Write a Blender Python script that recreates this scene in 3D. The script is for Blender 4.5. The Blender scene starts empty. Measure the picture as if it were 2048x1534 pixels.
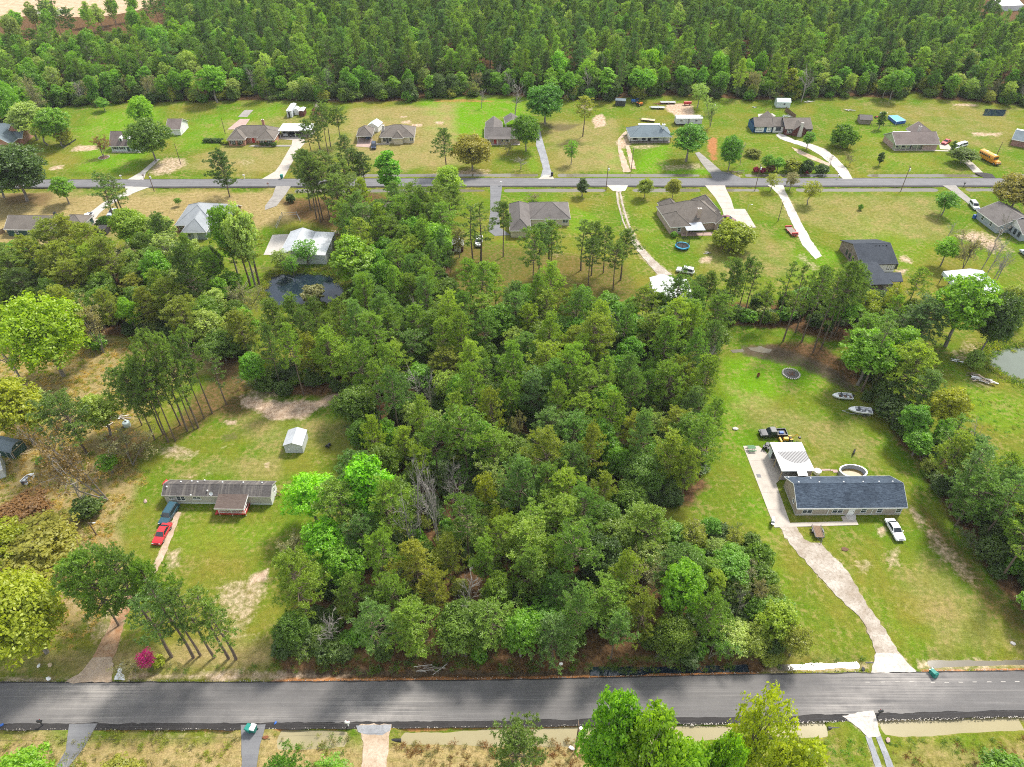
import bpy, bmesh, math, random
import numpy as np
from mathutils import Matrix, Vector, noise as mnoise
rnd = random.Random(7)
rs = np.random.RandomState(11)
scene = bpy.context.scene
col = scene.collection
R = math.radians

# ------------------------------------------------------------------ camera
F_PX, PITCH, CAM_H = 1400.0, R(40.6), 105.0
cam = bpy.data.cameras.new('camera'); cam.sensor_fit = 'HORIZONTAL'; cam.sensor_width = 36.0
cam.lens = 36.0 * F_PX / 2048.0; cam.clip_start = 1.0; cam.clip_end = 8000.0
cam_ob = bpy.data.objects.new('camera', cam); col.objects.link(cam_ob)
cam_ob.location = (0, 0, CAM_H); cam_ob.rotation_euler = (math.pi / 2 - PITCH, 0, 0)
scene.camera = cam_ob

# ------------------------------------------------------------------ sky and sun
SUN_EL, SUN_DIR = R(52), (0.64, 0.77)          # the sun stands behind the houses, to the right
sun_az = math.atan2(SUN_DIR[0], SUN_DIR[1])
w = bpy.data.worlds.new('World'); scene.world = w; w.use_nodes = True
nt = w.node_tree; nt.nodes.clear()
def wn(t, **k):
    n = nt.nodes.new(t)
    for a, b in k.items(): setattr(n, a, b)
    return n
sky = wn('ShaderNodeTexSky', sky_type='NISHITA', sun_disc=False, sun_elevation=SUN_EL, sun_rotation=sun_az, air_density=1.0, dust_density=1.6, ozone_density=1.0)
bg = wn('ShaderNodeBackground'); bg.inputs['Strength'].default_value = 0.115
tcw = wn('ShaderNodeTexCoord'); mpw = wn('ShaderNodeMapping'); mpw.inputs['Scale'].default_value = (1, 1, 2.2)
cl = wn('ShaderNodeTexNoise'); cl.inputs['Scale'].default_value = 2.6; cl.inputs['Detail'].default_value = 6; cl.inputs['Roughness'].default_value = 0.55
crw = wn('ShaderNodeValToRGB'); crw.color_ramp.elements[0].position = 0.40; crw.color_ramp.elements[1].position = 0.58
mxw = wn('ShaderNodeMix', data_type='RGBA'); mxw.inputs[7].default_value = (11.0, 11.3, 11.8, 1)
L = nt.links.new
L(tcw.outputs['Generated'], mpw.inputs['Vector']); L(mpw.outputs[0], cl.inputs['Vector']); L(cl.outputs[0], crw.inputs[0])
L(crw.outputs[0], mxw.inputs[0]); L(sky.outputs[0], mxw.inputs[6]); L(mxw.outputs[2], bg.inputs['Color'])
wo = wn('ShaderNodeOutputWorld'); L(bg.outputs[0], wo.inputs['Surface'])

sun = bpy.data.lights.new('sun', 'SUN'); sun.energy = 4.5; sun.angle = R(10.0); sun.color = (1.0, 0.955, 0.88)
sun_ob = bpy.data.objects.new('sun', sun); col.objects.link(sun_ob)
sd = Vector((SUN_DIR[0] * math.cos(SUN_EL), SUN_DIR[1] * math.cos(SUN_EL), math.sin(SUN_EL)))
sun_ob.rotation_euler = sd.to_track_quat('Z', 'Y').to_euler(); sun_ob.location = (0, 0, 300)

vs = scene.view_settings; vs.view_transform = 'Standard'; vs.look = 'None'; vs.exposure = 0.46; vs.gamma = 1.0; vs.use_curve_mapping = False
scene.render.engine = 'CYCLES'
scene.cycles.max_bounces = 4; scene.cycles.diffuse_bounces = 3; scene.cycles.glossy_bounces = 2
scene.cycles.transmission_bounces = 3; scene.cycles.transparent_max_bounces = 6; scene.cycles.volume_bounces = 0
scene.cycles.caustics_reflective = False; scene.cycles.caustics_refractive = False
scene.cycles.filter_width = 1.05; scene.cycles.use_denoising = False; scene.cycles.use_adaptive_sampling = True; scene.cycles.adaptive_threshold = 0.01

# ------------------------------------------------------------------ measured pixel -> place on the ground
SP, CP = math.sin(PITCH), math.cos(PITCH)
def P(x, y, z=0.0):
    u = (x - 1024) / F_PX; v = (y - 767) / F_PX
    t = (CAM_H - z) / (SP + v * CP)
    return (u * t, (CP - v * SP) * t)
def Q(X, Y, Z=0.0):
    zz = Z - CAM_H; cz = Y * CP - zz * SP
    return (1024 + F_PX * X / cz, 767 + F_PX * (-Y * SP - zz * CP) / cz)
def height_of(bx, by, ty):
    X, Y = P(bx, by); lo, hi = 0.0, 60.0
    for _ in range(30):
        m = (lo + hi) / 2
        if Q(X, Y, m)[1] > ty: lo = m
        else: hi = m
    return lo
def ppm(x, y):
    v = (y - 767) / F_PX
    return F_PX / (CAM_H / (SP + v * CP))

# ------------------------------------------------------------------ mesh helpers
def tag(o, label=None, cat=None, group=None, kind=None):
    if label: o['label'] = label
    if cat: o['category'] = cat
    if group: o['group'] = group
    if kind: o['kind'] = kind
    return o
def empty(name, loc, rz=0.0, label=None, cat=None, group=None):
    o = bpy.data.objects.new(name, None); col.objects.link(o)
    o.location = (loc[0], loc[1], loc[2] if len(loc) > 2 else 0.0); o.rotation_euler = (0, 0, rz); o.empty_display_size = 0.3
    return tag(o, label, cat, group)
def link(name, me, parent=None):
    o = bpy.data.objects.new(name, me); col.objects.link(o)
    if parent: o.parent = parent
    return o
class MB:
    def __init__(s): s.v = []; s.f = []; s.M = None
    def add(s, vs_, fs):
        b = len(s.v)
        if s.M is not None: vs_ = [s.M @ Vector(p) for p in vs_]
        s.v += [tuple(p) for p in vs_]; s.f += [tuple(i + b for i in f) for f in fs]; return s
    def box(s, x0, x1, y0, y1, z0, z1):
        return s.add([(x0,y0,z0),(x1,y0,z0),(x1,y1,z0),(x0,y1,z0),(x0,y0,z1),(x1,y0,z1),(x1,y1,z1),(x0,y1,z1)],
                     [(0,3,2,1),(4,5,6,7),(0,1,5,4),(1,2,6,5),(2,3,7,6),(3,0,4,7)])
    def cbox(s, x, y, z, sx, sy, sz): return s.box(x-sx/2, x+sx/2, y-sy/2, y+sy/2, z-sz/2, z+sz/2)
    def frustum(s, b, z0, t, z1):   # b,t = (x0,x1,y0,y1)
        return s.add([(b[0],b[2],z0),(b[1],b[2],z0),(b[1],b[3],z0),(b[0],b[3],z0),(t[0],t[2],z1),(t[1],t[2],z1),(t[1],t[3],z1),(t[0],t[3],z1)],
                     [(0,3,2,1),(4,5,6,7),(0,1,5,4),(1,2,6,5),(2,3,7,6),(3,0,4,7)])
    def tube(s, p, q, r0, r1=None, n=6, cap=True):
        r1 = r0 if r1 is None else r1
        p, q = Vector(p), Vector(q); d = (q - p)
        if d.length < 1e-6: return s
        d.normalize(); a = d.orthogonal().normalized(); b = d.cross(a)
        vs_ = []
        for c, r in ((p, r0), (q, r1)):
            for i in range(n):
                t = 2 * math.pi * i / n; vs_.append(c + a * (r * math.cos(t)) + b * (r * math.sin(t)))
        fs = [(i, (i + 1) % n, n + (i + 1) % n, n + i) for i in range(n)]
        if cap: fs += [tuple(range(n - 1, -1, -1)), tuple(range(n, 2 * n))]
        return s.add(vs_, fs)
    def prism(s, pts, z0, z1):
        n = len(pts)
        return s.add([(x, y, z0) for x, y in pts] + [(x, y, z1) for x, y in pts],
                     [tuple(range(n - 1, -1, -1)), tuple(range(n, 2 * n))] + [(i, (i + 1) % n, n + (i + 1) % n, n + i) for i in range(n)])
    def side(s, prof, y0, y1):      # profile in x,z swept along y
        n = len(prof)
        return s.add([(x, y0, z) for x, z in prof] + [(x, y1, z) for x, z in prof],
                     [tuple(range(n)), tuple(range(2 * n - 1, n - 1, -1))] + [((i + 1) % n, i, n + i, n + (i + 1) % n) for i in range(n)])
    def lathe(s, prof, n=12, c=(0, 0)):
        vs_ = []; fs = []; m = len(prof)
        for i in range(n):
            t = 2 * math.pi * i / n
            for r, z in prof: vs_.append((c[0] + r * math.cos(t), c[1] + r * math.sin(t), z))
        for i in range(n):
            for j in range(m - 1):
                fs.append((i * m + j, ((i + 1) % n) * m + j, ((i + 1) % n) * m + j + 1, i * m + j + 1))
        return s.add(vs_, fs)
    def mesh(s, name):
        me = bpy.data.meshes.new(name); me.from_pydata(s.v, [], s.f); me.update(); return me
    def build(s, name, mat, parent=None, bevel=0.0, smooth=False):
        me = s.mesh(name)
        if mat: me.materials.append(mat)
        if bevel:
            bm = bmesh.new(); bm.from_mesh(me); bmesh.ops.remove_doubles(bm, verts=bm.verts, dist=1e-4)
            bmesh.ops.recalc_face_normals(bm, faces=bm.faces)
            bmesh.ops.bevel(bm, geom=list(bm.edges), offset=bevel, segments=2, affect='EDGES', clamp_overlap=True)
            bm.to_mesh(me); bm.free()
        if smooth:
            for p in me.polygons: p.use_smooth = True
        return link(name, me, parent)
def copy_tree(o, parent=None, loc=None, rz=None, label=None):
    c = o.copy(); col.objects.link(c); c.parent = parent
    if loc is not None: c.location = (loc[0], loc[1], loc[2] if len(loc) > 2 else 0)
    if rz is not None: c.rotation_euler = (0, 0, rz)
    if label: c['label'] = label
    for ch in o.children: copy_tree(ch, c)
    return c

# ------------------------------------------------------------------ materials
class NB:
    def __init__(s, name):
        s.m = bpy.data.materials.new(name); s.m.use_nodes = True; s.t = s.m.node_tree; s.t.nodes.clear()
        s.out = s.n('ShaderNodeOutputMaterial')
    def n(s, t, **k):
        nd = s.t.nodes.new(t)
        for a, b in k.items():
            if a.startswith('i_'):
                key = a[2:]; key = int(key) if key.isdigit() else key.replace('_', ' ')
                nd.inputs[key].default_value = b
            else: setattr(nd, a, b)
        return nd
    def l(s, a, b): s.t.links.new(a, b)
    def val(s, x, sock):
        if hasattr(x, 'is_output'): s.l(x, sock)
        else: sock.default_value = x
    def math(s, op, a, b=0.0, c=None, clamp=False):
        n = s.n('ShaderNodeMath', operation=op, use_clamp=clamp); s.val(a, n.inputs[0]); s.val(b, n.inputs[1])
        if c is not None: s.val(c, n.inputs[2])
        return n.outputs[0]
    def mix(s, fac, a, b, blend='MIX'):
        n = s.n('ShaderNodeMix', data_type='RGBA', blend_type=blend); s.val(fac, n.inputs[0])
        for x, i in ((a, 6), (b, 7)):
            if isinstance(x, tuple): x = (x + (1,))[:4]
            s.val(x, n.inputs[i])
        return n.outputs[2]
    def noise(s, vec, scale, detail=3, rough=0.55, dist=0.0):
        n = s.n('ShaderNodeTexNoise'); n.inputs['Scale'].default_value = scale; n.inputs['Detail'].default_value = detail
        n.inputs['Roughness'].default_value = rough; n.inputs['Distortion'].default_value = dist
        if vec is not None: s.l(vec, n.inputs['Vector'])
        return n.outputs[0]
    def ramp(s, fac, lo, hi):
        n = s.n('ShaderNodeMapRange', clamp=True); s.val(fac, n.inputs[0]); n.inputs[1].default_value = lo; n.inputs[2].default_value = hi
        return n.outputs[0]
    def attr(s, name, typ='GEOMETRY'):
        n = s.n('ShaderNodeAttribute', attribute_name=name, attribute_type=typ); return n
    def pos(s): return s.n('ShaderNodeNewGeometry').outputs['Position']
    def obj(s): return s.n('ShaderNodeTexCoord').outputs['Object']
    def mapping(s, vec, scale=(1, 1, 1), rot=(0, 0, 0)):
        n = s.n('ShaderNodeMapping'); n.inputs['Scale'].default_value = scale; n.inputs['Rotation'].default_value = rot; s.l(vec, n.inputs['Vector']); return n.outputs[0]
    def bsdf(s, color, rough=0.8, metal=0.0, spec=0.5, bump=None, bdist=0.02, bstr=0.5, **kw):
        b = s.n('ShaderNodeBsdfPrincipled')
        if isinstance(color, tuple): color = (color + (1,))[:4]
        s.val(color, b.inputs['Base Color']); s.val(rough, b.inputs['Roughness']); s.val(metal, b.inputs['Metallic']); s.val(spec, b.inputs['Specular IOR Level'])
        for k, x in kw.items(): s.val(x, b.inputs[k.replace('_', ' ')])
        if bump is not None:
            n = s.n('ShaderNodeBump'); n.inputs['Strength'].default_value = bstr; n.inputs['Distance'].default_value = bdist
            s.l(bump, n.inputs['Height']); s.l(n.outputs[0], b.inputs['Normal'])
        s.l(b.outputs[0], s.out.inputs['Surface']); return b
M = {}
def plain(name, c, rough=0.7, var=0.18, scale=3.0, metal=0.0, spec=0.4, c2=None, bump=0.15, coords='obj', stretch=(1, 1, 1), dirt=0.25):
    b = NB(name); v = b.obj() if coords == 'obj' else b.pos()
    v = b.mapping(v, stretch)
    n1 = b.noise(v, scale, 4, 0.6); n2 = b.noise(v, scale * 9, 2, 0.6)
    lo = tuple(x * (1 - var) for x in c); hi = c2 if c2 else tuple(min(1, x * (1 + var)) for x in c)
    cc = b.mix(b.ramp(b.math('ADD', b.math('MULTIPLY', n1, 0.65), b.math('MULTIPLY', n2, 0.35)), 0.35, 0.65), lo, hi)
    if dirt:
        d = b.ramp(b.noise(b.obj(), 0.7, 5, 0.65), 0.52, 0.75)
        cc = b.mix(b.math('MULTIPLY', d, dirt), cc, tuple(x * 0.55 + 0.015 for x in c))
    b.bsdf(cc, rough, metal, spec, bump=n2 if bump else None, bstr=bump, bdist=0.01)
    M[name] = b.m; return b.m
def shingle(name, c, c2, streak=0.0):
    b = NB(name); o = b.obj()
    n1 = b.noise(b.mapping(o, (0.75, 2.6, 2.6)), 1.7, 3, 0.75); n2 = b.noise(o, 0.35, 5, 0.6); n3 = b.noise(b.mapping(o, (1.2, 5, 5)), 2.2, 2)
    t = b.ramp(b.math('ADD', b.math('MULTIPLY', n1, 0.6), b.math('MULTIPLY', n3, 0.4)), 0.36, 0.64)
    cc = b.mix(t, c, c2)
    cc = b.mix(b.math('MULTIPLY', b.ramp(n2, 0.45, 0.7), 0.45), cc, tuple(x * 0.62 for x in c))
    if streak:
        s = b.noise(b.mapping(o, (1.4, 0.12, 0.12)), 1.5, 3, 0.6); cc = b.mix(b.math('MULTIPLY', b.ramp(s, 0.5, 0.75), streak), cc, (0.30, 0.27, 0.23))
    b.bsdf(cc, 0.9, 0, 0.2, bump=n1, bstr=0.5, bdist=0.03); M[name] = b.m; return b.m
def brick_mat(name, c, c2, mortar=(0.55, 0.5, 0.44)):
    b = NB(name); o = b.obj()
    sep = b.n('ShaderNodeSeparateXYZ'); b.l(o, sep.inputs[0])
    cmb = b.n('ShaderNodeCombineXYZ'); b.l(b.math('ADD', sep.outputs[0], sep.outputs[1]), cmb.inputs[0]); b.l(sep.outputs[2], cmb.inputs[1])
    t = b.n('ShaderNodeTexBrick'); b.l(cmb.outputs[0], t.inputs['Vector'])
    t.inputs['Color1'].default_value = c + (1,); t.inputs['Color2'].default_value = c2 + (1,); t.inputs['Mortar'].default_value = mortar + (1,)
    t.inputs['Scale'].default_value = 1.0; t.inputs['Brick Width'].default_value = 0.24; t.inputs['Row Height'].default_value = 0.08; t.inputs['Mortar Size'].default_value = 0.008
    n = b.noise(o, 1.2, 4); cc = b.mix(b.math('MULTIPLY', b.ramp(n, 0.4, 0.7), 0.4), t.outputs['Color'], tuple(x * 0.6 for x in c))
    b.bsdf(cc, 0.9, 0, 0.2, bump=t.outputs['Fac'], bstr=-0.3, bdist=0.01); M[name] = b.m; return b.m
def siding(name, c, row=0.2):
    b = NB(name); o = b.obj(); sep = b.n('ShaderNodeSeparateXYZ'); b.l(o, sep.inputs[0])
    saw = b.math('FRACT', b.math('DIVIDE', sep.outputs[2], row))
    n = b.noise(o, 0.8, 5, 0.6); cc = b.mix(b.ramp(n, 0.35, 0.7), tuple(x * 0.86 for x in c), c)
    b.bsdf(cc, 0.65, 0, 0.4, bump=saw, bstr=0.5, bdist=0.02); M[name] = b.m; return b.m
def metal_sheet(name, c, axis=0, rib=0.3, rough=0.45, stain=None):
    b = NB(name); o = b.obj(); sep = b.n('ShaderNodeSeparateXYZ'); b.l(o, sep.inputs[0])
    t = b.math('FRACT', b.math('DIVIDE', sep.outputs[axis], rib)); ribm = b.ramp(b.math('ABSOLUTE', b.math('SUBTRACT', t, 0.5)), 0.36, 0.46)
    n = b.noise(o, 0.4, 5, 0.65); cc = b.mix(b.ramp(n, 0.42, 0.72), c, tuple(x * 0.78 for x in c))
    if stain:
        d = b.noise(b.mapping(o, (0.5, 2, 1)), 0.7, 4); cc = b.mix(b.math('MULTIPLY', b.ramp(d, 0.55, 0.7), 0.5), cc, stain)
    b.bsdf(cc, rough, 0.0, 0.4, bump=ribm, bstr=0.8, bdist=0.03); M[name] = b.m; return b.m
def glossy(name, c, rough=0.25, spec=0.6, coat=0.0, metal=0.0):
    b = NB(name); n = b.noise(b.obj(), 5, 3); cc = b.mix(n, tuple(x * 0.9 for x in c), tuple(min(1, x * 1.08) for x in c))
    rr = b.math('ADD', b.math('MULTIPLY', b.noise(b.obj(), 2.3, 4), 0.2), rough - 0.05)
    b.bsdf(cc, rr, metal, spec, Coat_Weight=coat, Coat_Roughness=0.12); M[name] = b.m; return b.m
plain('white_trim', (0.78, 0.78, 0.76), 0.6, 0.06); plain('white_paint', (0.80, 0.80, 0.78), 0.6, 0.05)
plain('dark_metal', (0.06, 0.06, 0.065), 0.5, 0.3, metal=0.3); plain('galv', (0.42, 0.44, 0.45), 0.45, 0.12, metal=0.4)
plain('rubber', (0.025, 0.025, 0.027), 0.85, 0.2); plain('wood', (0.20, 0.13, 0.08), 0.85, 0.35, 2.0, stretch=(1, 6, 6)); plain('grey_wood', (0.26, 0.22, 0.18), 0.9, 0.3, 2.0, stretch=(1, 6, 6))
plain('pole_wood', (0.16, 0.11, 0.075), 0.9, 0.3, 2.0); plain('red_paint', (0.45, 0.035, 0.03), 0.5, 0.15); plain('orange_paint', (0.70, 0.20, 0.02), 0.45, 0.12); plain('yellow_paint', (0.75, 0.42, 0.03), 0.45, 0.12)
plain('blue_paint', (0.03, 0.12, 0.36), 0.5, 0.15); plain('teal_plastic', (0.015, 0.20, 0.16), 0.5, 0.12); plain('green_paint', (0.05, 0.16, 0.05), 0.6, 0.2); plain('dark_green', (0.035, 0.075, 0.065), 0.7, 0.15)
plain('rust', (0.22, 0.08, 0.035), 0.9, 0.35); plain('ash', (0.09, 0.085, 0.08), 0.95, 0.4); plain('pale_stone', (0.50, 0.47, 0.43), 0.9, 0.25); plain('tan_wood', (0.52, 0.40, 0.26), 0.8, 0.2)
plain('black_plastic', (0.02, 0.02, 0.022), 0.45, 0.2); plain('blue_plastic', (0.02, 0.10, 0.38), 0.4, 0.1); plain('grey_plastic', (0.22, 0.23, 0.24), 0.55, 0.15); plain('pale_plastic', (0.66, 0.68, 0.68), 0.45, 0.15)
plain('brown_rust', (0.13, 0.07, 0.04), 0.9, 0.4)
glossy('window_glass', (0.035, 0.05, 0.06), 0.12, 0.6); glossy('car_glass', (0.02, 0.028, 0.034), 0.08, 0.6); glossy('lamp_glass', (0.65, 0.66, 0.66), 0.15); glossy('tail_red', (0.35, 0.01, 0.01), 0.2); glossy('chrome', (0.55, 0.56, 0.58), 0.2, 0.5, 0, 0.8)
for nm, c in (('paint_white', (0.80, 0.81, 0.82)), ('paint_red', (0.55, 0.02, 0.025)), ('paint_teal', (0.015, 0.07, 0.10)), ('paint_black', (0.016, 0.017, 0.02)), ('paint_blue', (0.05, 0.11, 0.22)), ('paint_silver', (0.42, 0.46, 0.52)), ('paint_darkblue', (0.012, 0.02, 0.05)), ('paint_bus', (0.80, 0.33, 0.02)), ('paint_maroon', (0.16, 0.02, 0.03))):
    glossy(nm, c, 0.28, 0.5, 0.5)
shingle('roof_navy', (0.022, 0.032, 0.050), (0.095, 0.125, 0.165)); shingle('roof_charcoal', (0.035, 0.042, 0.055), (0.06, 0.068, 0.08)); shingle('roof_grey', (0.115, 0.102, 0.095), (0.18, 0.162, 0.15)); shingle('roof_brown', (0.145, 0.115, 0.105), (0.20, 0.165, 0.15))
shingle('roof_porch', (0.085, 0.062, 0.052), (0.14, 0.108, 0.092)); shingle('roof_old', (0.07, 0.062, 0.06), (0.13, 0.118, 0.112), 0.55); shingle('roof_taupe', (0.135, 0.115, 0.098), (0.195, 0.17, 0.145)); shingle('roof_bluegrey', (0.13, 0.165, 0.185), (0.19, 0.23, 0.25)); shingle('roof_palegrey', (0.24, 0.26, 0.275), (0.33, 0.345, 0.36)); shingle('roof_pale_tan', (0.33, 0.28, 0.25), (0.40, 0.35, 0.31))
brick_mat('brick_orange', (0.42, 0.17, 0.09), (0.34, 0.12, 0.07)); brick_mat('brick_red', (0.25, 0.08, 0.06), (0.20, 0.06, 0.05)); brick_mat('brick_tan', (0.46, 0.34, 0.27), (0.40, 0.28, 0.22)); brick_mat('brick_dark', (0.13, 0.085, 0.07), (0.18, 0.11, 0.09)); brick_mat('brick_pink', (0.36, 0.21, 0.18), (0.46, 0.32, 0.28))
siding('siding_beige', (0.42, 0.36, 0.30)); siding('siding_white', (0.78, 0.78, 0.76)); siding('siding_greige', (0.56, 0.53, 0.485)); siding('siding_darkgreen', (0.025, 0.075, 0.065)); siding('siding_sage', (0.42, 0.48, 0.32)); siding('siding_cream', (0.62, 0.56, 0.42)); siding('siding_greyblue', (0.36, 0.41, 0.45)); siding('siding_tan', (0.42, 0.29, 0.18)); siding('siding_blue', (0.02, 0.10, 0.22)); siding('siding_darkred', (0.12, 0.035, 0.03)); siding('siding_palegreen', (0.6, 0.68, 0.66))
metal_sheet('metal_white', (0.74, 0.75, 0.76), 0); metal_sheet('metal_white_y', (0.74, 0.75, 0.76), 1); metal_sheet('metal_galv', (0.44, 0.46, 0.485), 0); metal_sheet('metal_galv_y', (0.46, 0.48, 0.505), 1); metal_sheet('metal_grey', (0.33, 0.36, 0.40), 0); metal_sheet('metal_wall', (0.60, 0.63, 0.65), 0); metal_sheet('metal_palegreen', (0.58, 0.68, 0.68), 0)
# ------------------------------------------------------------------ ground
_lat = rs.rand(256, 256)
def vnoise(x, y, sc):
    x = x * sc + 1000.3; y = y * sc + 1000.7; xi = np.floor(x).astype(int); yi = np.floor(y).astype(int)
    fx = x - xi; fy = y - yi; fx = fx * fx * (3 - 2 * fx); fy = fy * fy * (3 - 2 * fy)
    g = lambda a, b: _lat[a % 256, b % 256]
    return (g(xi, yi) * (1 - fx) + g(xi + 1, yi) * fx) * (1 - fy) + (g(xi, yi + 1) * (1 - fx) + g(xi + 1, yi + 1) * fx) * fy
def fnoise(x, y, sc): return (vnoise(x, y, sc) * 0.5 + vnoise(x, y, sc * 2.1) * 0.3 + vnoise(x, y, sc * 4.3) * 0.2) * 2 - 1
def wpoly(px): return np.array([P(x, y) for x, y in px])
def sdist(X, Y, poly):
    n = len(poly); d2 = np.full(X.shape, 1e12); ins = np.zeros(X.shape, bool)
    for i in range(n):
        ax, ay = poly[i]; bx, by = poly[(i + 1) % n]; ex, ey = bx - ax, by - ay
        t = np.clip(((X - ax) * ex + (Y - ay) * ey) / (ex * ex + ey * ey + 1e-9), 0, 1)
        d2 = np.minimum(d2, (X - ax - t * ex) ** 2 + (Y - ay - t * ey) ** 2)
        c = ((ay > Y) != (by > Y)) & (X < (bx - ax) * (Y - ay) / ((by - ay) if abs(by - ay) > 1e-9 else 1e-9) + ax)
        ins ^= c
    d = np.sqrt(d2); d[ins] *= -1; return d
def sstep(t): t = np.clip(t, 0, 1); return t * t * (3 - 2 * t)

WOOD = {
 'central': [(560,1322),(800,1326),(1100,1322),(1400,1318),(1575,1312),(1570,1265),(1505,1190),(1440,1135),(1390,1095),(1300,1075),(1262,1035),(1320,1010),(1390,1000),(1415,975),(1400,900),(1402,800),(1420,720),(1440,680),(1330,640),(1180,635),(1000,620),(860,615),(745,640),(705,700),(610,718),(525,760),(500,780),(590,792),(700,786),(716,900),(730,1000),(690,1085),(640,1155),(595,1250)],
 'thicket': [(1330,1085),(1420,1070),(1490,1090),(1525,1165),(1568,1240),(1585,1312),(1450,1316),(1420,1220),(1380,1140)],
 'left': [(-60,560),(120,545),(330,520),(430,560),(480,600),(510,660),(500,720),(440,725),(330,672),(160,668),(100,640),(-60,630)],
 'right': [(1690,690),(1740,770),(1800,880),(1880,990),(1925,1075),(1985,1175),(2080,1255),(2300,1330),(2300,1000),(2080,1035),(1960,975),(1860,880),(1800,790),(1760,730)],
 'pinebank': [(1440,650),(1560,655),(1700,690),(1790,690),(1850,640),(1790,600),(1700,612),(1560,600),(1440,610)],
 'mid': [(690,480),(730,455),(800,470),(880,470),(905,540),(860,615),(700,610),(720,560)],
}
FOREST_FRONT = [(-500,330),(-150,300),(0,250),(60,235),(120,212),(250,204),(430,201),(560,200),(700,205),(800,202),(900,189),(1000,190),(1100,197),(1200,200),(1290,192),(1400,190),(1470,198),(1530,200),(1600,196),(1700,193),(1780,196),(1830,182),(1870,198),(1960,204),(2048,210),(2200,225),(2600,260)]
forest_poly = [P(x, y) for x, y in FOREST_FRONT] + [(520, 760), (-560, 760)]
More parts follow.
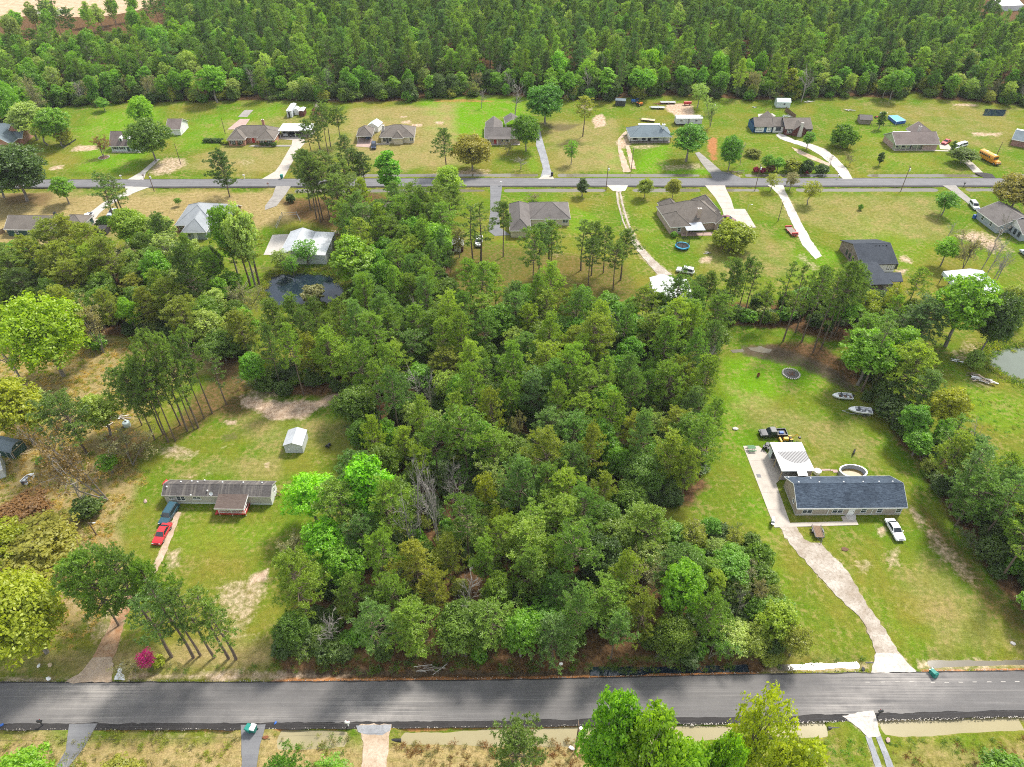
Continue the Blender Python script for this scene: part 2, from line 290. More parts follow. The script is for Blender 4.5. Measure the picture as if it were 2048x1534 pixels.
ZONES = {
 'dirt': [([(480,792),(560,800),(640,798),(690,782),(690,800),(640,815),(610,836),(540,840),(480,812)],1.2,1), ([(500,770),(560,775),(560,800),(490,800)],1.5,.6),
   ([(305,895),(350,885),(395,900),(390,912),(330,915)],1.5,.7), ([(420,1165),(470,1150),(540,1160),(545,1190),(520,1220),(500,1250),(470,1255),(430,1210)],3.0,.62), ([(500,1145),(535,1138),(530,1165),(500,1170)],.8,1),
   ([(345,950),(420,935),(440,950),(400,965),(345,965)],2,.45), ([(450,840),(475,838),(475,850),(452,850)],.6,.8), ([(525,927),(540,925),(540,934),(526,934)],.4,.8),
   ([(330,1105),(365,1090),(360,1130),(330,1150)],1.2,.6), ([(435,895),(470,885),(475,895),(440,900)],1.,.5), ([(400,1250),(520,1245),(540,1290),(420,1290)],2.5,.45),
   ([(155,291),(200,290),(195,302),(140,302)],1.5,.9), ([(100,333),(125,328),(128,338),(100,342)],1.5,.9), ([(300,330),(330,316),(372,316),(376,328),(340,346),(300,346)],2.5,.75),
   ([(1180,236),(1205,228),(1212,250),(1190,256)],1.5,1), ([(1160,205),(1185,210),(1185,225),(1160,215)],1.5,.6), ([(1262,290),(1300,285),(1330,292),(1290,300),(1262,300)],2,.6), ([(1325,330),(1400,326),(1410,338),(1330,342)],2.5,.55),
   ([(1340,205),(1385,207),(1392,232),(1352,234),(1330,215)],1.5,.95), ([(1230,285),(1262,262),(1262,290),(1240,300)],2,.9), ([(1945,264),(2005,266),(2000,272),(1950,272)],1.5,.9), ([(1905,206),(1960,207),(1955,213),(1905,212)],1.5,.8), ([(1750,200),(1870,205),(1865,210),(1760,207)],1,.35),
   ([(1905,470),(1950,462),(2005,490),(1990,505),(1960,490),(1930,480)],1.5,.85), ([(1930,450),(2000,470),(2030,505),(1990,500),(1940,475)],2.5,.55), ([(1800,510),(1830,518),(1825,527),(1800,522)],1,.8), ([(1790,540),(1815,538),(1812,548),(1793,548)],1,.8),
   ([(1820,1005),(1850,1040),(1840,1062),(1818,1030)],1,.75), ([(1850,1035),(1900,1090),(1960,1170),(1940,1180),(1880,1110),(1845,1060)],2.5,.55), ([(1770,1100),(1800,1090),(1800,1130),(1775,1135)],1.2,.6), ([(1750,1050),(1775,1055),(1770,1075),(1758,1070)],.6,.8), ([(1705,1120),(1745,1110),(1750,1140),(1715,1150)],1.5,.6),
   ([(1840,330),(1900,325),(1890,345),(1850,345)],2,.2), ([(1575,355),(1590,350),(1592,362),(1580,364)],1,.4), ([(800,405),(840,398),(845,412),(815,418)],1.5,.7), ([(855,345),(940,340),(990,345),(985,352),(860,352)],1.5,.7), ([(930,335),(990,338),(985,347),(940,347)],1.5,.5),
   ([(800,242),(822,240),(822,247),(803,247)],.8,.9), ([(800,232),(815,231),(815,235),(800,235)],.6,.9), ([(820,248),(845,247),(842,254),(822,254)],1,.9), ([(868,242),(890,243),(886,250),(870,248)],.8,.9), ([(470,320),(510,315),(520,330),(480,335)],2.5,.4),
   ([(1080,500),(1120,498),(1140,510),(1100,520)],2.5,.4), ([(1395,517),(1425,512),(1420,524),(1395,528)],1.2,.8), ([(1500,500),(1560,500),(1550,510),(1500,510)],2,.3), ([(1600,500),(1640,530),(1630,545),(1595,515)],1.5,.5), ([(1470,345),(1490,350),(1475,360)],1,.5),
   ([(130,455),(165,440),(200,450),(190,470),(140,470)],2,.3), ([(40,480),(90,470),(110,490),(60,500)],2,.4), ([(-20,905),(50,895),(60,915),(10,935)],1.5,.55), ([(1930,745),(1990,765),(1985,785),(1930,765)],1.5,.45), ([(1905,690),(1935,715),(1945,735),(1905,722)],1.2,.6), ([(1920,680),(1965,690),(1960,705),(1925,705)],1.5,.5),
   ([(620,1355),(700,1350),(700,1362),(600,1364)],.6,.3), ([(250,1340),(560,1338),(700,1345),(700,1358),(250,1362)],1.0,.75), ([(1520,1330),(1740,1322),(1745,1340),(1520,1346)],.9,.7), ([(-40,1345),(130,1350),(200,1362),(-40,1368)],.8,.6), ([(1830,1320),(2100,1314),(2100,1336),(1830,1340)],.9,.6), ([(160,1462),(470,1462),(480,1475),(160,1478)],1,.45),
   ([(1290,1430),(1500,1424),(1700,1430),(1700,1442),(1290,1450)],.5,.6), ([(1740,1436),(2100,1424),(2100,1440),(1740,1450)],.5,.6), ([(100,1200),(180,1160),(210,1200),(150,1260),(110,1240)],3,.35), ([(165,1230),(230,1215),(240,1260),(190,1290)],1.5,.5)],
 'clay': [([(540,1354),(800,1354),(1200,1350),(1500,1340),(1520,1348),(1500,1356),(1200,1364),(800,1372),(540,1370)],.5,1), ([(200,1452),(470,1452),(480,1462),(200,1462)],.4,.5), ([(540,1452),(700,1451),(700,1458),(540,1460)],.4,.7), ([(780,1452),(1150,1448),(1150,1456),(780,1460)],.4,.7), ([(1840,1338),(2100,1334),(2100,1342),(1840,1346)],.3,.8), ([(860,196),(940,198),(990,200),(988,205),(870,205)],1,.5), ([(1415,275),(1432,275),(1436,320),(1420,322)],1.5,.8), ([(245,1195),(262,1195),(235,1250),(215,1250)],.8,.9)],
 'litter': [([(545,1316),(1000,1320),(1500,1314),(1540,1330),(1500,1350),(1000,1358),(560,1362)],.8,1), ([(885,490),(960,478),(1090,500),(1250,520),(1300,600),(1240,640),(1000,640),(880,600)],4,.55), ([(1050,560),(1130,540),(1180,600),(1060,640)],4,.5), ([(560,400),(740,385),(800,400),(810,470),(690,470),(580,430)],4,.75), ([(430,725),(480,720),(520,770),(500,830),(420,840),(390,870),(350,890),(300,880)],3,.7), ([(200,830),(330,860),(310,920),(230,960),(190,920)],3,.7),
   ([(1500,690),(1640,680),(1740,760),(1700,775),(1600,720),(1490,710)],1.5,.8), ([(20,385),(110,380),(90,412),(0,415)],3,.6), ([(1200,860),(1290,850),(1290,900),(1210,900)],2,.4), ([(1840,1010),(1900,1060),(2000,1200),(2080,1260),(2080,1300),(1960,1210),(1860,1090)],2,.6), ([(1380,460),(1520,460),(1500,500),(1400,500)],2.5,.2), ([(100,1120),(260,1150),(260,1300),(60,1300)],5,.35)],
 'dry': [([(-80,680),(160,680),(330,672),(330,760),(250,900),(300,960),(230,1060),(230,1200),(100,1300),(-80,1300)],3,.85), ([(-80,1462),(700,1470),(1160,1482),(1160,1560),(1160,1750),(-200,1750)],2,.75), ([(780,1482),(1180,1480),(1160,1700),(760,1700)],1,.95), ([(1770,1490),(2100,1480),(2200,1750),(1800,1750)],2.5,.45), ([(330,672),(480,720),(470,740),(330,760)],2,.7), ([(30,1290),(540,1290),(560,1340),(0,1345)],3,.7), ([(1520,1290),(1660,1300),(1740,1330),(1500,1345)],2,.35),
   ([(1430,760),(1560,800),(1700,850),(1640,900),(1500,840)],5,.4), ([(1560,820),(1720,850),(1780,930),(1640,920)],5,.4), ([(1840,1080),(1960,1200),(2060,1300),(1880,1330),(1800,1150)],4,.35), ([(440,240),(700,230),(800,290),(560,345),(440,300)],6,.35), ([(-40,383),(560,382),(600,430),(480,470),(160,480),(-40,500)],5,.85), ([(690,215),(910,205),(930,330),(760,345),(700,300)],5,.55), ([(1080,240),(1230,240),(1260,345),(1110,345)],5,.5), ([(1500,395),(1880,385),(1900,480),(1700,470),(1560,440)],6,.4), ([(350,940),(560,900),(560,950),(350,960)],4,.5), ([(460,820),(700,830),(700,900),(480,890)],5,.35), ([(1700,205),(2048,215),(2048,300),(1900,290)],6,.3), ([(440,290),(590,300),(560,345),(330,345)],5,.5), ([(1380,470),(1560,470),(1620,560),(1400,560)],6,.35)],
 'lush': [([(1450,720),(1560,700),(1640,720),(1690,770),(1580,800),(1470,850),(1430,830)],4,.9), ([(1435,850),(1490,840),(1560,1060),(1590,1200),(1640,1320),(1580,1290),(1500,1060)],3,.55), ([(840,200),(1050,195),(1060,240),(960,300),(850,260)],4,1), ([(205,220),(330,215),(320,300),(260,345),(140,345),(150,270)],6,.8), ([(330,250),(480,220),(560,210),(560,230),(430,290),(360,300)],6,.6), ([(1290,300),(1340,290),(1340,345),(1270,345)],3,.9), ([(1195,280),(1240,300),(1245,345),(1200,345)],4,.9), ([(1340,335),(1420,335),(1425,350),(1330,350)],2,.9), ([(1040,300),(1080,290),(1080,345),(1060,345)],2,.6),
   ([(1600,480),(1690,510),(1640,540)],3,.9), ([(1720,430),(1800,450),(1880,500),(1800,560),(1700,480)],6,.5), ([(1000,395),(1120,390),(1160,420),(1030,430)],4,.5), ([(1140,410),(1200,430),(1190,470),(1130,470)],3,.7), ([(1330,470),(1480,480),(1470,500),(1340,500)],3,.4), ([(370,1035),(540,1040),(560,1100),(440,1120),(350,1080)],4,.5), ([(640,800),(700,800),(700,860),(620,860)],3,.5), ([(1880,720),(1960,760),(2048,800),(2048,880),(1930,830)],4,.6), ([(1640,1080),(1790,1200),(1900,1310),(1830,1320),(1700,1200)],3,.35), ([(1500,1300),(1620,1290),(1740,1320),(1600,1325)],3,.35), ([(1370,240),(1600,260),(1650,300),(1480,330)],7,.3), ([(1780,240),(1880,290),(1860,345),(1720,340),(1700,260)],6,.4), ([(930,490),(1000,480),(1040,490),(1000,520)],3,.7),
   ([(1560,480),(1620,500),(1650,560),(1560,580)],5,.5), ([(1330,400),(1270,400),(1270,480),(1320,520)],5,.5)],
 'mud': [([(1480,690),(1560,690),(1640,720),(1700,760),(1730,790),(1700,785),(1600,735),(1480,712)],1,.75), ([(1970,217),(2015,219),(2010,234),(1965,232)],1,.9), ([(545,1336),(900,1336),(1300,1334),(1500,1332),(1500,1346),(1300,1350),(545,1352)],.6,.7), ([(435,868),(475,862),(478,880),(445,886)],.8,.5), ([(560,380),(800,378),(800,392),(560,392)],1.5,.4), ([(1175,245),(1140,262),(1110,262),(1080,250)],2,.6), ([(520,530),(700,535),(705,545),(520,545)],1,.5)],
}
for _p in ([(1556,1052),(1592,1053),(1608,1078),(1642,1088),(1684,1130),(1700,1152),(1734,1209),(1768,1257),(1802,1312),(1833,1343),(1744,1345),(1751,1300),(1724,1237),(1673,1192),(1621,1134),(1580,1088)], [(1752,1305),(1798,1308),(1832,1344),(1742,1346)], [(245,1190),(268,1190),(250,1245),(236,1290),(225,1330),(222,1362),(140,1364),(160,1350),(180,1325),(205,1280),(225,1240)], [(185,1315),(228,1315),(224,1364),(128,1366),(160,1348)], [(352,1022),(362,1024),(350,1060),(330,1110),(310,1150),(300,1150),(318,1105),(335,1065)], [(718,1449),(782,1448),(778,1480),(772,1540),(770,1620),(722,1620),(724,1540),(726,1485)], [(712,1451),(782,1449),(780,1462),(765,1470),(735,1470),(716,1464)], [(1684,1432),(1745,1420),(1752,1438),(1762,1470),(1754,1476),(1736,1474),(1712,1452)], [(1730,1472),(1742,1472),(1752,1500),(1766,1540),(1780,1600),(1764,1600),(1752,1540),(1742,1505)], [(1750,1472),(1762,1472),(1774,1500),(1790,1540),(1806,1600),(1792,1600),(1776,1540),(1764,1505)], [(1225,371),(1250,371),(1243,385),(1252,410),(1262,445),(1275,475),(1300,510),(1330,535),(1350,550),(1312,552),(1300,535),(1275,508),(1258,470),(1246,430),(1236,395)], [(1535,370),(1566,370),(1572,385),(1585,410),(1605,450),(1622,480),(1644,512),(1630,518),(1605,490),(1588,455),(1572,420),(1558,390),(1545,378)], [(1685,358),(1706,358),(1694,338),(1672,315),(1650,298),(1620,287),(1590,280),(1560,266),(1552,270),(1560,278),(1590,288),(1615,296),(1640,310),(1662,328),(1676,345)], [(1582,294),(1600,300),(1630,314),(1662,328),(1658,332),(1625,320),(1595,306)], [(1246,344),(1262,344),(1252,320),(1243,298),(1240,280),(1256,265),(1250,262),(1236,278),(1236,298),(1240,320)], [(1262,338),(1272,338),(1264,310),(1258,290),(1250,290),(1256,312)], [(1213,371),(1256,371),(1250,382),(1226,382)]): ZONES['dirt'].append((_p, 1.0, .62))
# roads, in world metres
NR = [P(-700, 1375), P(0, 1366), P(500, 1366), P(1024, 1361), P(1500, 1350), P(2048, 1343), P(2750, 1334)]      # far edge of the near road
SR = [P(-700, 1456), P(0, 1447), P(500, 1446), P(1024, 1441), P(1500, 1433), P(2048, 1420), P(2750, 1408)]      # its near edge
def lerp_line(line, x):
    for a, b in zip(line, line[1:]):
        if x <= b[0] or b is line[-1]:
            t = (x - a[0]) / (b[0] - a[0]); return a[1] + (b[1] - a[1]) * t
def line_np(line, X): return np.interp(X, [p[0] for p in line], [p[1] for p in line])
FRN = [P(-900, 360), P(0, 360), P(1024, 356.5), P(2048, 357), P(2900, 357)]; FRS = [P(-900, 374), P(0, 374), P(1024, 371.5), P(2048, 371), P(2900, 371)]
# ditches: polyline, half width, depth, list of filled crossings (pixel x ranges on that line)
DITCH = [
 ([P(-700,1356),P(0,1350),P(300,1347),P(700,1346),P(1300,1340),P(1700,1328),P(2048,1322),P(2750,1314)], 1.5, 0.55, [(120,262),(1738,1850)]),
 ([P(-700,1484),P(0,1478),P(600,1477),P(1000,1474),P(1500,1462),P(1900,1448),P(2750,1430)], 2.1, 0.6, [(60,190),(468,545),(708,785),(1672,1760)]),
 ([P(-900,350),P(0,350),P(1024,349),P(2048,350),P(2900,350)], 1.6, 0.5, [(250,300),(520,590),(1080,1112),(1405,1485),(1680,1730),(1960,2020)]),
 ([P(-900,382),P(0,381),P(1024,379.5),P(2048,378),P(2900,378)], 1.7, 0.5, [(245,300),(530,585),(975,1005),(1215,1262),(1405,1450),(1525,1590),(1880,1930)]),
]
POND_L = [(532,548),(560,541),(600,539),(640,541),(672,547),(690,560),(697,578),(690,600),(650,612),(600,616),(560,618),(530,608),(520,590),(524,565)]
POND_R = [(2200,690),(2100,686),(2048,690),(2020,686),(1996,690),(1974,694),(1962,703),(1961,714),(1968,728),(1980,737),(1994,744),(2008,755),(2030,762),(2060,776),(2120,790),(2200,810)]
def ramp_axis(segs):
    a = [segs[0][0]]
    for s0, s1, d in segs:
        n = max(1, int(round((s1 - s0) / d))); a += [s0 + (s1 - s0) * (i + 1) / n for i in range(n)]
    return np.array(a)
ys = ramp_axis([(-3000,-400,500),(-400,0,100),(0,36,6),(36,64,.42),(64,120,.9),(120,219,1.3),(219,242,.7),(242,330,1.5),(330,540,4),(540,900,40),(900,4000,600)])
xs = ramp_axis([(-3500,-700,700),(-700,-360,60),(-360,-190,3),(-190,-100,1.5),(-100,100,.95),(100,190,1.5),(190,360,3),(360,700,60),(700,3500,700)])
GX, GY = np.meshgrid(xs, ys); gx = GX.ravel(); gy = GY.ravel()
gz = np.zeros_like(gx)
near = (np.abs(gx) < 360) & (gy > 20) & (gy < 540)
gz[near] += 0.05 * fnoise(gx[near], gy[near], 0.12) - 0.03
for line, hw, dep, gaps in DITCH:
    dl = np.abs(gy - line_np(line, gx)); m = dl < hw * 1.6
    prof = np.clip(1.0 - (dl[m] + .22 * fnoise(gx[m], gy[m], .8)) / (1.3 * hw), 0, 1) ** .8
    k = np.ones(m.sum())
    for a, b in gaps:
        yc = Q(0, line_np(line, np.array([0.]))[0])[1]
        def wx(px): return [ (px - 1024) / F_PX * (CAM_H / (SP + (yc - 767) / F_PX * CP)) ][0]
        k *= sstep((np.abs(gx[m] - (wx(a) + wx(b)) / 2) - (wx(b) - wx(a)) / 2) / 1.2)
    gz[m] -= prof * dep * k * (0.74 + 0.52 * vnoise(gx[m], gy[m] * .1, 0.11))
for pp in (POND_L, POND_R):
    d = sdist(gx[near], gy[near], wpoly(pp)); gz[near] -= 1.1 * sstep(-(d - 0.8) / 3.0)
# flat under the roads
m = near & (gy > line_np(SR, gx) - .8) & (gy < line_np(NR, gx) + .5); gz[m] = -0.03
m = near & (gy > line_np(FRS, gx) - .5) & (gy < line_np(FRN, gx) + .5); gz[m] = -0.03
zw = {}
nX, nY = gx[near], gy[near]
for kname, zl in ZONES.items():
    acc = np.zeros(nX.shape)
    for px, soft, st in zl:
        poly = wpoly(px); mr = soft * 3 + 3
        bb = (nX > poly[:,0].min() - mr) & (nX < poly[:,0].max() + mr) & (nY > poly[:,1].min() - mr) & (nY < poly[:,1].max() + mr)
        if not bb.any(): continue
        d = sdist(nX[bb], nY[bb], poly) + fnoise(nX[bb], nY[bb], 0.5 / (soft + .6)) * soft * 0.9
        acc[bb] = np.maximum(acc[bb], st * sstep(0.5 - d / (2 * soft)))
    zw[kname] = acc
wood_w = np.zeros(nX.shape)
for px in WOOD.values():
    d = sdist(nX, nY, wpoly(px)) + fnoise(nX, nY, 0.2) * 2; wood_w = np.maximum(wood_w, sstep(0.5 - d / 4))
d = sdist(nX, nY, np.array(forest_poly)); wood_w = np.maximum(wood_w, sstep(0.5 - d / 5))
zw['litter'] = np.maximum(zw['litter'], wood_w)
ny_, nx_ = len(ys), len(xs)
idx = np.arange(ny_ * nx_).reshape(ny_, nx_)
faces = np.stack([idx[:-1, :-1], idx[:-1, 1:], idx[1:, 1:], idx[1:, :-1]], -1).reshape(-1, 4)
gme = bpy.data.meshes.new('ground'); gme.vertices.add(len(gx)); gme.vertices.foreach_set('co', np.stack([gx, gy, gz], -1).ravel().astype(np.float32))
gme.loops.add(faces.size); gme.loops.foreach_set('vertex_index', faces.ravel().astype(np.int32))
gme.polygons.add(len(faces)); gme.polygons.foreach_set('loop_start', (np.arange(len(faces)) * 4).astype(np.int32)); gme.polygons.foreach_set('use_smooth', np.ones(len(faces), bool))
gme.update(calc_edges=True)
for kname, acc in zw.items():
    full = np.zeros(len(gx), np.float32); full[near] = acc
    if kname == 'litter': full[~near & (gy > 500)] = 1
    at = gme.attributes.new(kname, 'FLOAT', 'POINT'); at.data.foreach_set('value', full)

b = NB('ground_cover'); p = b.pos()
n_big = b.noise(p, 0.022, 5, 0.6); n_mid = b.noise(p, 0.16, 5, 0.62); n_sm = b.noise(p, 1.1, 4, 0.65); n_fine = b.noise(p, 5.0, 3, 0.7)
streak = b.noise(b.mapping(p, (0.35, 1.6, 1), (0, 0, R(14))), 0.9, 4, 0.65)
n_pat = b.noise(p, 0.07, 6, 0.65, 0.6)
t = b.ramp(b.math('ADD', b.math('MULTIPLY', n_big, 0.35), b.math('ADD', b.math('MULTIPLY', n_mid, 0.25), b.math('MULTIPLY', n_pat, 0.40))), 0.41, 0.55)
GR1, GR2 = (0.182, 0.170, 0.025), (0.082, 0.168, 0.006)
c = b.mix(t, GR1, GR2)
def A(nm, amp=0.5, lo=0.3, hi=0.75, nz=None):
    a = b.attr(nm).outputs['Fac']; z = nz if nz is not None else n_sm
    return b.ramp(b.math('ADD', a, b.math('MULTIPLY', b.math('SUBTRACT', z, 0.5), amp)), lo, hi)
c = b.mix(b.math('MULTIPLY', A('lush', 0.6, .2, .95, n_mid), 0.9), c, (0.115, 0.265, 0.005))
c = b.mix(A('dry', 0.8, .12, .75, n_mid), c, b.mix(b.ramp(n_sm, .3, .7), (0.25, 0.185, 0.066), (0.37, 0.285, 0.14)))
c = b.mix(b.math('MULTIPLY', b.ramp(b.math('ADD', b.math('MULTIPLY', n_mid, .5), b.math('MULTIPLY', n_sm, .5)), .515, .59), 0.55), c, (0.27, 0.195, 0.080))
c = b.mix(b.math('MULTIPLY', b.ramp(streak, .48, .66), 0.34), c, (0.095, 0.120, 0.010))
vo = b.n('ShaderNodeTexVoronoi'); vo.inputs['Scale'].default_value = 0.021; b.l(p, vo.inputs['Vector'])
sp3 = b.n('ShaderNodeSeparateXYZ'); b.l(p, sp3.inputs[0]); sc3 = b.n('ShaderNodeSeparateColor'); b.l(vo.outputs['Color'], sc3.inputs[0])
ang = b.math('MULTIPLY', sc3.outputs[0], 3.1); wv = b.math('ADD', b.math('MULTIPLY', sp3.outputs[0], b.math('COSINE', ang)), b.math('MULTIPLY', sp3.outputs[1], b.math('SINE', ang)))
mow = b.math('SINE', b.math('ADD', b.math('MULTIPLY', wv, 3.6), b.math('MULTIPLY', n_pat, 9.0)))
c = b.mix(b.math('MULTIPLY', b.ramp(mow, -.2, .9), b.math('MULTIPLY', b.ramp(n_mid, .35, .65), 0.22)), c, (0.30, 0.25, 0.07))
c = b.mix(A('litter', 0.6, .25, .8), c, b.mix(b.ramp(n_sm, .35, .65), (0.075, 0.042, 0.020), (0.165, 0.095, 0.045)))
c = b.mix(A('mud', 0.6, .3, .8), c, b.mix(n_sm, (0.055, 0.042, 0.030), (0.12, 0.095, 0.06)))
c = b.mix(A('clay', 0.7, .3, .65), c, b.mix(n_sm, (0.30, 0.115, 0.035), (0.40, 0.20, 0.085)))
c = b.mix(A('dirt', 0.85, .3, .85), c, b.mix(b.ramp(n_sm, .3, .7), (0.36, 0.235, 0.145), (0.54, 0.42, 0.31)))
c = b.mix(1.0, c, b.mix(b.ramp(n_fine, .28, .72), (0.60, 0.60, 0.60), (1.30, 1.30, 1.30)), 'MULTIPLY')
c = b.mix(1.0, c, b.mix(b.ramp(n_sm, .3, .7), (0.80, 0.80, 0.80), (1.16, 1.16, 1.16)), 'MULTIPLY')
b.bsdf(c, 1.0, 0, 0.03, bump=b.math('ADD', n_fine, n_sm), bstr=0.7, bdist=0.10)
gme.materials.append(b.m)
tag(link('ground', gme), kind='structure')

# ------------------------------------------------------------------ sheets laid on the ground
def jagged(pts, step, amp):
    out = []; n = len(pts)
    for i in range(n):
        a = Vector(pts[i]); c_ = Vector(pts[(i + 1) % n]); k = max(1, int((c_ - a).length / step))
        for j in range(k):
            q = a.lerp(c_, j / k)
            if amp: q += Vector((mnoise.noise((q.x * .9, q.y * .9, 3)) + .6 * mnoise.noise((q.x * 3, q.y * 3, 9)), mnoise.noise((q.x * .9, q.y * .9, 7)) + .6 * mnoise.noise((q.x * 3, q.y * 3, 1)))) * amp
            out.append((q.x, q.y))
    return out
def sheet(name, px, mat, z=0.03, amp=0.0, step=0.7, thick=0.12, parent=None, world=False, kind='structure'):
    pts = px if world else [P(x, y) for x, y in px]
    ar = sum(pts[i][0] * pts[(i + 1) % len(pts)][1] - pts[(i + 1) % len(pts)][0] * pts[i][1] for i in range(len(pts)))
    if ar < 0: pts = pts[::-1]
    pts = jagged(pts, step, amp) if amp else list(pts)
    o = MB().prism(pts, z - thick, z).build(name, mat, parent)
    if kind and not parent: tag(o, kind=kind)
    return o
def paved(name, px, mat, z=0.05, gap=0.04, span=4.0, axis=None):
    """concrete laid in slabs: each slab is a child piece"""
    pts = [P(x, y) for x, y in px]; root = empty(name, (*pts[0], 0)); tag(root, kind='structure')
    ax = Vector(P(*axis[1])) - Vector(P(*axis[0])) if axis else Vector(pts[1]) - Vector(pts[0])
    ax.normalize(); o = Vector(pts[0]); ts = [(Vector(p_) - o).dot(ax) for p_ in pts]
    lo, hi = min(ts), max(ts); n = max(1, round((hi - lo) / span))
    me = bpy.data.meshes.new('t')
    for i in range(n):
        bm = bmesh.new(); vs_ = [bm.verts.new((p_[0], p_[1], 0)) for p_ in pts]; bm.faces.new(vs_)
        for t_, sg in ((lo + (hi - lo) * i / n + (gap / 2 if i else 0), -1), (lo + (hi - lo) * (i + 1) / n - (gap / 2 if i < n - 1 else 0), 1)):
            q = o + ax * t_
            bmesh.ops.bisect_plane(bm, geom=bm.verts[:] + bm.edges[:] + bm.faces[:], plane_co=(q.x, q.y, 0), plane_no=(ax.x * sg, ax.y * sg, 0), clear_outer=True)
        if not bm.faces: bm.free(); continue
        bmesh.ops.recalc_face_normals(bm, faces=bm.faces)
        for f in bm.faces:
            if f.normal.z < 0: f.normal_flip()
        r = bmesh.ops.extrude_face_region(bm, geom=bm.faces[:])
        for v_ in r['geom']:
            if isinstance(v_, bmesh.types.BMVert): v_.co.z += 0.15
        bmesh.ops.recalc_face_normals(bm, faces=bm.faces)
        zz = z - .15 + rnd.uniform(-.006, .006)
        for v_ in bm.verts: v_.co.x -= pts[0][0]; v_.co.y -= pts[0][1]; v_.co.z += zz
        m2 = bpy.data.meshes.new('slab'); bm.to_mesh(m2); bm.free(); m2.materials.append(mat); link('slab', m2, root)
    return root

def asphalt(name, c, c2, dust=0.4):
    b = NB(name); p = b.pos()
    st = b.noise(b.mapping(p, (0.035, 1.3, 1), (0, 0, R(-0.6))), 1.0, 5, 0.6); n2 = b.noise(p, 0.35, 5, 0.6); n3 = b.noise(p, 9, 3, 0.7); st2 = b.noise(b.mapping(p, (0.06, 4.5, 1), (0, 0, R(-0.6))), 1.0, 3, 0.6)
    cc = b.mix(b.ramp(b.math('ADD', b.math('MULTIPLY', st, .6), b.math('MULTIPLY', n2, .4)), .38, .62), c, c2)
    cc = b.mix(b.math('MULTIPLY', b.ramp(st2, .58, .74), dust), cc, (0.34, 0.32, 0.30))
    cc = b.mix(b.math('MULTIPLY', b.ramp(b.noise(p, .09, 4), .5, .72), dust * .6), cc, (0.24, 0.22, 0.205))
    du = b.attr('dust').outputs['Fac']; cc = b.mix(b.math('MULTIPLY', du, b.ramp(b.math('ADD', st2, b.math('MULTIPLY', n2, .5)), .55, .95)), cc, (0.36, 0.33, 0.30))
    cc = b.mix(1.0, cc, b.mix(n3, (.74, .74, .74), (1.26, 1.26, 1.26)), 'MULTIPLY')
    b.bsdf(cc, 0.85, 0, 0.3, bump=n3, bstr=0.4, bdist=0.012); M[name] = b.m
asphalt('asphalt', (0.108, 0.102, 0.099), (0.138, 0.131, 0.126), 0.22); asphalt('asphalt_new', (0.020, 0.018, 0.018), (0.04, 0.036, 0.034), 0.12); asphalt('asphalt_far', (0.13, 0.127, 0.132), (0.175, 0.17, 0.172), 0.25); asphalt('asphalt_drive', (0.13, 0.13, 0.138), (0.18, 0.18, 0.185), 0.3)
def loose(name, c, c2, c3):
    b = NB(name); p = b.pos(); n1 = b.noise(p, 0.35, 5, 0.65); n2 = b.noise(p, 2.2, 4, 0.7); n3 = b.noise(p, 10, 2, 0.7)
    cc = b.mix(b.ramp(n1, .36, .64), c, c2); cc = b.mix(b.math('MULTIPLY', b.ramp(n2, .48, .7), .7), cc, c3)
    cc = b.mix(1.0, cc, b.mix(n3, (.75, .75, .75), (1.22, 1.22, 1.22)), 'MULTIPLY')
    b.bsdf(cc, 0.95, 0, 0.2, bump=b.math('ADD', n2, n3), bstr=0.8, bdist=0.06); M[name] = b.m
loose('gravel', (0.30, 0.245, 0.19), (0.48, 0.43, 0.37), (0.20, 0.16, 0.11)); loose('white_gravel', (0.46, 0.42, 0.37), (0.58, 0.54, 0.49), (0.34, 0.29, 0.24)); loose('grey_gravel', (0.24, 0.245, 0.26), (0.33, 0.335, 0.345), (0.18, 0.18, 0.18)); loose('red_dirt', (0.30, 0.15, 0.07), (0.48, 0.34, 0.22), (0.22, 0.13, 0.07)); loose('pale_sand', (0.38, 0.28, 0.19), (0.52, 0.41, 0.31), (0.29, 0.20, 0.13)); loose('stones', (0.42, 0.38, 0.33), (0.55, 0.51, 0.46), (0.22, 0.19, 0.15))
loose('quarry_sand', (0.42, 0.27, 0.16), (0.55, 0.42, 0.29), (0.34, 0.17, 0.09))
plain('concrete', (0.43, 0.38, 0.325), 0.9, 0.14, 0.5, coords='pos'); plain('old_concrete', (0.27, 0.25, 0.225), 0.9, 0.2, 0.5, coords='pos'); plain('white_concrete', (0.42, 0.39, 0.35), 0.9, 0.10, 0.5, coords='pos'); plain('pink_slab', (0.38, 0.27, 0.23), 0.9, 0.12, 0.5, coords='pos')

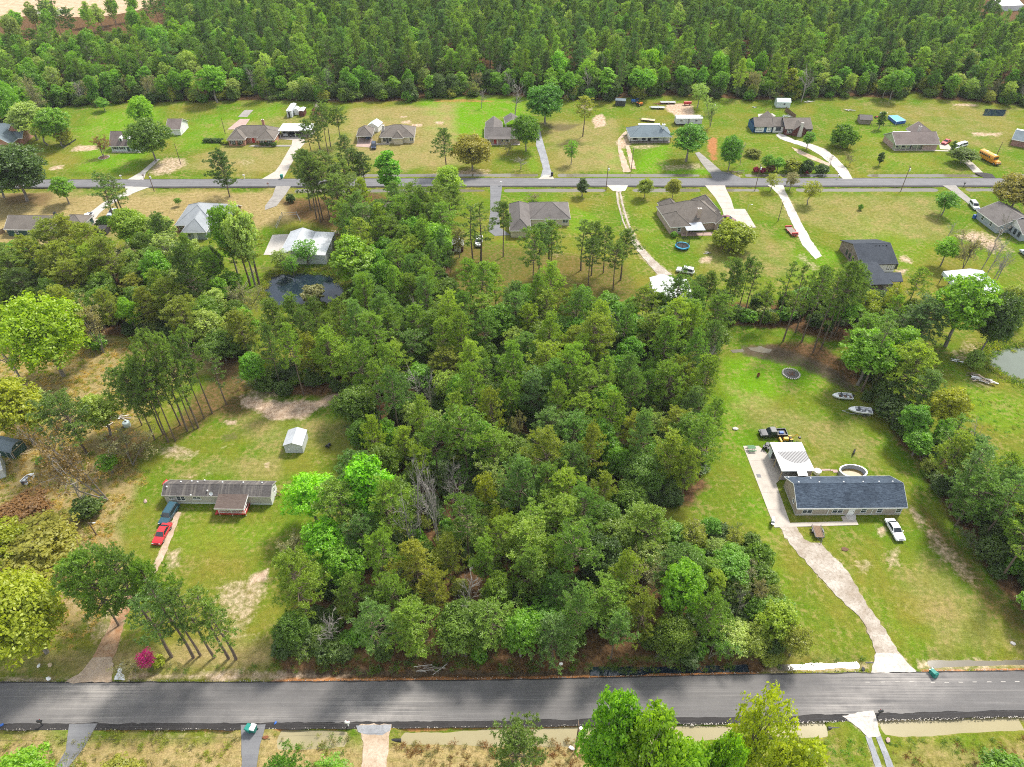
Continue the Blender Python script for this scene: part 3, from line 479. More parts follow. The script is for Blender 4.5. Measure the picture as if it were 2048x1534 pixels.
def strip(line_a, line_b, x0, x1, step, fa=0.0, fb=0.0, seed=0):
    pa = []; pb = []; x = x0
    while x <= x1:
        pa.append((x, lerp_line(line_a, x) + fa * (mnoise.noise((x * .35, seed, 0)) + .5 * mnoise.noise((x * 1.3, seed, 4)))))
        pb.append((x, lerp_line(line_b, x) + fb * (mnoise.noise((x * .30, seed + 9, 0)) + .5 * mnoise.noise((x * 1.1, seed + 9, 4))))); x += step
    return pb + pa[::-1]
sh = lambda ln, d: [(x, y + d) for x, y in ln]
tag(MB().prism(strip(sh(NR, .22), sh(SR, -.95), -190, 190, 0.6, .14, .16, 1), -.1, 0.0).build('road_shoulder', M['asphalt_new']), kind='structure')
def road_grid():
    xs_ = np.arange(-190, 190.1, .5); nr = 18; V = []; du = []
    mouths = [(P(180,1364), 7, 1), (P(1787,1345), 7, 1), (P(750,1447), 6.5, 1), (P(1716,1430), 6, 1), (P(505,1449), 4, .5), (P(165,1447), 4, .4)]
    for x in xs_:
        ya = lerp_line(SR, x) + .24 * (mnoise.noise((x * .3, 14, 0)) + .5 * mnoise.noise((x * 1.1, 14, 4)) + .3 * mnoise.noise((x * 3.3, 2, 4))); yb = lerp_line(NR, x) + .14 * (mnoise.noise((x * .35, 5, 0)) + .5 * mnoise.noise((x * 1.3, 5, 4)) + .35 * mnoise.noise((x * 3.1, 5, 8)))
        for j in range(nr + 1):
            t = j / nr; y = ya + (yb - ya) * t; d_ = 0
            for (mx, my), r_, st in mouths: d_ = max(d_, st * max(0, 1 - math.hypot((x - mx) * .55, (y - my) * 1.15) / r_))
            ln = sum(math.exp(-((t - c_) / .035) ** 2) for c_ in (.16, .34, .64, .84)) * .20 + .22 * math.exp(-((t - .50) / .02) ** 2)
            V.append((x, y, .035 + .06 * (1 - (2 * t - 1) ** 2))); du.append(min(1, d_ * 1.1 + ln * (.6 + .5 * mnoise.noise((x * .05, j, 1)))))
    n = nr + 1; F = [(i * n + j, (i + 1) * n + j, (i + 1) * n + j + 1, i * n + j + 1) for i in range(len(xs_) - 1) for j in range(nr)]
    me = bpy.data.meshes.new('road'); me.from_pydata(V, [], F); at = me.attributes.new('dust', 'FLOAT', 'POINT'); at.data.foreach_set('value', np.array(du, np.float32)); me.materials.append(M['asphalt'])
    for p_ in me.polygons: p_.use_smooth = True
    return tag(link('road', me), kind='structure')
road_grid()
tag(MB().prism(strip(sh(FRN, .4), sh(FRS, -1.0), -320, 320, 1.2, .15, .2, 2), -.1, 0.0).build('road_shoulder', M['asphalt_new']), kind='structure')
tag(MB().prism(strip(FRN, FRS, -320, 320, 1.5, .05, .05, 3), -.08, 0.035).build('road', M['asphalt_far']), kind='structure')
# pale dust dashes left on the fresh surface where the centre line will be
for px in [(1735, 1365), (1765, 1364.6), (1795, 1364.3), (1823, 1364), (1865, 1365.5), (1893, 1365.3), (1921, 1365), (1949, 1364.6), (1978, 1364.3), (2006, 1364), (2034, 1363.7)]:
    X, Y = P(*px); tag(MB().prism(jagged([(X - .35, Y - .06), (X + .35, Y - .05), (X + .35, Y + .05), (X - .35, Y + .06)], .2, .03), .07, .105).build('road_marking', M['white_concrete']), kind='structure')

# driveways and slabs
sheet('gravel_driveway', [(1556,1052),(1592,1053),(1608,1078),(1642,1088),(1684,1130),(1700,1152),(1734,1209),(1768,1257),(1802,1312),(1833,1343),(1744,1345),(1751,1300),(1724,1237),(1673,1192),(1621,1134),(1580,1088)], M['gravel'], .045, .42, .5)
sheet('gravel_apron', [(1752,1305),(1798,1308),(1832,1344),(1742,1346)], M['white_gravel'], .052, .25, .5)
sheet('dirt_driveway', [(245,1190),(268,1190),(250,1245),(236,1290),(225,1330),(222,1362),(140,1364),(160,1350),(180,1325),(205,1280),(225,1240)], M['red_dirt'], .04, .3, .6)
sheet('gravel_apron', [(185,1315),(228,1315),(224,1364),(128,1366),(160,1348)], M['pale_sand'], .048, .3, .5)
sheet('gravel_driveway', [(352,1022),(362,1024),(350,1060),(330,1110),(310,1150),(300,1150),(318,1105),(335,1065)], M['pale_sand'], .035, .25, .5)
sheet('asphalt_driveway', [(138,1449),(195,1447),(168,1495),(140,1530),(118,1580),(85,1580),(132,1500)], M['asphalt_drive'], .045, .06, .8)
sheet('asphalt_driveway', [(482,1450),(532,1449),(520,1490),(512,1540),(500,1600),(462,1600),(484,1530)], M['asphalt_drive'], .045, .06, .8)
sheet('dirt_driveway', [(718,1449),(782,1448),(778,1480),(772,1540),(770,1620),(722,1620),(724,1540),(726,1485)], M['pale_sand'], .04, .25, .5)
sheet('gravel_apron', [(712,1451),(782,1449),(780,1462),(765,1470),(735,1470),(716,1464)], M['grey_gravel'], .048, .15, .5)
sheet('gravel_apron', [(1684,1432),(1745,1420),(1752,1438),(1762,1470),(1754,1476),(1736,1474),(1712,1452)], M['white_gravel'], .05, .25, .5)
sheet('gravel_driveway', [(1730,1472),(1742,1472),(1752,1500),(1766,1540),(1780,1600),(1764,1600),(1752,1540),(1742,1505)], M['grey_gravel'], .04, .08, .5)
sheet('gravel_driveway', [(1750,1472),(1762,1472),(1774,1500),(1790,1540),(1806,1600),(1792,1600),(1776,1540),(1764,1505)], M['grey_gravel'], .04, .08, .5)
paved('concrete_driveway', [(1486,892),(1517,892),(1533,905),(1552,930),(1565,955),(1552,967),(1580,1046),(1686,1043),(1682,1033),(1708,1031),(1717,1050),(1549,1055)], M['concrete'], .06, .03, 4.6, ((1500,893),(1565,1054)))
# far-road drives
sheet('concrete_driveway', [(255,359),(287,360),(292,345),(320,318),(312,318),(280,345)], M['white_concrete'], .045, .08, 1)
sheet('concrete_driveway', [(250,373),(300,374),(270,385),(240,400),(215,412),(198,428),(182,447),(166,447),(180,425),(205,406),(232,392),(252,382)], M['white_concrete'], .045, .12, 1)
sheet('concrete_patio', [(165,440),(200,438),(196,449),(166,449)], M['concrete'], .055)
paved('concrete_driveway', [(524,358),(566,358),(575,342),(598,300),(612,283),(600,270),(560,272),(556,278),(585,280),(583,290),(560,330),(550,343)], M['concrete'], .05, .05, 6, ((545,358),(600,283)))
paved('concrete_driveway', [(552,372),(582,372),(572,388),(553,412),(530,420),(530,412),(545,392)], M['old_concrete'], .05, .05, 6, ((566,372),(540,415)))
sheet('gravel_driveway', [(1080,357),(1106,357),(1100,335),(1094,310),(1088,290),(1082,268),(1078,250),(1085,250),(1080,268),(1074,290),(1080,312),(1086,335)][:6] + [(1078,250),(1072,268),(1072,290),(1080,315),(1086,338)], M['grey_gravel'], .045, .15, 1)
sheet('concrete_apron', [(1076,358),(1108,358),(1104,350),(1088,350)], M['concrete'], .052)
sheet('asphalt_driveway', [(980,371),(1004,371),(1003,385),(998,420),(1000,455),(1020,470),(990,472),(976,462),(980,430),(981,390)], M['asphalt_drive'], .045, .1, 1)
sheet('gravel_driveway', [(1228,371),(1248,371),(1242,385),(1246,405),(1256,440),(1270,475),(1267,476),(1252,440),(1242,405),(1239,385),(1236,385),(1238,405),(1247,440),(1262,476),(1259,476),(1244,440),(1234,405),(1232,385)], M['gravel'], .045, .12, 1)
sheet('gravel_driveway', [(1259,474),(1270,474),(1283,492),(1303,515),(1332,540),(1345,550),(1316,552),(1304,536),(1283,512),(1268,492)], M['gravel'], .047, .35, 1)
paved('concrete_driveway', [(1410,371),(1450,371),(1452,378),(1462,398),(1468,418),(1490,418),(1512,455),(1465,456),(1450,440),(1444,418),(1430,395)], M['concrete'], .05, .06, 4.5, ((1425,372),(1480,455)))
sheet('gravel_driveway', [(1535,370),(1566,370),(1572,385),(1585,410),(1605,450),(1622,480),(1644,512),(1630,518),(1605,490),(1588,455),(1572,420),(1558,390),(1545,378)], M['white_gravel'], .045, .25, 1)
sheet('gravel_driveway', [(1685,358),(1706,358),(1694,338),(1672,315),(1650,298),(1620,287),(1590,280),(1560,266),(1552,270),(1560,278),(1590,288),(1615,296),(1640,310),(1662,328),(1676,345)], M['white_gravel'], .045, .35, 1)
sheet('dirt_track', [(1582,294),(1600,300),(1630,314),(1662,328),(1658,332),(1625,320),(1595,306)], M['pale_sand'], .035, .35, 1)
paved('concrete_driveway', [(1947,345),(1966,345),(1946,326),(1930,315),(1920,318),(1935,332)], M['concrete'], .05, .05, 5, ((1960,345),(1925,317)))
sheet('asphalt_apron', [(1970,357),(1992,357),(1984,348),(1964,345),(1950,346)], M['asphalt_new'], .052)
paved('concrete_driveway', [(1885,371),(1912,371),(1918,378),(1950,405),(1962,420),(1955,424),(1930,402),(1900,380)], M['old_concrete'], .05, .05, 6, ((1898,372),(1958,422)))
paved('concrete_driveway', [(1418,345),(1446,345),(1420,322),(1398,304),(1390,306),(1402,325)], M['old_concrete'], .05, .05, 6, ((1430,343),(1394,305)))
sheet('asphalt_apron', [(1425,357),(1484,357),(1462,347),(1445,343),(1420,345)], M['asphalt_drive'], .055, .1, 1)
sheet('dirt_track', [(1246,344),(1262,344),(1252,320),(1243,298),(1240,280),(1256,265),(1250,262),(1236,278),(1236,298),(1240,320)], M['pale_sand'], .035, .4, 1)
sheet('dirt_track', [(1262,338),(1272,338),(1264,310),(1258,290),(1250,290),(1256,312)], M['pale_sand'], .036, .4, 1)
sheet('gravel_apron', [(1213,371),(1256,371),(1250,382),(1226,382)], M['white_gravel'], .05, .15, 1)
paved('concrete_driveway', [(712,293),(740,295),(744,278),(718,275)], M['pink_slab'], .05, .05, 4, ((725,295),(730,276)))
sheet('concrete_path', [(752,289),(780,289),(780,287),(752,287)], M['concrete'], .05)
sheet('bare_slab', [(455,259),(485,259),(500,238),(480,238)], M['pink_slab'], .045, .12, 1)
sheet('bare_slab', [(476,234),(494,234),(507,220),(489,220)], M['old_concrete'], .045, .12, 1)
sheet('concrete_path', [(497,293),(582,293),(585,290),(505,290)], M['old_concrete'], .05)
sheet('concrete_path', [(1840,301),(1900,303),(1900,301),(1846,299)], M['concrete'], .05)
sheet('concrete_patio', [(1880,298),(1906,300),(1896,288),(1878,287)], M['concrete'], .05)
sheet('concrete_patio', [(1362,464),(1430,464),(1430,471),(1362,472)], M['pink_slab'], .05)
sheet('concrete_patio', [(527,510),(574,510),(586,468),(545,470)], M['white_concrete'], .05, .15, 1)
sheet('concrete_patio', [(1518,240),(1535,238),(1552,232),(1545,227),(1516,228)], M['white_concrete'], .05, .2, 1)
sheet('quarry', [(-420,48),(0,40),(90,26),(150,35),(230,30),(300,15),(340,-30),(250,-80),(-500,-80)], M['quarry_sand'], .05, 1.5, 4)
sheet('quarry_pool', [(55,22),(100,14),(130,20),(120,32),(80,34)], M['white_concrete'], .08, 1.0, 3)
sheet('grass_verge', [(60,30),(120,22),(150,14),(140,24),(100,34)], plain('verge_green', (0.13, 0.17, 0.03), .9, .3), .1, 1, 3)

# ------------------------------------------------------------------ water
def water_mat(name, c, rough, spec=0.5):
    b = NB(name); p = b.pos(); n = b.noise(p, 0.8, 3); cc = b.mix(b.noise(p, .25, 4), c, tuple(x * 1.35 for x in c))
    b.bsdf(cc, rough, 0, spec, bump=n, bstr=0.05, bdist=0.03, IOR=1.33); M[name] = b.m
water_mat('pond_dark', (0.010, 0.018, 0.028), 0.02, 1.0); water_mat('pond_green', (0.115, 0.135, 0.105), 0.06, 0.7); water_mat('muddy', (0.25, 0.215, 0.12), 0.10, 0.6); water_mat('puddle', (0.13, 0.115, 0.085), 0.10, 0.7)
def water(name, px, mat, z, amp=.15): return tag(MB().prism(jagged([P(x, y, z) for x, y in px][::1], 1, amp), z - .05, z).build(name, M[mat]), kind='structure')
water('pond', POND_L, 'pond_dark', -.30); water('pond', POND_R, 'pond_green', -.30)
water('puddle', [(1970,218),(2012,220),(2008,232),(1966,231)], 'pond_dark', .015, .8)
water('puddle', [(1495,696),(1520,692),(1545,700),(1538,706),(1512,704)], 'puddle', .02, .5); water('puddle', [(1460,700),(1485,697),(1490,703),(1465,706)], 'puddle', .02, .3)
def ditch_water(k, x0, x1, z, mat, hw):
    line = DITCH[k][0]; y0 = Q(0, lerp_line(line, 0))[1]
    wx = lambda px: (px - 1024) / ppm(0, y0); a, c_ = wx(x0), wx(x1); n = max(3, int((c_ - a) / 1.2)); hw = DITCH[k][1] * 1.2
    xs_ = [a + (c_ - a) * i / n for i in range(n + 1)]
    tag(MB().prism([(x, lerp_line(line, x) - hw) for x in xs_] + [(x, lerp_line(line, x) + hw) for x in xs_[::-1]], z - .04, z).build('ditch_water', M[mat]), kind='structure')
for a, c_ in ((545, 708), (783, 1470)): ditch_water(1, a, c_, -.37, 'muddy', 0)
for a, c_ in ((1520, 1676), (1756, 2060)): ditch_water(1, a, c_, -.40, 'muddy', 0)
ditch_water(0, 1180, 1500, -.37, 'pond_dark', 0); ditch_water(0, 1560, 1742, -.455, 'puddle', 0); ditch_water(0, 1846, 2300, -.44, 'puddle', 0)
for a, c_ in ((690, 1082), (1110, 1408), (1482, 1682), (1728, 1962), (2018, 2300)): ditch_water(2, a, c_, -.30, 'puddle', 0)
for a, c_ in ((583, 977), (1003, 1217), (1260, 1407), (1448, 1527), (1588, 1882), (1928, 2300)): ditch_water(3, a, c_, -.30, 'puddle', 0)
# ------------------------------------------------------------------ trees
def leaf_material(name, src):
    b = NB(name)
    if src == 'object': tint = b.n('ShaderNodeObjectInfo').outputs['Color']
    else: tint = b.attr('tint', 'INSTANCER').outputs['Color']
    cv = b.attr('cv').outputs['Fac']; oi = b.n('ShaderNodeObjectInfo').outputs['Random']
    f = b.math('ADD', b.math('MULTIPLY', cv, 0.8), b.math('ADD', b.math('MULTIPLY', oi, 0.35), 0.42))
    cc = b.mix(1.0, tint, b.mix(f, (0, 0, 0), (1, 1, 1)), 'MULTIPLY')
    cc = b.mix(b.math('MULTIPLY', b.ramp(cv, .65, 1.0), 0.30), cc, b.mix(1.0, tint, (1.5, 1.25, 0.6), 'MULTIPLY'))
    cc = b.mix(1.0, cc, (1.30, 1.46, 1.02), 'MULTIPLY')
    d = b.n('ShaderNodeBsdfDiffuse'); tr = b.n('ShaderNodeBsdfTranslucent'); g = b.n('ShaderNodeBsdfGlossy'); g.inputs['Roughness'].default_value = 0.5
    b.l(cc, d.inputs[0]); b.l(b.mix(1.0, cc, (1.2, 1.25, 0.6), 'MULTIPLY'), tr.inputs[0]); g.inputs[0].default_value = (.5, .5, .5, 1)
    m1 = b.n('ShaderNodeMixShader'); m1.inputs[0].default_value = 0.50; b.l(d.outputs[0], m1.inputs[1]); b.l(tr.outputs[0], m1.inputs[2])
    m2 = b.n('ShaderNodeMixShader'); m2.inputs[0].default_value = 0.06; b.l(m1.outputs[0], m2.inputs[1]); b.l(g.outputs[0], m2.inputs[2])
    b.l(m2.outputs[0], b.out.inputs['Surface']); M[name] = b.m; return b.m
leaf_material('foliage', 'object'); leaf_material('foliage_far', 'instancer')
plain('bark_pine', (0.155, 0.115, 0.085), 0.95, 0.35, 3.0, stretch=(1, 1, .3)); plain('bark_grey', (0.22, 0.195, 0.17), 0.95, 0.35, 3.0, stretch=(1, 1, .3)); plain('bark_pale', (0.29, 0.26, 0.235), 0.95, 0.3, 3.0)
def np_mesh(name, V, Fc, cv=None, mat=None):
    me = bpy.data.meshes.new(name); n = Fc.shape[1]
    me.vertices.add(len(V)); me.vertices.foreach_set('co', V.astype(np.float32).ravel())
    me.loops.add(Fc.size); me.loops.foreach_set('vertex_index', Fc.astype(np.int32).ravel())
    me.polygons.add(len(Fc)); me.polygons.foreach_set('loop_start', (np.arange(len(Fc)) * n).astype(np.int32)); me.update(calc_edges=True)
    if cv is not None:
        at = me.attributes.new('cv', 'FLOAT', 'FACE'); at.data.foreach_set('value', cv.astype(np.float32))
    if mat: me.materials.append(mat)
    return me
def unit(a): return a / (np.linalg.norm(a, axis=-1, keepdims=True) + 1e-9)
def tufts(C, D, cvt, n, ln, wd, g):
    """needle tufts at C pointing about D: n slim triangles each"""
    k = len(C); dirs = unit(np.repeat(D, n, 0) * 0.75 + g.normal(size=(k * n, 3)))
    base = np.repeat(C, n, 0); side = unit(np.cross(dirs, g.normal(size=(k * n, 3)))) * (wd * g.uniform(.7, 1.3, (k * n, 1)))
    tip = base + dirs * (ln * g.uniform(.65, 1.25, (k * n, 1)))
    V = np.stack([base - side * .6, base + side * .6, tip + side, tip - side], 1).reshape(-1, 3)
    cv = np.clip(np.repeat(cvt, n) + g.normal(0, .20, k * n), 0, 1)
    return V, np.arange(len(V)).reshape(-1, 4), cv
def leaves(C, D, cvt, n, spread, ln, wd, g):
    k = len(C); m = k * n
    off = unit(g.normal(size=(m, 3))) * (spread * g.uniform(.25, 1.0, (m, 1)) ** .6) * np.array([1, 1, .75])
    base = np.repeat(C, n, 0) + off; nrm = unit(np.repeat(D, n, 0) * .6 + off / spread * .7 + g.normal(size=(m, 3)) * .55)
    a = unit(np.cross(nrm, g.normal(size=(m, 3)))); b_ = np.cross(nrm, a)
    s_ = g.uniform(.7, 1.3, (m, 1)); a = a * ln * s_; b_ = b_ * wd * s_
    V = np.stack([base - a, base + b_, base + a, base - b_], 1).reshape(-1, 3)
    cv = np.clip(np.repeat(cvt, n) + g.normal(0, .20, m), 0, 1)
    return V, np.arange(m * 4).reshape(-1, 4), cv
def limb(mb, pts, r0, r1, n=5):
    for i in range(len(pts) - 1):
        t0 = i / (len(pts) - 1); t1 = (i + 1) / (len(pts) - 1)
        mb.tube(pts[i], pts[i + 1], r0 + (r1 - r0) * t0, r0 + (r1 - r0) * t1, n, cap=False)
def make_pine(seed, h=20., cb=.5, r=3.3, nb=62, bark='bark_pine', tn=12, tb=13, spread=1.0):
    g = np.random.RandomState(seed); mb = MB()
    lean = g.normal(0, .25, 2); pth = [(lean[0] * (t ** 1.5) + .12 * math.sin(t * 7 + seed), lean[1] * (t ** 1.5) + .12 * math.cos(t * 6 + seed), h * t) for t in np.linspace(0, .97, 7)]
    limb(mb, pth, .21 * h / 20 + .03, .045, 7)
    at = lambda z: np.array([np.interp(z / h, np.linspace(0, .97, 7), [p_[i] for p_ in pth]) for i in range(2)] + [z])
    C = []; D = []; CV = []
    gap = g.uniform(0, 6.28)
    for i in range(nb):
        t = (i + g.uniform(0, 1)) / nb; z = h * (cb + (1 - cb) * t ** .92)
        prof = (math.sin(math.pi * min(1, .17 + .79 * t))) ** .68 * (1.12 - .16 * t)
        if seed % 2: prof = (.16 + 1.0 * (1 - t) ** .72) * min(1, .5 + t * 3.2)
        ang = i * 2.4 + g.uniform(-.5, .5); L_ = r * prof * g.uniform(.38, 1.28) * (1 + .22 * math.cos(ang - gap))
        el = R(-8 + 48 * t + g.uniform(-10, 10)); b0 = at(z); d = np.array([math.cos(ang) * math.cos(el), math.sin(ang) * math.cos(el), math.sin(el)])
        p1 = b0 + d * L_ * .55; p2 = b0 + d * L_ + np.array([0, 0, .12 * L_])
        limb(mb, [b0, p1, p2], .045 + .012 * L_, .012, 4)
        sd_ = np.array([-d[1], d[0], 0.]); nc = 2 if L_ < 1.6 else 3
        for q_ in range(nc):
            tq = (1.0, .80, .60)[q_]; cc_ = (p1 + (p2 - p1) * ((tq - .55) / .45)) + sd_ * g.normal(0, .30 * L_ * (1.25 - tq) + .12) + np.array([0, 0, g.uniform(-.05, .2)])
            k = max(3, int(tb * (.55 if q_ == 0 else .42) * (.6 + .5 * L_ / r))); cl = cc_ + g.normal(0, 1, (k, 3)) * np.array([.36, .36, .20]) * spread
            C.append(cl); D.append(np.tile(d * .45 + np.array([0, 0, .85]), (k, 1))); CV.append(np.clip(g.uniform(.2, .8) + g.normal(0, .07, k), 0, 1))
    # leader
    k = 9; C.append(at(h * .97) + g.normal(0, .3, (k, 3))); D.append(np.tile([0, 0, 1.], (k, 1))); CV.append(np.full(k, .7))
    V, Fc, cv = tufts(np.concatenate(C), np.concatenate(D), np.concatenate(CV), tn, .37, .050, g)
    h = float(V[:, 2].max()); r = float(np.percentile(np.hypot(V[:, 0], V[:, 1]), 94))
    tm = mb.mesh('trunk'); tm.materials.append(M[bark]); return tm, np_mesh('crown', V, Fc, cv, M['foliage']), h, r
def make_broad(seed, h=12., r=4.5, cb=.28, nl=22, per=30, n=9, ln=.24, bark='bark_grey', open_=0.0, shape=1.0, droop=0.0, base_r=.24):
    """spreading crown: limbs carry lobes, lobes carry leaf sprays"""
    g = np.random.RandomState(seed); mb = MB(); zb = h * cb
    limb(mb, [(0, 0, 0), (.06 * h * g.normal() * .3, .05, zb * .6), (.1, .1, zb + .15 * h), (0, 0, h * .75)], base_r * h / 12, .06, 7)
    C = []; D = []; CV = []; cz = zb + (h - zb) * .46; hz = (h - zb) * .54
    for i in range(nl):
        th = i * 2.39996 + g.uniform(-.3, .3); u = 1 - 2 * (i + .5) / nl; u = u * .98 + g.uniform(-.1, .1)
        u = max(-1, min(1, u)); s = math.sqrt(1 - u * u)
        rr = (r - .3) * (.58 + .20 * g.uniform(-1, 1)) * (1 if shape == 1 else (1 - shape * max(0, u)))
        c = np.array([math.cos(th) * s * rr, math.sin(th) * s * rr, cz + u * hz * .66 * g.uniform(.85, 1.1)])
        lr = r * g.uniform(.28, .44) * (1 - .2 * max(0, u))
        limb(mb, [(0, 0, zb + (h - zb) * g.uniform(.0, .45)), tuple(c * np.array([.5, .5, 1]) + np.array([0, 0, -.3])), tuple(c)], .035 * h / 10 + .03, .015, 4)
        k = int(per * (lr / (r * .36)) ** 2); q = unit(g.normal(size=(k, 3))); q[:, 2] = np.where(q[:, 2] < -.35, -q[:, 2], q[:, 2]); q = unit(q)
        cc = c + q * (lr * g.uniform(.62, 1.06, (k, 1))) * np.array([1, 1, .86])
        if droop: cc[:, 2] -= droop * g.uniform(0, 1, k) * (np.linalg.norm(cc[:, :2], axis=1) / r)
        keep = g.uniform(0, 1, k) > open_
        base = g.uniform(.25, .7)
        C.append(cc[keep]); D.append((q * .7 + np.array([0, 0, .5]))[keep]); CV.append(np.clip(base + .18 * q[:, 2] * g.uniform(0, 1, k) + g.normal(0, .07, k), 0, 1)[keep])
    V, Fc, cv = leaves(np.concatenate(C), np.concatenate(D), np.concatenate(CV), n, .50 * max(.6, r / 4.5), ln * 1.25, ln * .72, g)
    lowest = V[:, 2] < .05; V[lowest, 2] = .05
    h = float(V[:, 2].max()); r = float(np.percentile(np.hypot(V[:, 0], V[:, 1]), 94))
    tm = mb.mesh('trunk'); tm.materials.append(M[bark]); return tm, np_mesh('crown', V, Fc, cv, M['foliage']), h, r
def make_bare(seed, h=11., r=3.2, bark='bark_pale', nb=11, fuzz=0, multi=1, fl=(.13, .08)):
    g = np.random.RandomState(seed); mb = MB(); tw = []
    def grow(p0, d, ln, rad, lev):
        d = d / np.linalg.norm(d); p1 = p0 + d * ln * .5 + g.normal(0, .05 * ln, 3); p2 = p0 + d * ln + g.normal(0, .07 * ln, 3)
        limb(mb, [p0, p1, p2], rad, rad * .5, 5 if lev == 0 else 3)
        if lev >= 2: tw.append(p2); tw.append(p1)
        if lev < 3:
            for j in range([nb, 4, 4][lev]):
                t = g.uniform(.3 if lev == 0 else .2, 1); p = p0 + (p2 - p0) * t
                nd = d * (.9 if lev == 0 else 1.0) + unit(g.normal(size=3)) * .95 + np.array([0, 0, .25]); grow(p, nd, ln * ([.42, .5, .55][lev]) * g.uniform(.7, 1.2) * (1.15 - .5 * t if lev == 0 else 1), rad * (.42 if lev == 0 else .5), lev + 1)
    for _ in range(multi):
        d0 = np.array([g.normal(0, .10 * (multi > 1) * 3 + .03), g.normal(0, .10 * (multi > 1) * 3 + .03), 1.]); grow(np.array([0., 0, 0]), d0, h * .82, .016 * h / (multi ** .5) + .02, 0)
    tm = mb.mesh('trunk'); tm.materials.append(M[bark]); me = None
    if fuzz:
        C = np.array(tw); C = C[g.choice(len(C), min(len(C), fuzz), False)]
        V, Fc, cv = leaves(C, np.tile([0, 0, 1.], (len(C), 1)), g.uniform(.3, .8, len(C)), 7, .42, fl[0], fl[1], g); V[:, 2] = np.maximum(V[:, 2], .05); me = np_mesh('crown', V, Fc, cv, M['foliage'])
    return tm, me, h, r
PR = {
 'pine':  [make_pine(s, 20, .46 + .05 * (s % 3), 3.2 + .25 * (s % 4), 50, spread=.8) for s in range(1, 7)],
 'full':  [make_pine(s, 18, .26 + .05 * (s % 3), 3.9 + .3 * (s % 3), 72, tb=15) for s in range(11, 19)],
 'wide':  [make_pine(s, 14, .28, 5.2, 84, tb=16) for s in (21, 22, 23)],
 'thin':  [make_pine(s, 20, .38, 2.5, 27, tb=9, spread=.8) for s in (31, 32, 33, 34)],
 'oak':   [make_broad(s, 12, 5.0, .22, 34, 36, 15, .155) for s in (41, 42, 43, 44)],
 'leafy': [make_broad(s, 13, 4.0, .26, 30, 30, 14, .155, open_=.20) for s in (51, 52, 53, 54, 55)],
 'airy':  [make_broad(s, 11, 3.8, .24, 26, 26, 11, .13, open_=.38) for s in (61, 62, 63)],
 'column':[make_broad(s, 14, 2.6, .12, 28, 26, 13, .15, open_=.18, shape=.55) for s in (71, 72)],
 'shrub': [make_broad(s, 4, 2.6, .02, 18, 34, 9, .17, base_r=.12) for s in (81, 82, 83, 84)],
 'bush':  [make_broad(s, 6, 3.6, .03, 28, 32, 13, .15, base_r=.15) for s in (91, 92, 93)],
 'bare':  [make_bare(s, 12, 3.4) for s in (101, 102, 103)],
 'twig':  [make_bare(s, 9, 3.4, 'bark_grey', 10, 420, 3) for s in (111, 112, 113)],
}
TRUNKLESS = set()
TINT = {'pine': [(.185,.265,.045),(.230,.300,.048),(.140,.220,.050),(.275,.330,.050),(.165,.245,.085),(.20,.29,.050)], 'oak': [(.130,.195,.030),(.15,.21,.03)], 'bright': [(.185,.31,.022),(.17,.29,.024),(.215,.33,.022)], 'yellow': [(.29,.31,.020),(.32,.32,.024)], 'olive': [(.250,.265,.045),(.285,.280,.050)], 'dark': [(.085,.130,.034),(.10,.145,.036)], 'pale': [(.31,.37,.095),(.33,.37,.12)], 'brown': [(.24,.11,.05),(.22,.13,.06)], 'green': [(.155,.285,.028),(.17,.30,.03)], 'magenta': [(.50,.015,.32),(.42,.012,.26)], 'gold': [(.34,.36,.03)], 'tan': [(.25,.21,.12)], 'ypine': [(.155,.215,.050),(.175,.235,.052),(.135,.195,.054)]}
KNAME = {'pine': 'pine_tree', 'full': 'pine_tree', 'wide': 'pine_tree', 'thin': 'pine_tree', 'oak': 'oak_tree', 'leafy': 'broadleaf_tree', 'airy': 'broadleaf_tree', 'column': 'broadleaf_tree', 'shrub': 'shrub', 'bush': 'shrub', 'bare': 'bare_tree', 'twig': 'bare_tree'}
n_trees = 0
def plant(kind, X, Y, h, rad, tint, label, group=None, cat=None, seed=None, z=0.0, name=None):
    global n_trees
    n_trees += 1; g = random.Random(n_trees * 17 + 3 if seed is None else seed)
    tm, cm, h0, r0 = g.choice(PR[kind]); nm = name or KNAME[kind]
    o = empty(nm, (X, Y, z), g.uniform(0, 6.28), label, cat or ('shrub' if nm == 'shrub' else 'tree'), group)
    sx = rad / r0; sz = h / h0; o.scale = (sx, sx, sz)
    t = link('trunk' if nm != 'shrub' else 'stems', tm, o)
    if cm:
        c = link('crown' if nm != 'shrub' else 'foliage', cm, o); tc = g.choice(TINT[tint]) if isinstance(tint, str) else tint
        j = g.uniform(.88, 1.12); c.color = (tc[0] * j * g.uniform(.93, 1.07), tc[1] * j, tc[2] * j * g.uniform(.85, 1.15), 1)
    return o
def ptree(kind, bx, by, ty, wpx, tint, label, group=None, **k):
    """tree measured in the photograph: foot, top row and crown width"""
    for _ in range(22):
        X, Y = P(bx, by); lo, hi = 0.0, 60.0
        for _i in range(26):
            h = (lo + hi) / 2; rr = wpx / 2 / (ppm(bx, by) * CAM_H / (CAM_H - .7 * h) * 1.06)
            top = min(Q(X, Y, h)[1], Q(X, Y + (1.12 if by > 900 else .75) * rr, .78 * h)[1]) if by > 700 else Q(X, Y, h)[1]
            if top > ty: lo = h
            else: hi = h
        if by < 700 or h > (1.05 if kind not in ('thin', 'pine', 'full') else 1.6) * rr or kind in ('shrub', 'bush'): break
        by += 8
    if by > 500 and kind not in ('thin', 'pine'):      # x was read at the crown: move the foot back under it
        X = (bx - 1024) / F_PX * (Y * CP - (h * .65 - CAM_H) * SP)
    wpx = rr * 2; q = 1.0
    return plant(kind, X, Y, max(.8, h), max(.4, wpx / 2 / q), tint, label, group, **k)

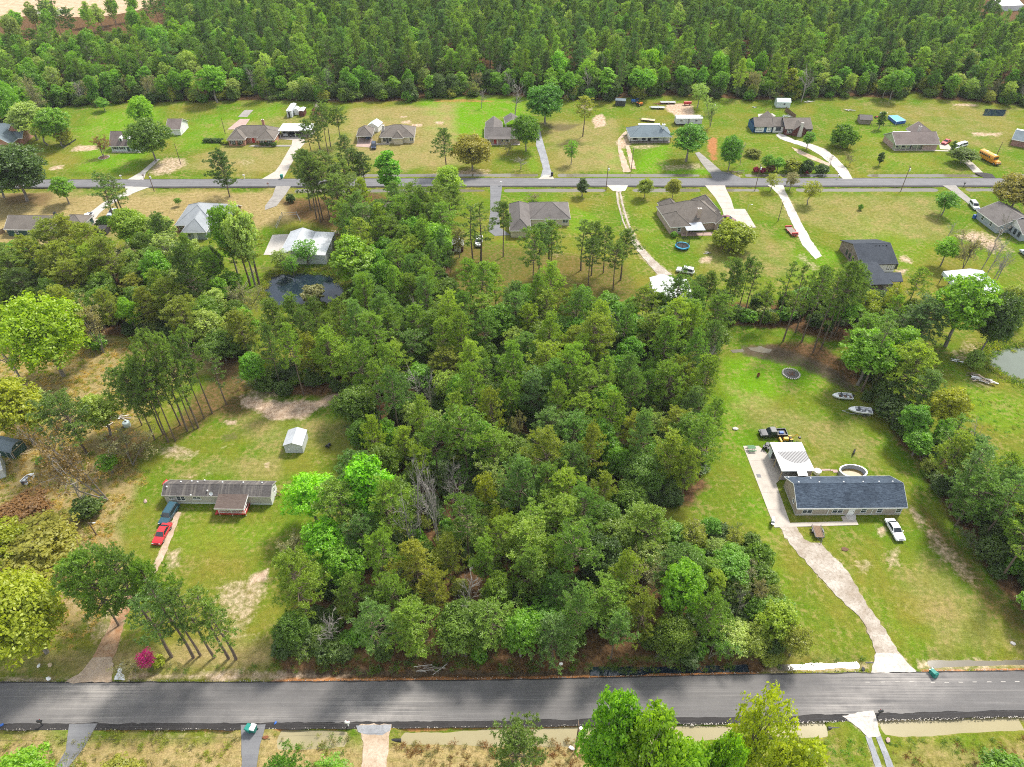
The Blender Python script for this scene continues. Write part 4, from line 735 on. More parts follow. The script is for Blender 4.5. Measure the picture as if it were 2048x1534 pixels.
def in_poly(x, y, poly):
    c = False; n = len(poly)
    for i in range(n):
        ax, ay = poly[i]; bx, by = poly[(i + 1) % n]
        if (ay > y) != (by > y) and x < (bx - ax) * (y - ay) / (by - ay) + ax: c = not c
    return c
class Scatter:
    def __init__(s): s.g = {}
    def ok(s, x, y, d):
        i, j = int(x // 4), int(y // 4); k = int(d // 4) + 1
        for a in range(i - k, i + k + 1):
            for b_ in range(j - k, j + k + 1):
                for (u, v) in s.g.get((a, b_), ()):
                    if (u - x) ** 2 + (v - y) ** 2 < d * d: return False
        return True
    def add(s, x, y): s.g.setdefault((int(x // 4), int(y // 4)), []).append((x, y))
SC = Scatter()
def T(kind, bx, by, ty, wpx, tint, label, group=None, **k):
    o = ptree(kind, bx, by, ty, wpx, tint, label, group, **k); SC.add(o.location.x, o.location.y); return o

# --- trees below the near road (feet outside the picture)
T('leafy', 45, 1600, 1476, 135, 'bright', 'bright green leafy tree in the bottom left corner below the road')
T('bare', 135, 1560, 1490, 95, 'tan', 'bare grey branching tree beside the short asphalt driveway at bottom left')
T('bush', 230, 1575, 1505, 105, 'olive', 'dark olive bush right of the bottom left asphalt driveway')
T('wide', 558, 1600, 1478, 135, 'green', 'round green pine crown beside the asphalt driveway with the teal bins')
T('airy', 668, 1570, 1500, 85, 'green', 'small loose green tree left of the pale dirt driveway at the bottom')
T('full', 1034, 1575, 1424, 138, (0.21,0.254,0.0725), 'pine standing alone in front of the muddy ditch at bottom centre')
T('leafy', 1222, 1610, 1386, 120, 'bright', 'tall bright green tree beside the near utility pole', 'bright trees at the bottom edge')
T('leafy', 1300, 1650, 1400, 150, 'bright', 'middle of the bright green trees overlapping the near road', 'bright trees at the bottom edge')
T('oak', 1375, 1680, 1455, 175, 'bright', 'broad bright green crown at the bottom edge right of the utility pole', 'bright trees at the bottom edge')
T('airy', 1515, 1600, 1382, 118, 'yellow', 'yellow-green tree with thin top reaching over the near road')
T('leafy', 1590, 1650, 1462, 135, 'yellow', 'yellow-green tree left of the twin gravel wheel tracks')
T('leafy', 1440, 1660, 1470, 90, 'bright', 'small green crown between the bright and yellow trees at the bottom')
T('bush', 2030, 1570, 1490, 110, 'bright', 'bright green bush in the bottom right corner')
T('shrub', 1985, 1545, 1522, 40, 'brown', 'reddish brown shrub at the bottom right edge')
T('airy', 1490, 1600, 1475, 60, 'pale', 'pale thin tree low between the bright trees')
# --- left lots near the road
T('oak', 20, 1305, 1118, 190, 'yellow', 'big yellow-green tree at the left edge above the near road')
T('leafy', 75, 1130, 1015, 170, (.30,.27,.055), 'wide pale olive oak at the left edge')
T('leafy', 0, 1130, 1030, 110, 'yellow', 'yellow tree cut by the left edge below the brown thicket')
T('wide', 175, 1252, 1072, 165, 'pine', 'largest spreading pine left of the dirt driveway')
T('full', 240, 1245, 1085, 105, 'ypine', 'pine leaning over the dirt driveway beside the largest pine')
T('wide', 296, 1240, 1105, 100, 'pine', 'pine right above the dirt driveway near the red car')
for i, (bx, by, ty, wp) in enumerate([(345,1312,1178,95),(388,1316,1160,88),(400,1312,1180,70),(428,1314,1168,84),(456,1318,1172,90),(472,1320,1190,85)]):
    T('thin', bx, by, ty, wp, 'ypine', ['leftmost thin pine of the row behind the magenta azalea','second thin pine of the row behind the magenta azalea','slim pine close beside the second pine of the roadside row','fourth thin pine of the roadside row','fifth thin pine of the roadside row','rightmost thin pine of the roadside row'][i], 'thin pines in the roadside row')
T('airy', 290, 1334, 1296, 38, 'magenta', 'magenta azalea bush by the near road', name='shrub'); T('shrub', 314, 1328, 1306, 26, 'gold', 'small golden shrub beside the magenta azalea')
T('twig', 262, 1328, 1290, 50, 'tan', 'twiggy pale bush left of the magenta azalea')
T('full', 130, 905, 770, 130, 'ypine', 'round dark pine standing in the left field')
T('twig', 160, 1000, 838, 130, 'brown', 'large bare brownish tree in the left field', cat='tree'); T('twig', 245, 930, 850, 90, 'tan', 'bare grey tree below the board pile in the left field')
T('leafy', 213, 945, 902, 42, 'bright', 'small bright green tree in the dry left field'); T('shrub', 166, 1030, 985, 60, 'dark', 'dark green bush in the left field'); T('bare', 150, 1020, 948, 50, 'tan', 'small leafless sapling behind the dark green bush')
T('bush', 45, 1028, 975, 95, 'brown', 'brown and green thicket at the left edge below the green shed'); T('leafy', 20, 890, 764, 130, 'yellow', 'yellow-green tree at the left edge above the green shed'); T('leafy', 60, 860, 790, 90, 'pale', 'pale green tree beside the yellow one at the left edge')
T('leafy', 195, 870, 790, 80, 'pale', 'pale green tree right of the round dark pine'); T('shrub', 85, 925, 905, 30, 'green', 'small green shrub beside the dark shed')
for i, (bx, by, ty, wp, kd) in enumerate([(338,884,712,100,'pine'),(352,882,690,92,'pine'),(388,858,662,90,'pine'),(376,862,700,80,'thin'),(396,856,690,80,'thin'),(283,868,715,100,'full'),(250,850,735,95,'full'),(453,808,700,60,'thin'),(424,826,650,85,'pine'),(310,880,735,85,'pine'),(360,850,655,85,'pine'),(408,838,668,80,'pine')]):
    T(kd, bx, by, ty, wp * .82, 'ypine', ['pine in the clump behind the mobile home, front trunk','pine in the clump left of the bare sandy patch, tall front trunk','pine at the right end of the clump with bare trunks','slim pine inside the clump with bare trunks','slim pine beside the right end of the clump','full pine at the left side of the clump','leftmost pine of the clump in the left field','lone slim pine leaning above the sandy patch','tall pine at the top right of the clump','pine at the front left of the clump','tall pine in the middle of the clump','pine between the clump and the lone slim pine'][i], 'pine clump behind the mobile home')
T('oak', 75, 752, 598, 175, (.31,.385,.008), 'big round yellow-green tree at the left edge'); T('twig', 178, 706, 606, 75, 'tan', 'bare pale tree at the edge of the left wood'); T('bare', 12, 770, 680, 90, 'tan', 'dead grey branching tree at the left edge below the round yellow tree')
T('shrub', 186, 698, 668, 40, 'green', 'green shrub under the bare pale tree')
# --- left middle wood: the ones that can be told apart
T('leafy', 480, 572, 398, 75, 'pale', 'tall pale green tree in front of the grey roofed house'); T('leafy', 450, 560, 408, 70, 'green', 'fresh green tree left of the tall pale one'); T('thin', 520, 568, 420, 75, 'olive', 'thin olive pine with bare trunk beside the pond'); T('thin', 500, 572, 440, 65, 'olive', 'thin leaning pine left of the pond')
T('full', 375, 640, 488, 85, 'dark', 'dark conical pine in the left wood'); T('oak', 277, 497, 416, 78, (0.196,0.268,0.029), 'round green tree behind the grey roofed house lawn'); T('leafy', 335, 500, 432, 60, 'pale', 'pale yellow tree left of the grey roofed house')
T('airy', 330, 560, 468, 80, 'pale', 'pale grey-green tree in the left wood'); T('leafy', 310, 600, 500, 70, 'bright', 'bright green young tree in the left wood'); T('leafy', 40, 560, 480, 95, 'bright', 'bright green tree below the dark green house'); T('full', 20, 600, 500, 100, 'ypine', 'green pine at the left edge below the dark green house')
for i, (bx, by, ty, wp) in enumerate([(95,540,435,110),(140,545,428,95),(180,560,440,90),(210,590,470,90),(130,590,480,100),(60,575,470,85)]):
    T('full', bx, by, ty, wp, 'olive', ['olive pine closest to the dark green house roof','second olive pine right of the dark green house','third olive pine right of the dark green house','rightmost olive pine of the group by the dark green house','lower middle olive pine of the group by the dark green house','lowest left olive pine of the group by the dark green house'][i], 'olive pines beside the dark green house')
T('shrub', 222, 522, 495, 34, 'dark', 'small dark evergreen on the lawn below the dark shed'); T('leafy', 415, 700, 618, 75, 'pale', 'pale yellow-green tree at the right end of the left wood')
T('twig', 240, 560, 500, 60, 'tan', 'pale bare tree in the left wood below the dark evergreen')
# --- pond and middle
T('leafy', 705, 592, 474, 105, 'bright', 'bright yellow-green tree on the right bank of the pond'); T('airy', 610, 530, 482, 52, 'green', 'small green tree in front of the white barn'); T('airy', 582, 552, 512, 34, 'bright', 'slim bright sapling at the pond edge'); T('leafy', 870, 535, 445, 72, 'bright', 'bright green tree left of the red shed'); T('shrub', 625, 600, 570, 50, 'tan', 'pale leafless bush on the near pond bank')
for i, (bx, by, ty, wp) in enumerate([(545,700,596,60),(588,708,588,64),(632,712,590,66),(676,700,592,64),(610,735,610,64),(655,738,625,60),(570,735,628,55)]):
    T('full', bx, by, ty, wp, 'ypine', 'green pine at the near side of the pond, ' + ['leftmost of the front screen','second of the front screen','third of the front screen','rightmost of the front screen','low middle behind the sandy patch','low right behind the sandy patch','low left behind the sandy patch'][i], 'pines on the near pond bank')
T('airy', 560, 540, 500, 45, 'pale', 'pale bush at the left corner of the pond')
for i, (bx, by, ty, wp) in enumerate([(622,420,300,60),(634,438,295,62),(641,446,310,66),(645,440,305,60),(660,445,320,64),(682,440,330,70),(690,462,345,72),(705,455,350,70),(665,400,300,64),(700,420,318,66)]):
    T('pine', bx, by, ty, wp, (0.167,0.217,0.0653), ['leftmost bare trunk of the pines left of the brown roofed house'][0] if i == 0 else ['second','third','fourth','fifth','sixth','seventh','eighth','ninth','tenth'][i - 1] + ' tall pine in the grove left of the brown roofed house', 'pine grove left of the brown roofed house')
for i, (bx, by, ty, wp) in enumerate([(625,318,236,42),(657,309,205,44),(662,293,205,46),(645,320,250,22),(683,290,212,50),(700,350,268,55),(640,300,230,40)]):
    T('pine', bx, by, ty, wp, 'ypine', ['pine beside the white carport of the brick house','tall pine right of the brick house driveway','tall pine near the far shed','very slim pine beside the brick house driveway','tall pine left of the hip roofed carport','pine at the verge of the far road','slender pine behind the pickup with the brown bed'][i], 'tall pines around the brick house driveway')
T('pine', 734, 392, 300, 52, 'dark', 'dark pine beside the far road left of the bright column tree'); T('pine', 715, 390, 298, 50, 'dark', 'dark slim pine left of the bare one at the far road'); T('bare', 722, 392, 318, 40, 'tan', 'bare grey tree between two pines at the far road'); T('column', 783, 400, 300, 58, (0.196,0.392,0.0174), 'bright green column shaped tree at the far road')
for i, (bx, by, ty, wp) in enumerate([(825,440,362,62),(850,480,372,66),(880,470,366,70),(868,500,400,72),(838,470,385,62),(905,440,380,56),(760,470,420,60),(730,520,440,70),(780,520,430,72),(812,540,450,70)]):
    T('full', bx, by, ty, wp, 'ypine', ['first','second','third','fourth','fifth','sixth','seventh','eighth','ninth','tenth'][i] + ' dense green pine in the clump right of the brown roofed house', 'pines right of the brown roofed house')
T('pine', 893, 346, 255, 58, 'ypine', 'tall dark pine standing alone before the far road lawn'); T('oak', 945, 340, 268, 80, (0.312,0.261,0.0508), 'golden olive oak at the far road'); T('leafy', 900, 430, 332, 66, 'pine', 'rounded green tree overlapping the far road')
T('full', 460, 393, 298, 66, 'dark', 'lone dark pine at the near side of the far road'); T('oak', 55, 402, 290, 140, 'dark', 'big dark oak at the left end of the far road'); T('leafy', 8, 395, 330, 70, 'oak', 'green oak cut by the left edge at the far road')
T('leafy', 138, 407, 354, 48, 'bright', 'small bright tree on the lawn beside the big dark oak')
for i, (bx, by, ty, wp) in enumerate([(237,455,342,62),(246,440,345,58),(250,436,350,52)]): T('thin', bx, by, ty, wp, 'ypine', ['left one of three thin pines by the curved driveway','middle one of three thin pines by the curved driveway','right one of three thin pines by the curved driveway'][i], 'three thin pines by the curved driveway')
T('bush', 215, 452, 432, 30, 'green', 'round green shrub beside the silver car'); T('shrub', 203, 456, 441, 24, 'dark', 'dark shrub left of the three thin pines'); T('shrub', 583, 404, 388, 18, 'dark', 'small dark shrub on the lawn by the sloping driveway')
T('leafy', 358, 412, 396, 14, 'bright', 'small green sapling left of the grey roofed house')
# --- far yards
T('oak', 312, 322, 236, 88, 'oak', 'large oak in front of the white cottage driveway'); T('oak', 296, 262, 192, 54, (0.246,0.377,0.0174), 'bright green tree on the lawn behind the cottage'); T('twig', 207, 314, 276, 44, 'brown', 'bare vase shaped tree left of the white cottage')
T('oak', 1052, 302, 228, 64, (0.152,0.246,0.0174), 'round green tree beside the house with the red door'); T('oak', 1090, 248, 167, 86, (0.109,0.239,0.0261), 'large dark green oak behind the house with the red door'); T('bare', 1030, 229, 160, 48, 'tan', 'tall bare tree behind the house with the red door'); T('bare', 963, 216, 180, 24, 'tan', 'small bare tree in the bright green back lawn')
T('pine', 1166, 273, 190, 52, 'olive', 'lone tall pine on the lawn right of the large oak'); T('airy', 1142, 329, 280, 32, 'green', 'slim green tree on the lawn right of the long driveway'); T('bare', 1042, 338, 312, 36, 'tan', 'low pale bare tree before the house with the red door'); T('twig', 1015, 310, 285, 22, 'tan', 'small twiggy tree before the house with the red door')
T('leafy', 1372, 323, 246, 84, (0.138,0.29,0.0261), 'large green tree at the right end of the blue-grey roofed house'); T('oak', 1456, 341, 268, 50, (0.123,0.239,0.0261), 'green tree between the red dirt track and the ranch house'); T('bare', 1480, 330, 282, 22, 'tan', 'dead snag beside the green tree near the ranch house'); T('twig', 1420, 255, 205, 46, 'pale', 'pale budding tree behind the white trailer home')
for i, (bx, by, ty, wp, kd, tn_) in enumerate([(1532,343,308,30,'leafy','green'),(1511,344,334,13,'shrub',(.34,.02,.09)),(1524,345,335,15,'shrub',(.34,.02,.10)),(1553,343,314,26,'leafy','green'),(1581,344,318,34,'shrub','olive'),(1611,345,318,30,'shrub','dark'),(1614,346,336,17,'shrub',(.40,.03,.14)),(1643,347,328,28,'shrub','dark'),(1540,344,325,18,'shrub','brown')]):
    T(kd, bx, by, ty, wp, tn_, ['small green tree at the left end of the roadside hedge','leftmost magenta azalea in the roadside hedge','magenta azalea below the small green tree of the hedge','second green tree of the roadside hedge','large olive bush in the roadside hedge','dark bush behind the right azalea of the hedge','rightmost magenta azalea of the roadside hedge','dark rounded bush at the right end of the hedge','brown bush between the two green hedge trees'][i], 'roadside hedge before the ranch house')
T('bush', 1506, 312, 296, 32, 'olive', 'low pale bush on the ranch house lawn'); T('bush', 1681, 294, 248, 54, (0.167,0.268,0.0174), 'big round green bush on the lawn beside the curved gravel driveway'); T('leafy', 1613, 298, 264, 28, 'green', 'small round tree beside the curved gravel driveway'); T('column', 1757, 331, 304, 15, 'dark', 'small columnar evergreen on the lawn left of the brown roofed ranch'); T('bare', 1660, 331, 308, 20, 'brown', 'small dark sapling on the curved gravel driveway'); T('twig', 1700, 330, 305, 22, 'tan', 'bare bushy sapling right of the curved gravel driveway')
T('oak', 1921, 326, 297, 54, 'oak', 'small spreading oak beside the concrete driveway near the school bus'); T('column', 1902, 305, 281, 13, 'oak', 'narrow dark tree beside the white cars'); T('column', 1757, 258, 222, 18, 'oak', 'slim tree beside the ruined shed'); T('oak', 2020, 421, 350, 96, (0.29,0.239,0.0435), 'broad golden olive oak at the right end of the far road')
T('leafy', 1883, 430, 383, 48, 'green', 'young oak on the lawn left of the blue grey house'); T('leafy', 1898, 531, 474, 48, 'bright', 'bright green round tree left of the metal carport'); T('bare', 1892, 480, 448, 26, 'tan', 'small leafless tree above the bright green one'); T('bare', 1990, 482, 420, 40, 'tan', 'bare tree before the blue grey house')
for i, (bx, by, ty) in enumerate([(1985,540,470),(1994,560,480),(2004,565,500),(2012,560,505)]): T('bare', bx, by, ty, 34, 'tan', ['first','second','third','fourth'][i] + ' leafless slim tree in the row behind the metal carport', 'leafless trees behind the metal carport')
T('twig', 1945, 538, 475, 70, 'tan', 'large pale thicket of bare twigs behind the metal carport')
T('column', 1164, 393, 357, 27, 'dark', 'dark cone shaped evergreen on the lawn at the far road'); T('oak', 1288, 396, 356, 34, 'olive', 'left one of two round olive trees at the far road'); T('oak', 1344, 397, 356, 32, 'olive', 'right one of two round olive trees at the far road')
T('airy', 1541, 381, 346, 32, 'olive', 'thin olive sapling left of the white gravel driveway mouth'); T('airy', 1579, 380, 344, 32, 'tan', 'thin brownish sapling right of the white gravel driveway mouth'); T('airy', 1615, 409, 361, 42, 'yellow', 'yellow-green young tree on the lawn by the far road'); T('shrub', 1720, 420, 408, 10, 'green', 'tiny shrub in the middle of the right lawn')
T('bush', 1458, 496, 444, 82, 'yellow', 'broad yellow-green tree beside the tan brick house'); T('shrub', 1347, 474, 463, 13, 'green', 'small green shrub by the tan brick house wall')
T('twig', 1065, 403, 390, 24, 'tan', 'pair of thin bare shrubs behind the tan house')
# --- pine yard
for i, (bx, by, ty, wp, kd) in enumerate([(945,532,408,52,'thin'),(963,523,402,62,'thin'),(1007,513,400,54,'pine'),(1066,584,452,66,'pine'),(1078,560,440,62,'pine'),(1096,548,436,62,'thin'),(1101,546,440,55,'pine'),(1161,540,437,50,'thin'),(1183,550,440,58,'pine'),(1206,545,450,56,'pine'),(1240,560,455,66,'pine'),(1175,580,470,50,'pine'),(1225,580,480,55,'pine')]):
    T(kd, bx, by, ty, wp, 'ypine', ['first lone pine right of the red shed','second lone pine right of the red shed','pine at the end of the asphalt driveway by the tan house','front pine of the trio before the tan house','second pine of the trio before the tan house','slim pine with broken lower limbs before the tan house','thick pine beside the slim one before the tan house','leftmost slim pine of the group left of the gravel track','pine in the middle of the group left of the gravel track','broad pine of the group left of the gravel track','rightmost pine of the group left of the gravel track','pine low in the group left of the gravel track','pine at the foot of the group left of the gravel track'][i], 'pines on the brown needle lawn')
T('airy', 917, 515, 455, 34, 'tan', 'thin bare barked tree in front of the red shed')
# --- right pine bank
for i, (bx, by, ty, wp, kd) in enumerate([(1447,635,513,58,'pine'),(1455,640,530,50,'pine'),(1478,618,512,48,'pine'),(1488,632,520,44,'thin'),(1555,640,522,44,'thin'),(1567,682,525,50,'thin'),(1604,684,530,52,'thin'),(1626,704,535,55,'thin'),(1641,698,518,66,'pine'),(1657,682,522,66,'pine'),(1690,652,540,72,'pine'),(1668,672,520,60,'pine'),(1590,665,540,44,'thin'),(1612,660,528,48,'pine'),(1420,620,540,50,'full'),(1400,625,550,55,'full')]):
    T(kd, bx, by, ty, wp, 'ypine', ['tall pine of the left pair on the bank','pine close behind the left pair on the bank','pine right of the left pair on the bank','thin leaning pine right of the left pair on the bank'][i] if i < 4 else ('%s bare trunked pine from the left in the row below the dark roofed house' % ['first','third','fourth','sixth','seventh','eighth','tenth','ninth','second','fifth'][i - 4] if i < 14 else ['nearer full pine beside the white roofed shop','farther full pine beside the white roofed shop'][i - 14]), 'pines on the bank below the dark roofed house')
T('thin', 1722, 782, 640, 70, 'ypine', 'tall leaning pine at the corner of the lawn with the fire pit'); T('wide', 1850, 692, 598, 125, (0.123,0.181,0.0725), 'wide spreading pine left of the pond at the right'); T('leafy', 1937, 692, 546, 125, 'bright', 'tall bright green tree in front of the metal carport'); T('oak', 2000, 706, 590, 95, 'dark', 'dark green tree above the pond at the right edge'); T('leafy', 1745, 770, 660, 110, 'bright', 'bright green leafy tree behind the tall leaning pine'); T('leafy', 1800, 760, 655, 90, 'bright', 'second bright leafy tree left of the wide pine'); T('wide', 1830, 800, 688, 120, 'pine', 'dark pine right of the two boats'); T('airy', 1790, 640, 568, 45, 'gold', 'golden budding tree in front of the dark roofed house porch'); T('airy', 1735, 640, 580, 60, 'yellow', 'yellow-green small tree below the dark roofed house'); T('leafy', 1690, 660, 590, 65, 'bright', 'green tree behind the row of bare trunks'); T('shrub', 1955, 735, 700, 34, 'pale', 'pale green shrub on the pond bank'); T('leafy', 1900, 870, 780, 80, 'yellow', 'yellow-green tree inside the right wood edge'); T('oak', 2030, 640, 570, 70, 'olive', 'olive tree at the right edge behind the pond')
T('leafy', 1840, 910, 852, 62, 'bright', 'bright green young tree at the edge of the right wood beside the lawn'); T('shrub', 1735, 800, 782, 22, 'dark', 'small dark shrub at the foot of the tall leaning pine')
# --- wood: the ones that can be told apart
T('leafy', 618, 1045, 932, 110, (.245,.46,.012), 'bright green tree at the right end of the mobile home'); T('leafy', 732, 1055, 912, 110, (.24,.46,.012), 'brightest green rounded tree at the left side of the central wood'); T('leafy', 648, 1128, 1030, 95, (.21,.42,.012), 'bright green tree below the two brightest ones'); T('leafy', 690, 1180, 1085, 85, 'bright', 'green leafy tree at the lower left of the central wood'); T('twig', 590, 1110, 1055, 60, 'tan', 'bare bushy tree on the lawn edge left of the central wood')
for i, (bx, by, ty) in enumerate([(830,1090,920),(868,1120,950),(850,1060,940),(812,1130,1010)]): T('bare', bx, by, ty, 62, 'tan', ['tall bare grey tree in the central wood','second tall bare grey tree in the central wood','slim bare grey tree behind the tall pair','bare grey tree left of the tall pair'][i], 'bare grey trees in the central wood')
T('twig', 1290, 1185, 1110, 80, 'tan', 'greyish bare tree in the lower right of the central wood'); T('twig', 1030, 905, 838, 40, 'tan', 'dead snag with pale limbs inside the central wood'); T('bare', 660, 740, 640, 46, 'tan', 'dead broken tree at the upper left of the central wood'); T('leafy', 1365, 1245, 1120, 95, 'bright', 'bright green tree near the lower right of the central wood'); T('bush', 1560, 1275, 1190, 90, 'pine', 'dense bush at the right corner of the central wood'); T('twig', 1010, 985, 905, 70, 'pale', 'pale budding tree in the middle of the central wood'); T('airy', 970, 1030, 945, 50, 'gold', 'golden budding tree in the middle of the central wood'); T('airy', 1000, 1080, 1010, 50, 'yellow', 'yellow-green young tree in the middle of the central wood'); T('bare', 1485, 1240, 1170, 30, 'tan', 'dead snag near the right end of the central wood')

# --- the woods
WLAB = {'central': ('the central wood', 'the central wood'), 'left': ('the left wood', 'the wood left of the pond'), 'right': ('the right wood strip', 'the wood strip along the right edge'), 'thicket': ('the low thicket', 'the low thicket'), 'pinebank': ('the bank tree belt', 'the tree belt below the dark roofed house'), 'mid': ('the pond stand', 'the pine stand right of the pond')}
CLEAR = [wpoly([(1195,860),(1300,840),(1300,905),(1210,905)]), wpoly([(935,1190),(1000,1180),(985,1255),(950,1265)]), wpoly(POND_L), wpoly(POND_R)]
PINE_WORD = ['mid green', 'yellow-green', 'deep green', 'pale yellow-green', 'grey-green', 'fresh green']
PINE_CAP = 280
wood_mass = []
def pine_count(): return sum(1 for o in bpy.data.objects if o.name.startswith('pine_tree'))
def part_of(poly, x, y):
    xs_ = [p_[0] for p_ in poly]; ys_ = [p_[1] for p_ in poly]; v = (y - min(ys_)) / (max(ys_) - min(ys_)); pq = Q(x, y)[0]
    us = sorted(p_[0] for p_ in poly if True); u = (x - us[0]) / (us[-1] - us[0])
    row = ['front row', 'lower part', 'middle', 'upper part', 'back row'][min(4, int(v * 5))]
    return row + ', ' + ['left side', 'left of centre', 'right of centre', 'right side'][min(3, int(u * 4))]
def fill_wood(key, dmin, mix, hmin, hmax, seed):
    poly = [tuple(p_) for p_ in wpoly(WOOD[key])]; g = random.Random(seed); xs_ = [p_[0] for p_ in poly]; ys_ = [p_[1] for p_ in poly]; n = 0
    cand = []; npn = pine_count()
    for _ in range(14000):
        x = g.uniform(min(xs_), max(xs_)); y = g.uniform(min(ys_), max(ys_))
        if not in_poly(x, y, poly) or any(in_poly(x, y, [tuple(q) for q in c_]) for c_ in CLEAR): continue
        pq = Q(x, y)
        if pq[0] < -120 or pq[0] > 2170: continue
        if not SC.ok(x, y, dmin * g.uniform(.85, 1.15)): continue
        SC.add(x, y); cand.append((y, x))
    for y, x in sorted(cand):
        u = g.random(); acc = 0
        for kd, tn_, pr, hs, rad, lab in mix:
            acc += pr
            if u <= acc: break
        h = g.uniform(hmin, hmax) * hs
        if KNAME[kd] == 'pine_tree':
            npn += 1
            if npn > PINE_CAP: wood_mass.append((x, y, h, rad * g.uniform(.7, 1.25), kd, g.choice(TINT[tn_]))); continue
        ti = g.randrange(len(TINT[tn_])); rel = (h / hs - hmin) / (hmax - hmin); hw = 'short' if rel < .3 else ('tall' if rel > .72 else 'mid-height')
        base_lab = lab.replace('tall green', PINE_WORD[ti % 6]) if tn_ == 'pine' and 'green' in lab else lab
        plant(kd, x, y, h, rad * g.uniform(.68, 1.28), TINT[tn_][ti], hw + ' ' + base_lab + ' in ' + WLAB[key][0] + ', ' + part_of(poly, x, y), lab.split()[-1] + 's of ' + WLAB[key][1]); n += 1
    return n
PM = [('full','pine',.53,1,3.5,'tall green pine'),('full','olive',.06,.95,3.4,'olive green pine'),('pine','pine',.12,1.06,3.5,'high crowned pine'),('oak','oak',.10,.62,3.4,'dark green broadleaf tree'),('leafy','green',.08,.66,2.9,'fresh green broadleaf tree'),('airy','pale',.05,.6,2.6,'pale thin broadleaf tree'),('bare','tan',.03,.85,2.4,'leafless grey tree'),('oak','dark',.04,.55,3.0,'low dark evergreen tree')]
cnt = fill_wood('mid', 4.6, PM[:3] + [('leafy','green',.3,.8,2.9,'fresh green broadleaf tree')], 14, 18, 5)
LM = [('full','olive',.28,.9,3.9,'olive green pine'),('full','dark',.12,1,3.7,'dark green pine'),('oak','oak',.20,.7,3.6,'dark green broadleaf tree'),('leafy','pale',.12,.75,3,'pale green broadleaf tree'),('leafy','bright',.10,.65,2.8,'bright green broadleaf tree'),('twig','tan',.06,.7,2.8,'leafless grey tree'),('full','pine',.12,1,3.8,'tall green pine')]
cnt += fill_wood('left', 5.2, LM, 12, 18, 7)
RM = [('full','pine',.34,.85,3.6,'tall green pine'),('thin','pine',.18,1.05,3.0,'slim bare trunked pine'),('bush','dark',.20,.42,3.0,'low dark green bushy tree'),('leafy','green',.14,.6,2.7,'fresh green broadleaf tree'),('bare','tan',.06,.75,2.2,'leafless grey tree'),('leafy','bright',.08,.55,2.5,'bright green broadleaf tree')]
cnt += fill_wood('right', 4.0, RM, 13, 18, 9)
cnt += fill_wood('pinebank', 5.5, [('bush','dark',.4,.35,2.6,'low dark green bushy tree'),('pine','pine',.25,1,2.8,'high crowned pine'),('leafy','green',.2,.5,2.6,'fresh green broadleaf tree'),('bush','oak',.15,.4,2.6,'low green bushy tree')], 11, 16, 13)
cnt += fill_wood('thicket', 3.1, [('bush','oak',.34,.85,2.2,'dark bushy tree'),('airy','olive',.26,1,2.2,'green bushy tree'),('leafy','green',.14,1.1,2.4,'fresh green tree'),('airy','pale',.10,.9,2.2,'pale thin tree'),('twig','tan',.06,.9,2.2,'leafless grey tree'),('leafy','pine',.10,1,2.2,'light green bushy tree')], 4.5, 8.0, 15)
cnt += fill_wood('central', 4.7, PM, 11.5, 19, 3)
print('wood trees', cnt, 'pines', pine_count(), 'mass', len(wood_mass))

# --- the far forest: front rows as trees of their own, the mass behind as one
fp = [tuple(p_) for p_ in forest_poly]
fa = np.array(forest_poly); front = []; deep = []; g = random.Random(23); SF = Scatter()
front_x = np.array([p_[0] for p_ in forest_poly[:len(FOREST_FRONT)]]); front_y = np.array([p_[1] for p_ in forest_poly[:len(FOREST_FRONT)]])
quarry_p = [P(x, y) for x, y in [(-420,60),(0,50),(90,40),(160,46),(240,44),(300,25),(345,-20),(345,-90),(-520,-90)]]; right_clear = [P(x, y) for x, y in [(1960,14),(2300,30),(2300,-60),(1960,-60)]]
for _ in range(60000):
    x = g.uniform(-470, 470); y = g.uniform(225, 700)
    dep = y - float(np.interp(x, front_x, front_y))
    if dep < 0: continue
    if in_poly(x, y, quarry_p) or in_poly(x, y, right_clear): continue
    pq = Q(x, y, 18)
    if pq[0] < -250 or pq[0] > 2300 or pq[1] < -160: continue
    if pq[0] < 330 and pq[1] < 48 - .06 * max(0, pq[0]) and g.random() > .04: continue
    if pq[0] > 1965 and pq[1] < 10: continue
    dm = 4.6 if dep < 25 else 5.0
    if not SF.ok(x, y, dm * g.uniform(.8, 1.2)): continue
    SF.add(x, y)
    (front if dep < 11 and -60 < Q(x, y)[0] < 2110 else deep).append((x, y, dep, pq[0]))
FM = [('leafy','green',.34,.62,2.9,'green broadleaf tree'),('leafy','bright',.16,.60,2.8,'bright green broadleaf tree'),('airy','pale',.16,.55,2.8,'pale budding tree'),('full','pine',.10,.95,3.0,'green pine'),('oak','dark',.10,.5,3.2,'dark evergreen tree'),('bare','tan',.08,.7,2.4,'leafless grey tree'),('twig','tan',.06,.55,2.5,'bare twiggy tree')]
secs = [(-200, 250, 'behind the cottage lawn'), (250, 700, 'behind the brick house'), (700, 1050, 'behind the grey roofed house'), (1050, 1450, 'behind the large dark oak'), (1450, 1750, 'behind the white shed'), (1750, 2400, 'behind the school bus house')]
ORD = ['first','second','third','fourth','fifth','sixth','seventh','eighth','ninth','tenth','eleventh','twelfth','thirteenth','fourteenth','fifteenth','sixteenth','seventeenth','eighteenth','nineteenth','twentieth']
edge_n = {}
def edge_label(lab, wh):
    k = edge_n[(lab, wh)] = edge_n.get((lab, wh), -1) + 1
    return ORD[min(k, 19)] + ' ' + lab + ' from left, far forest edge ' + wh
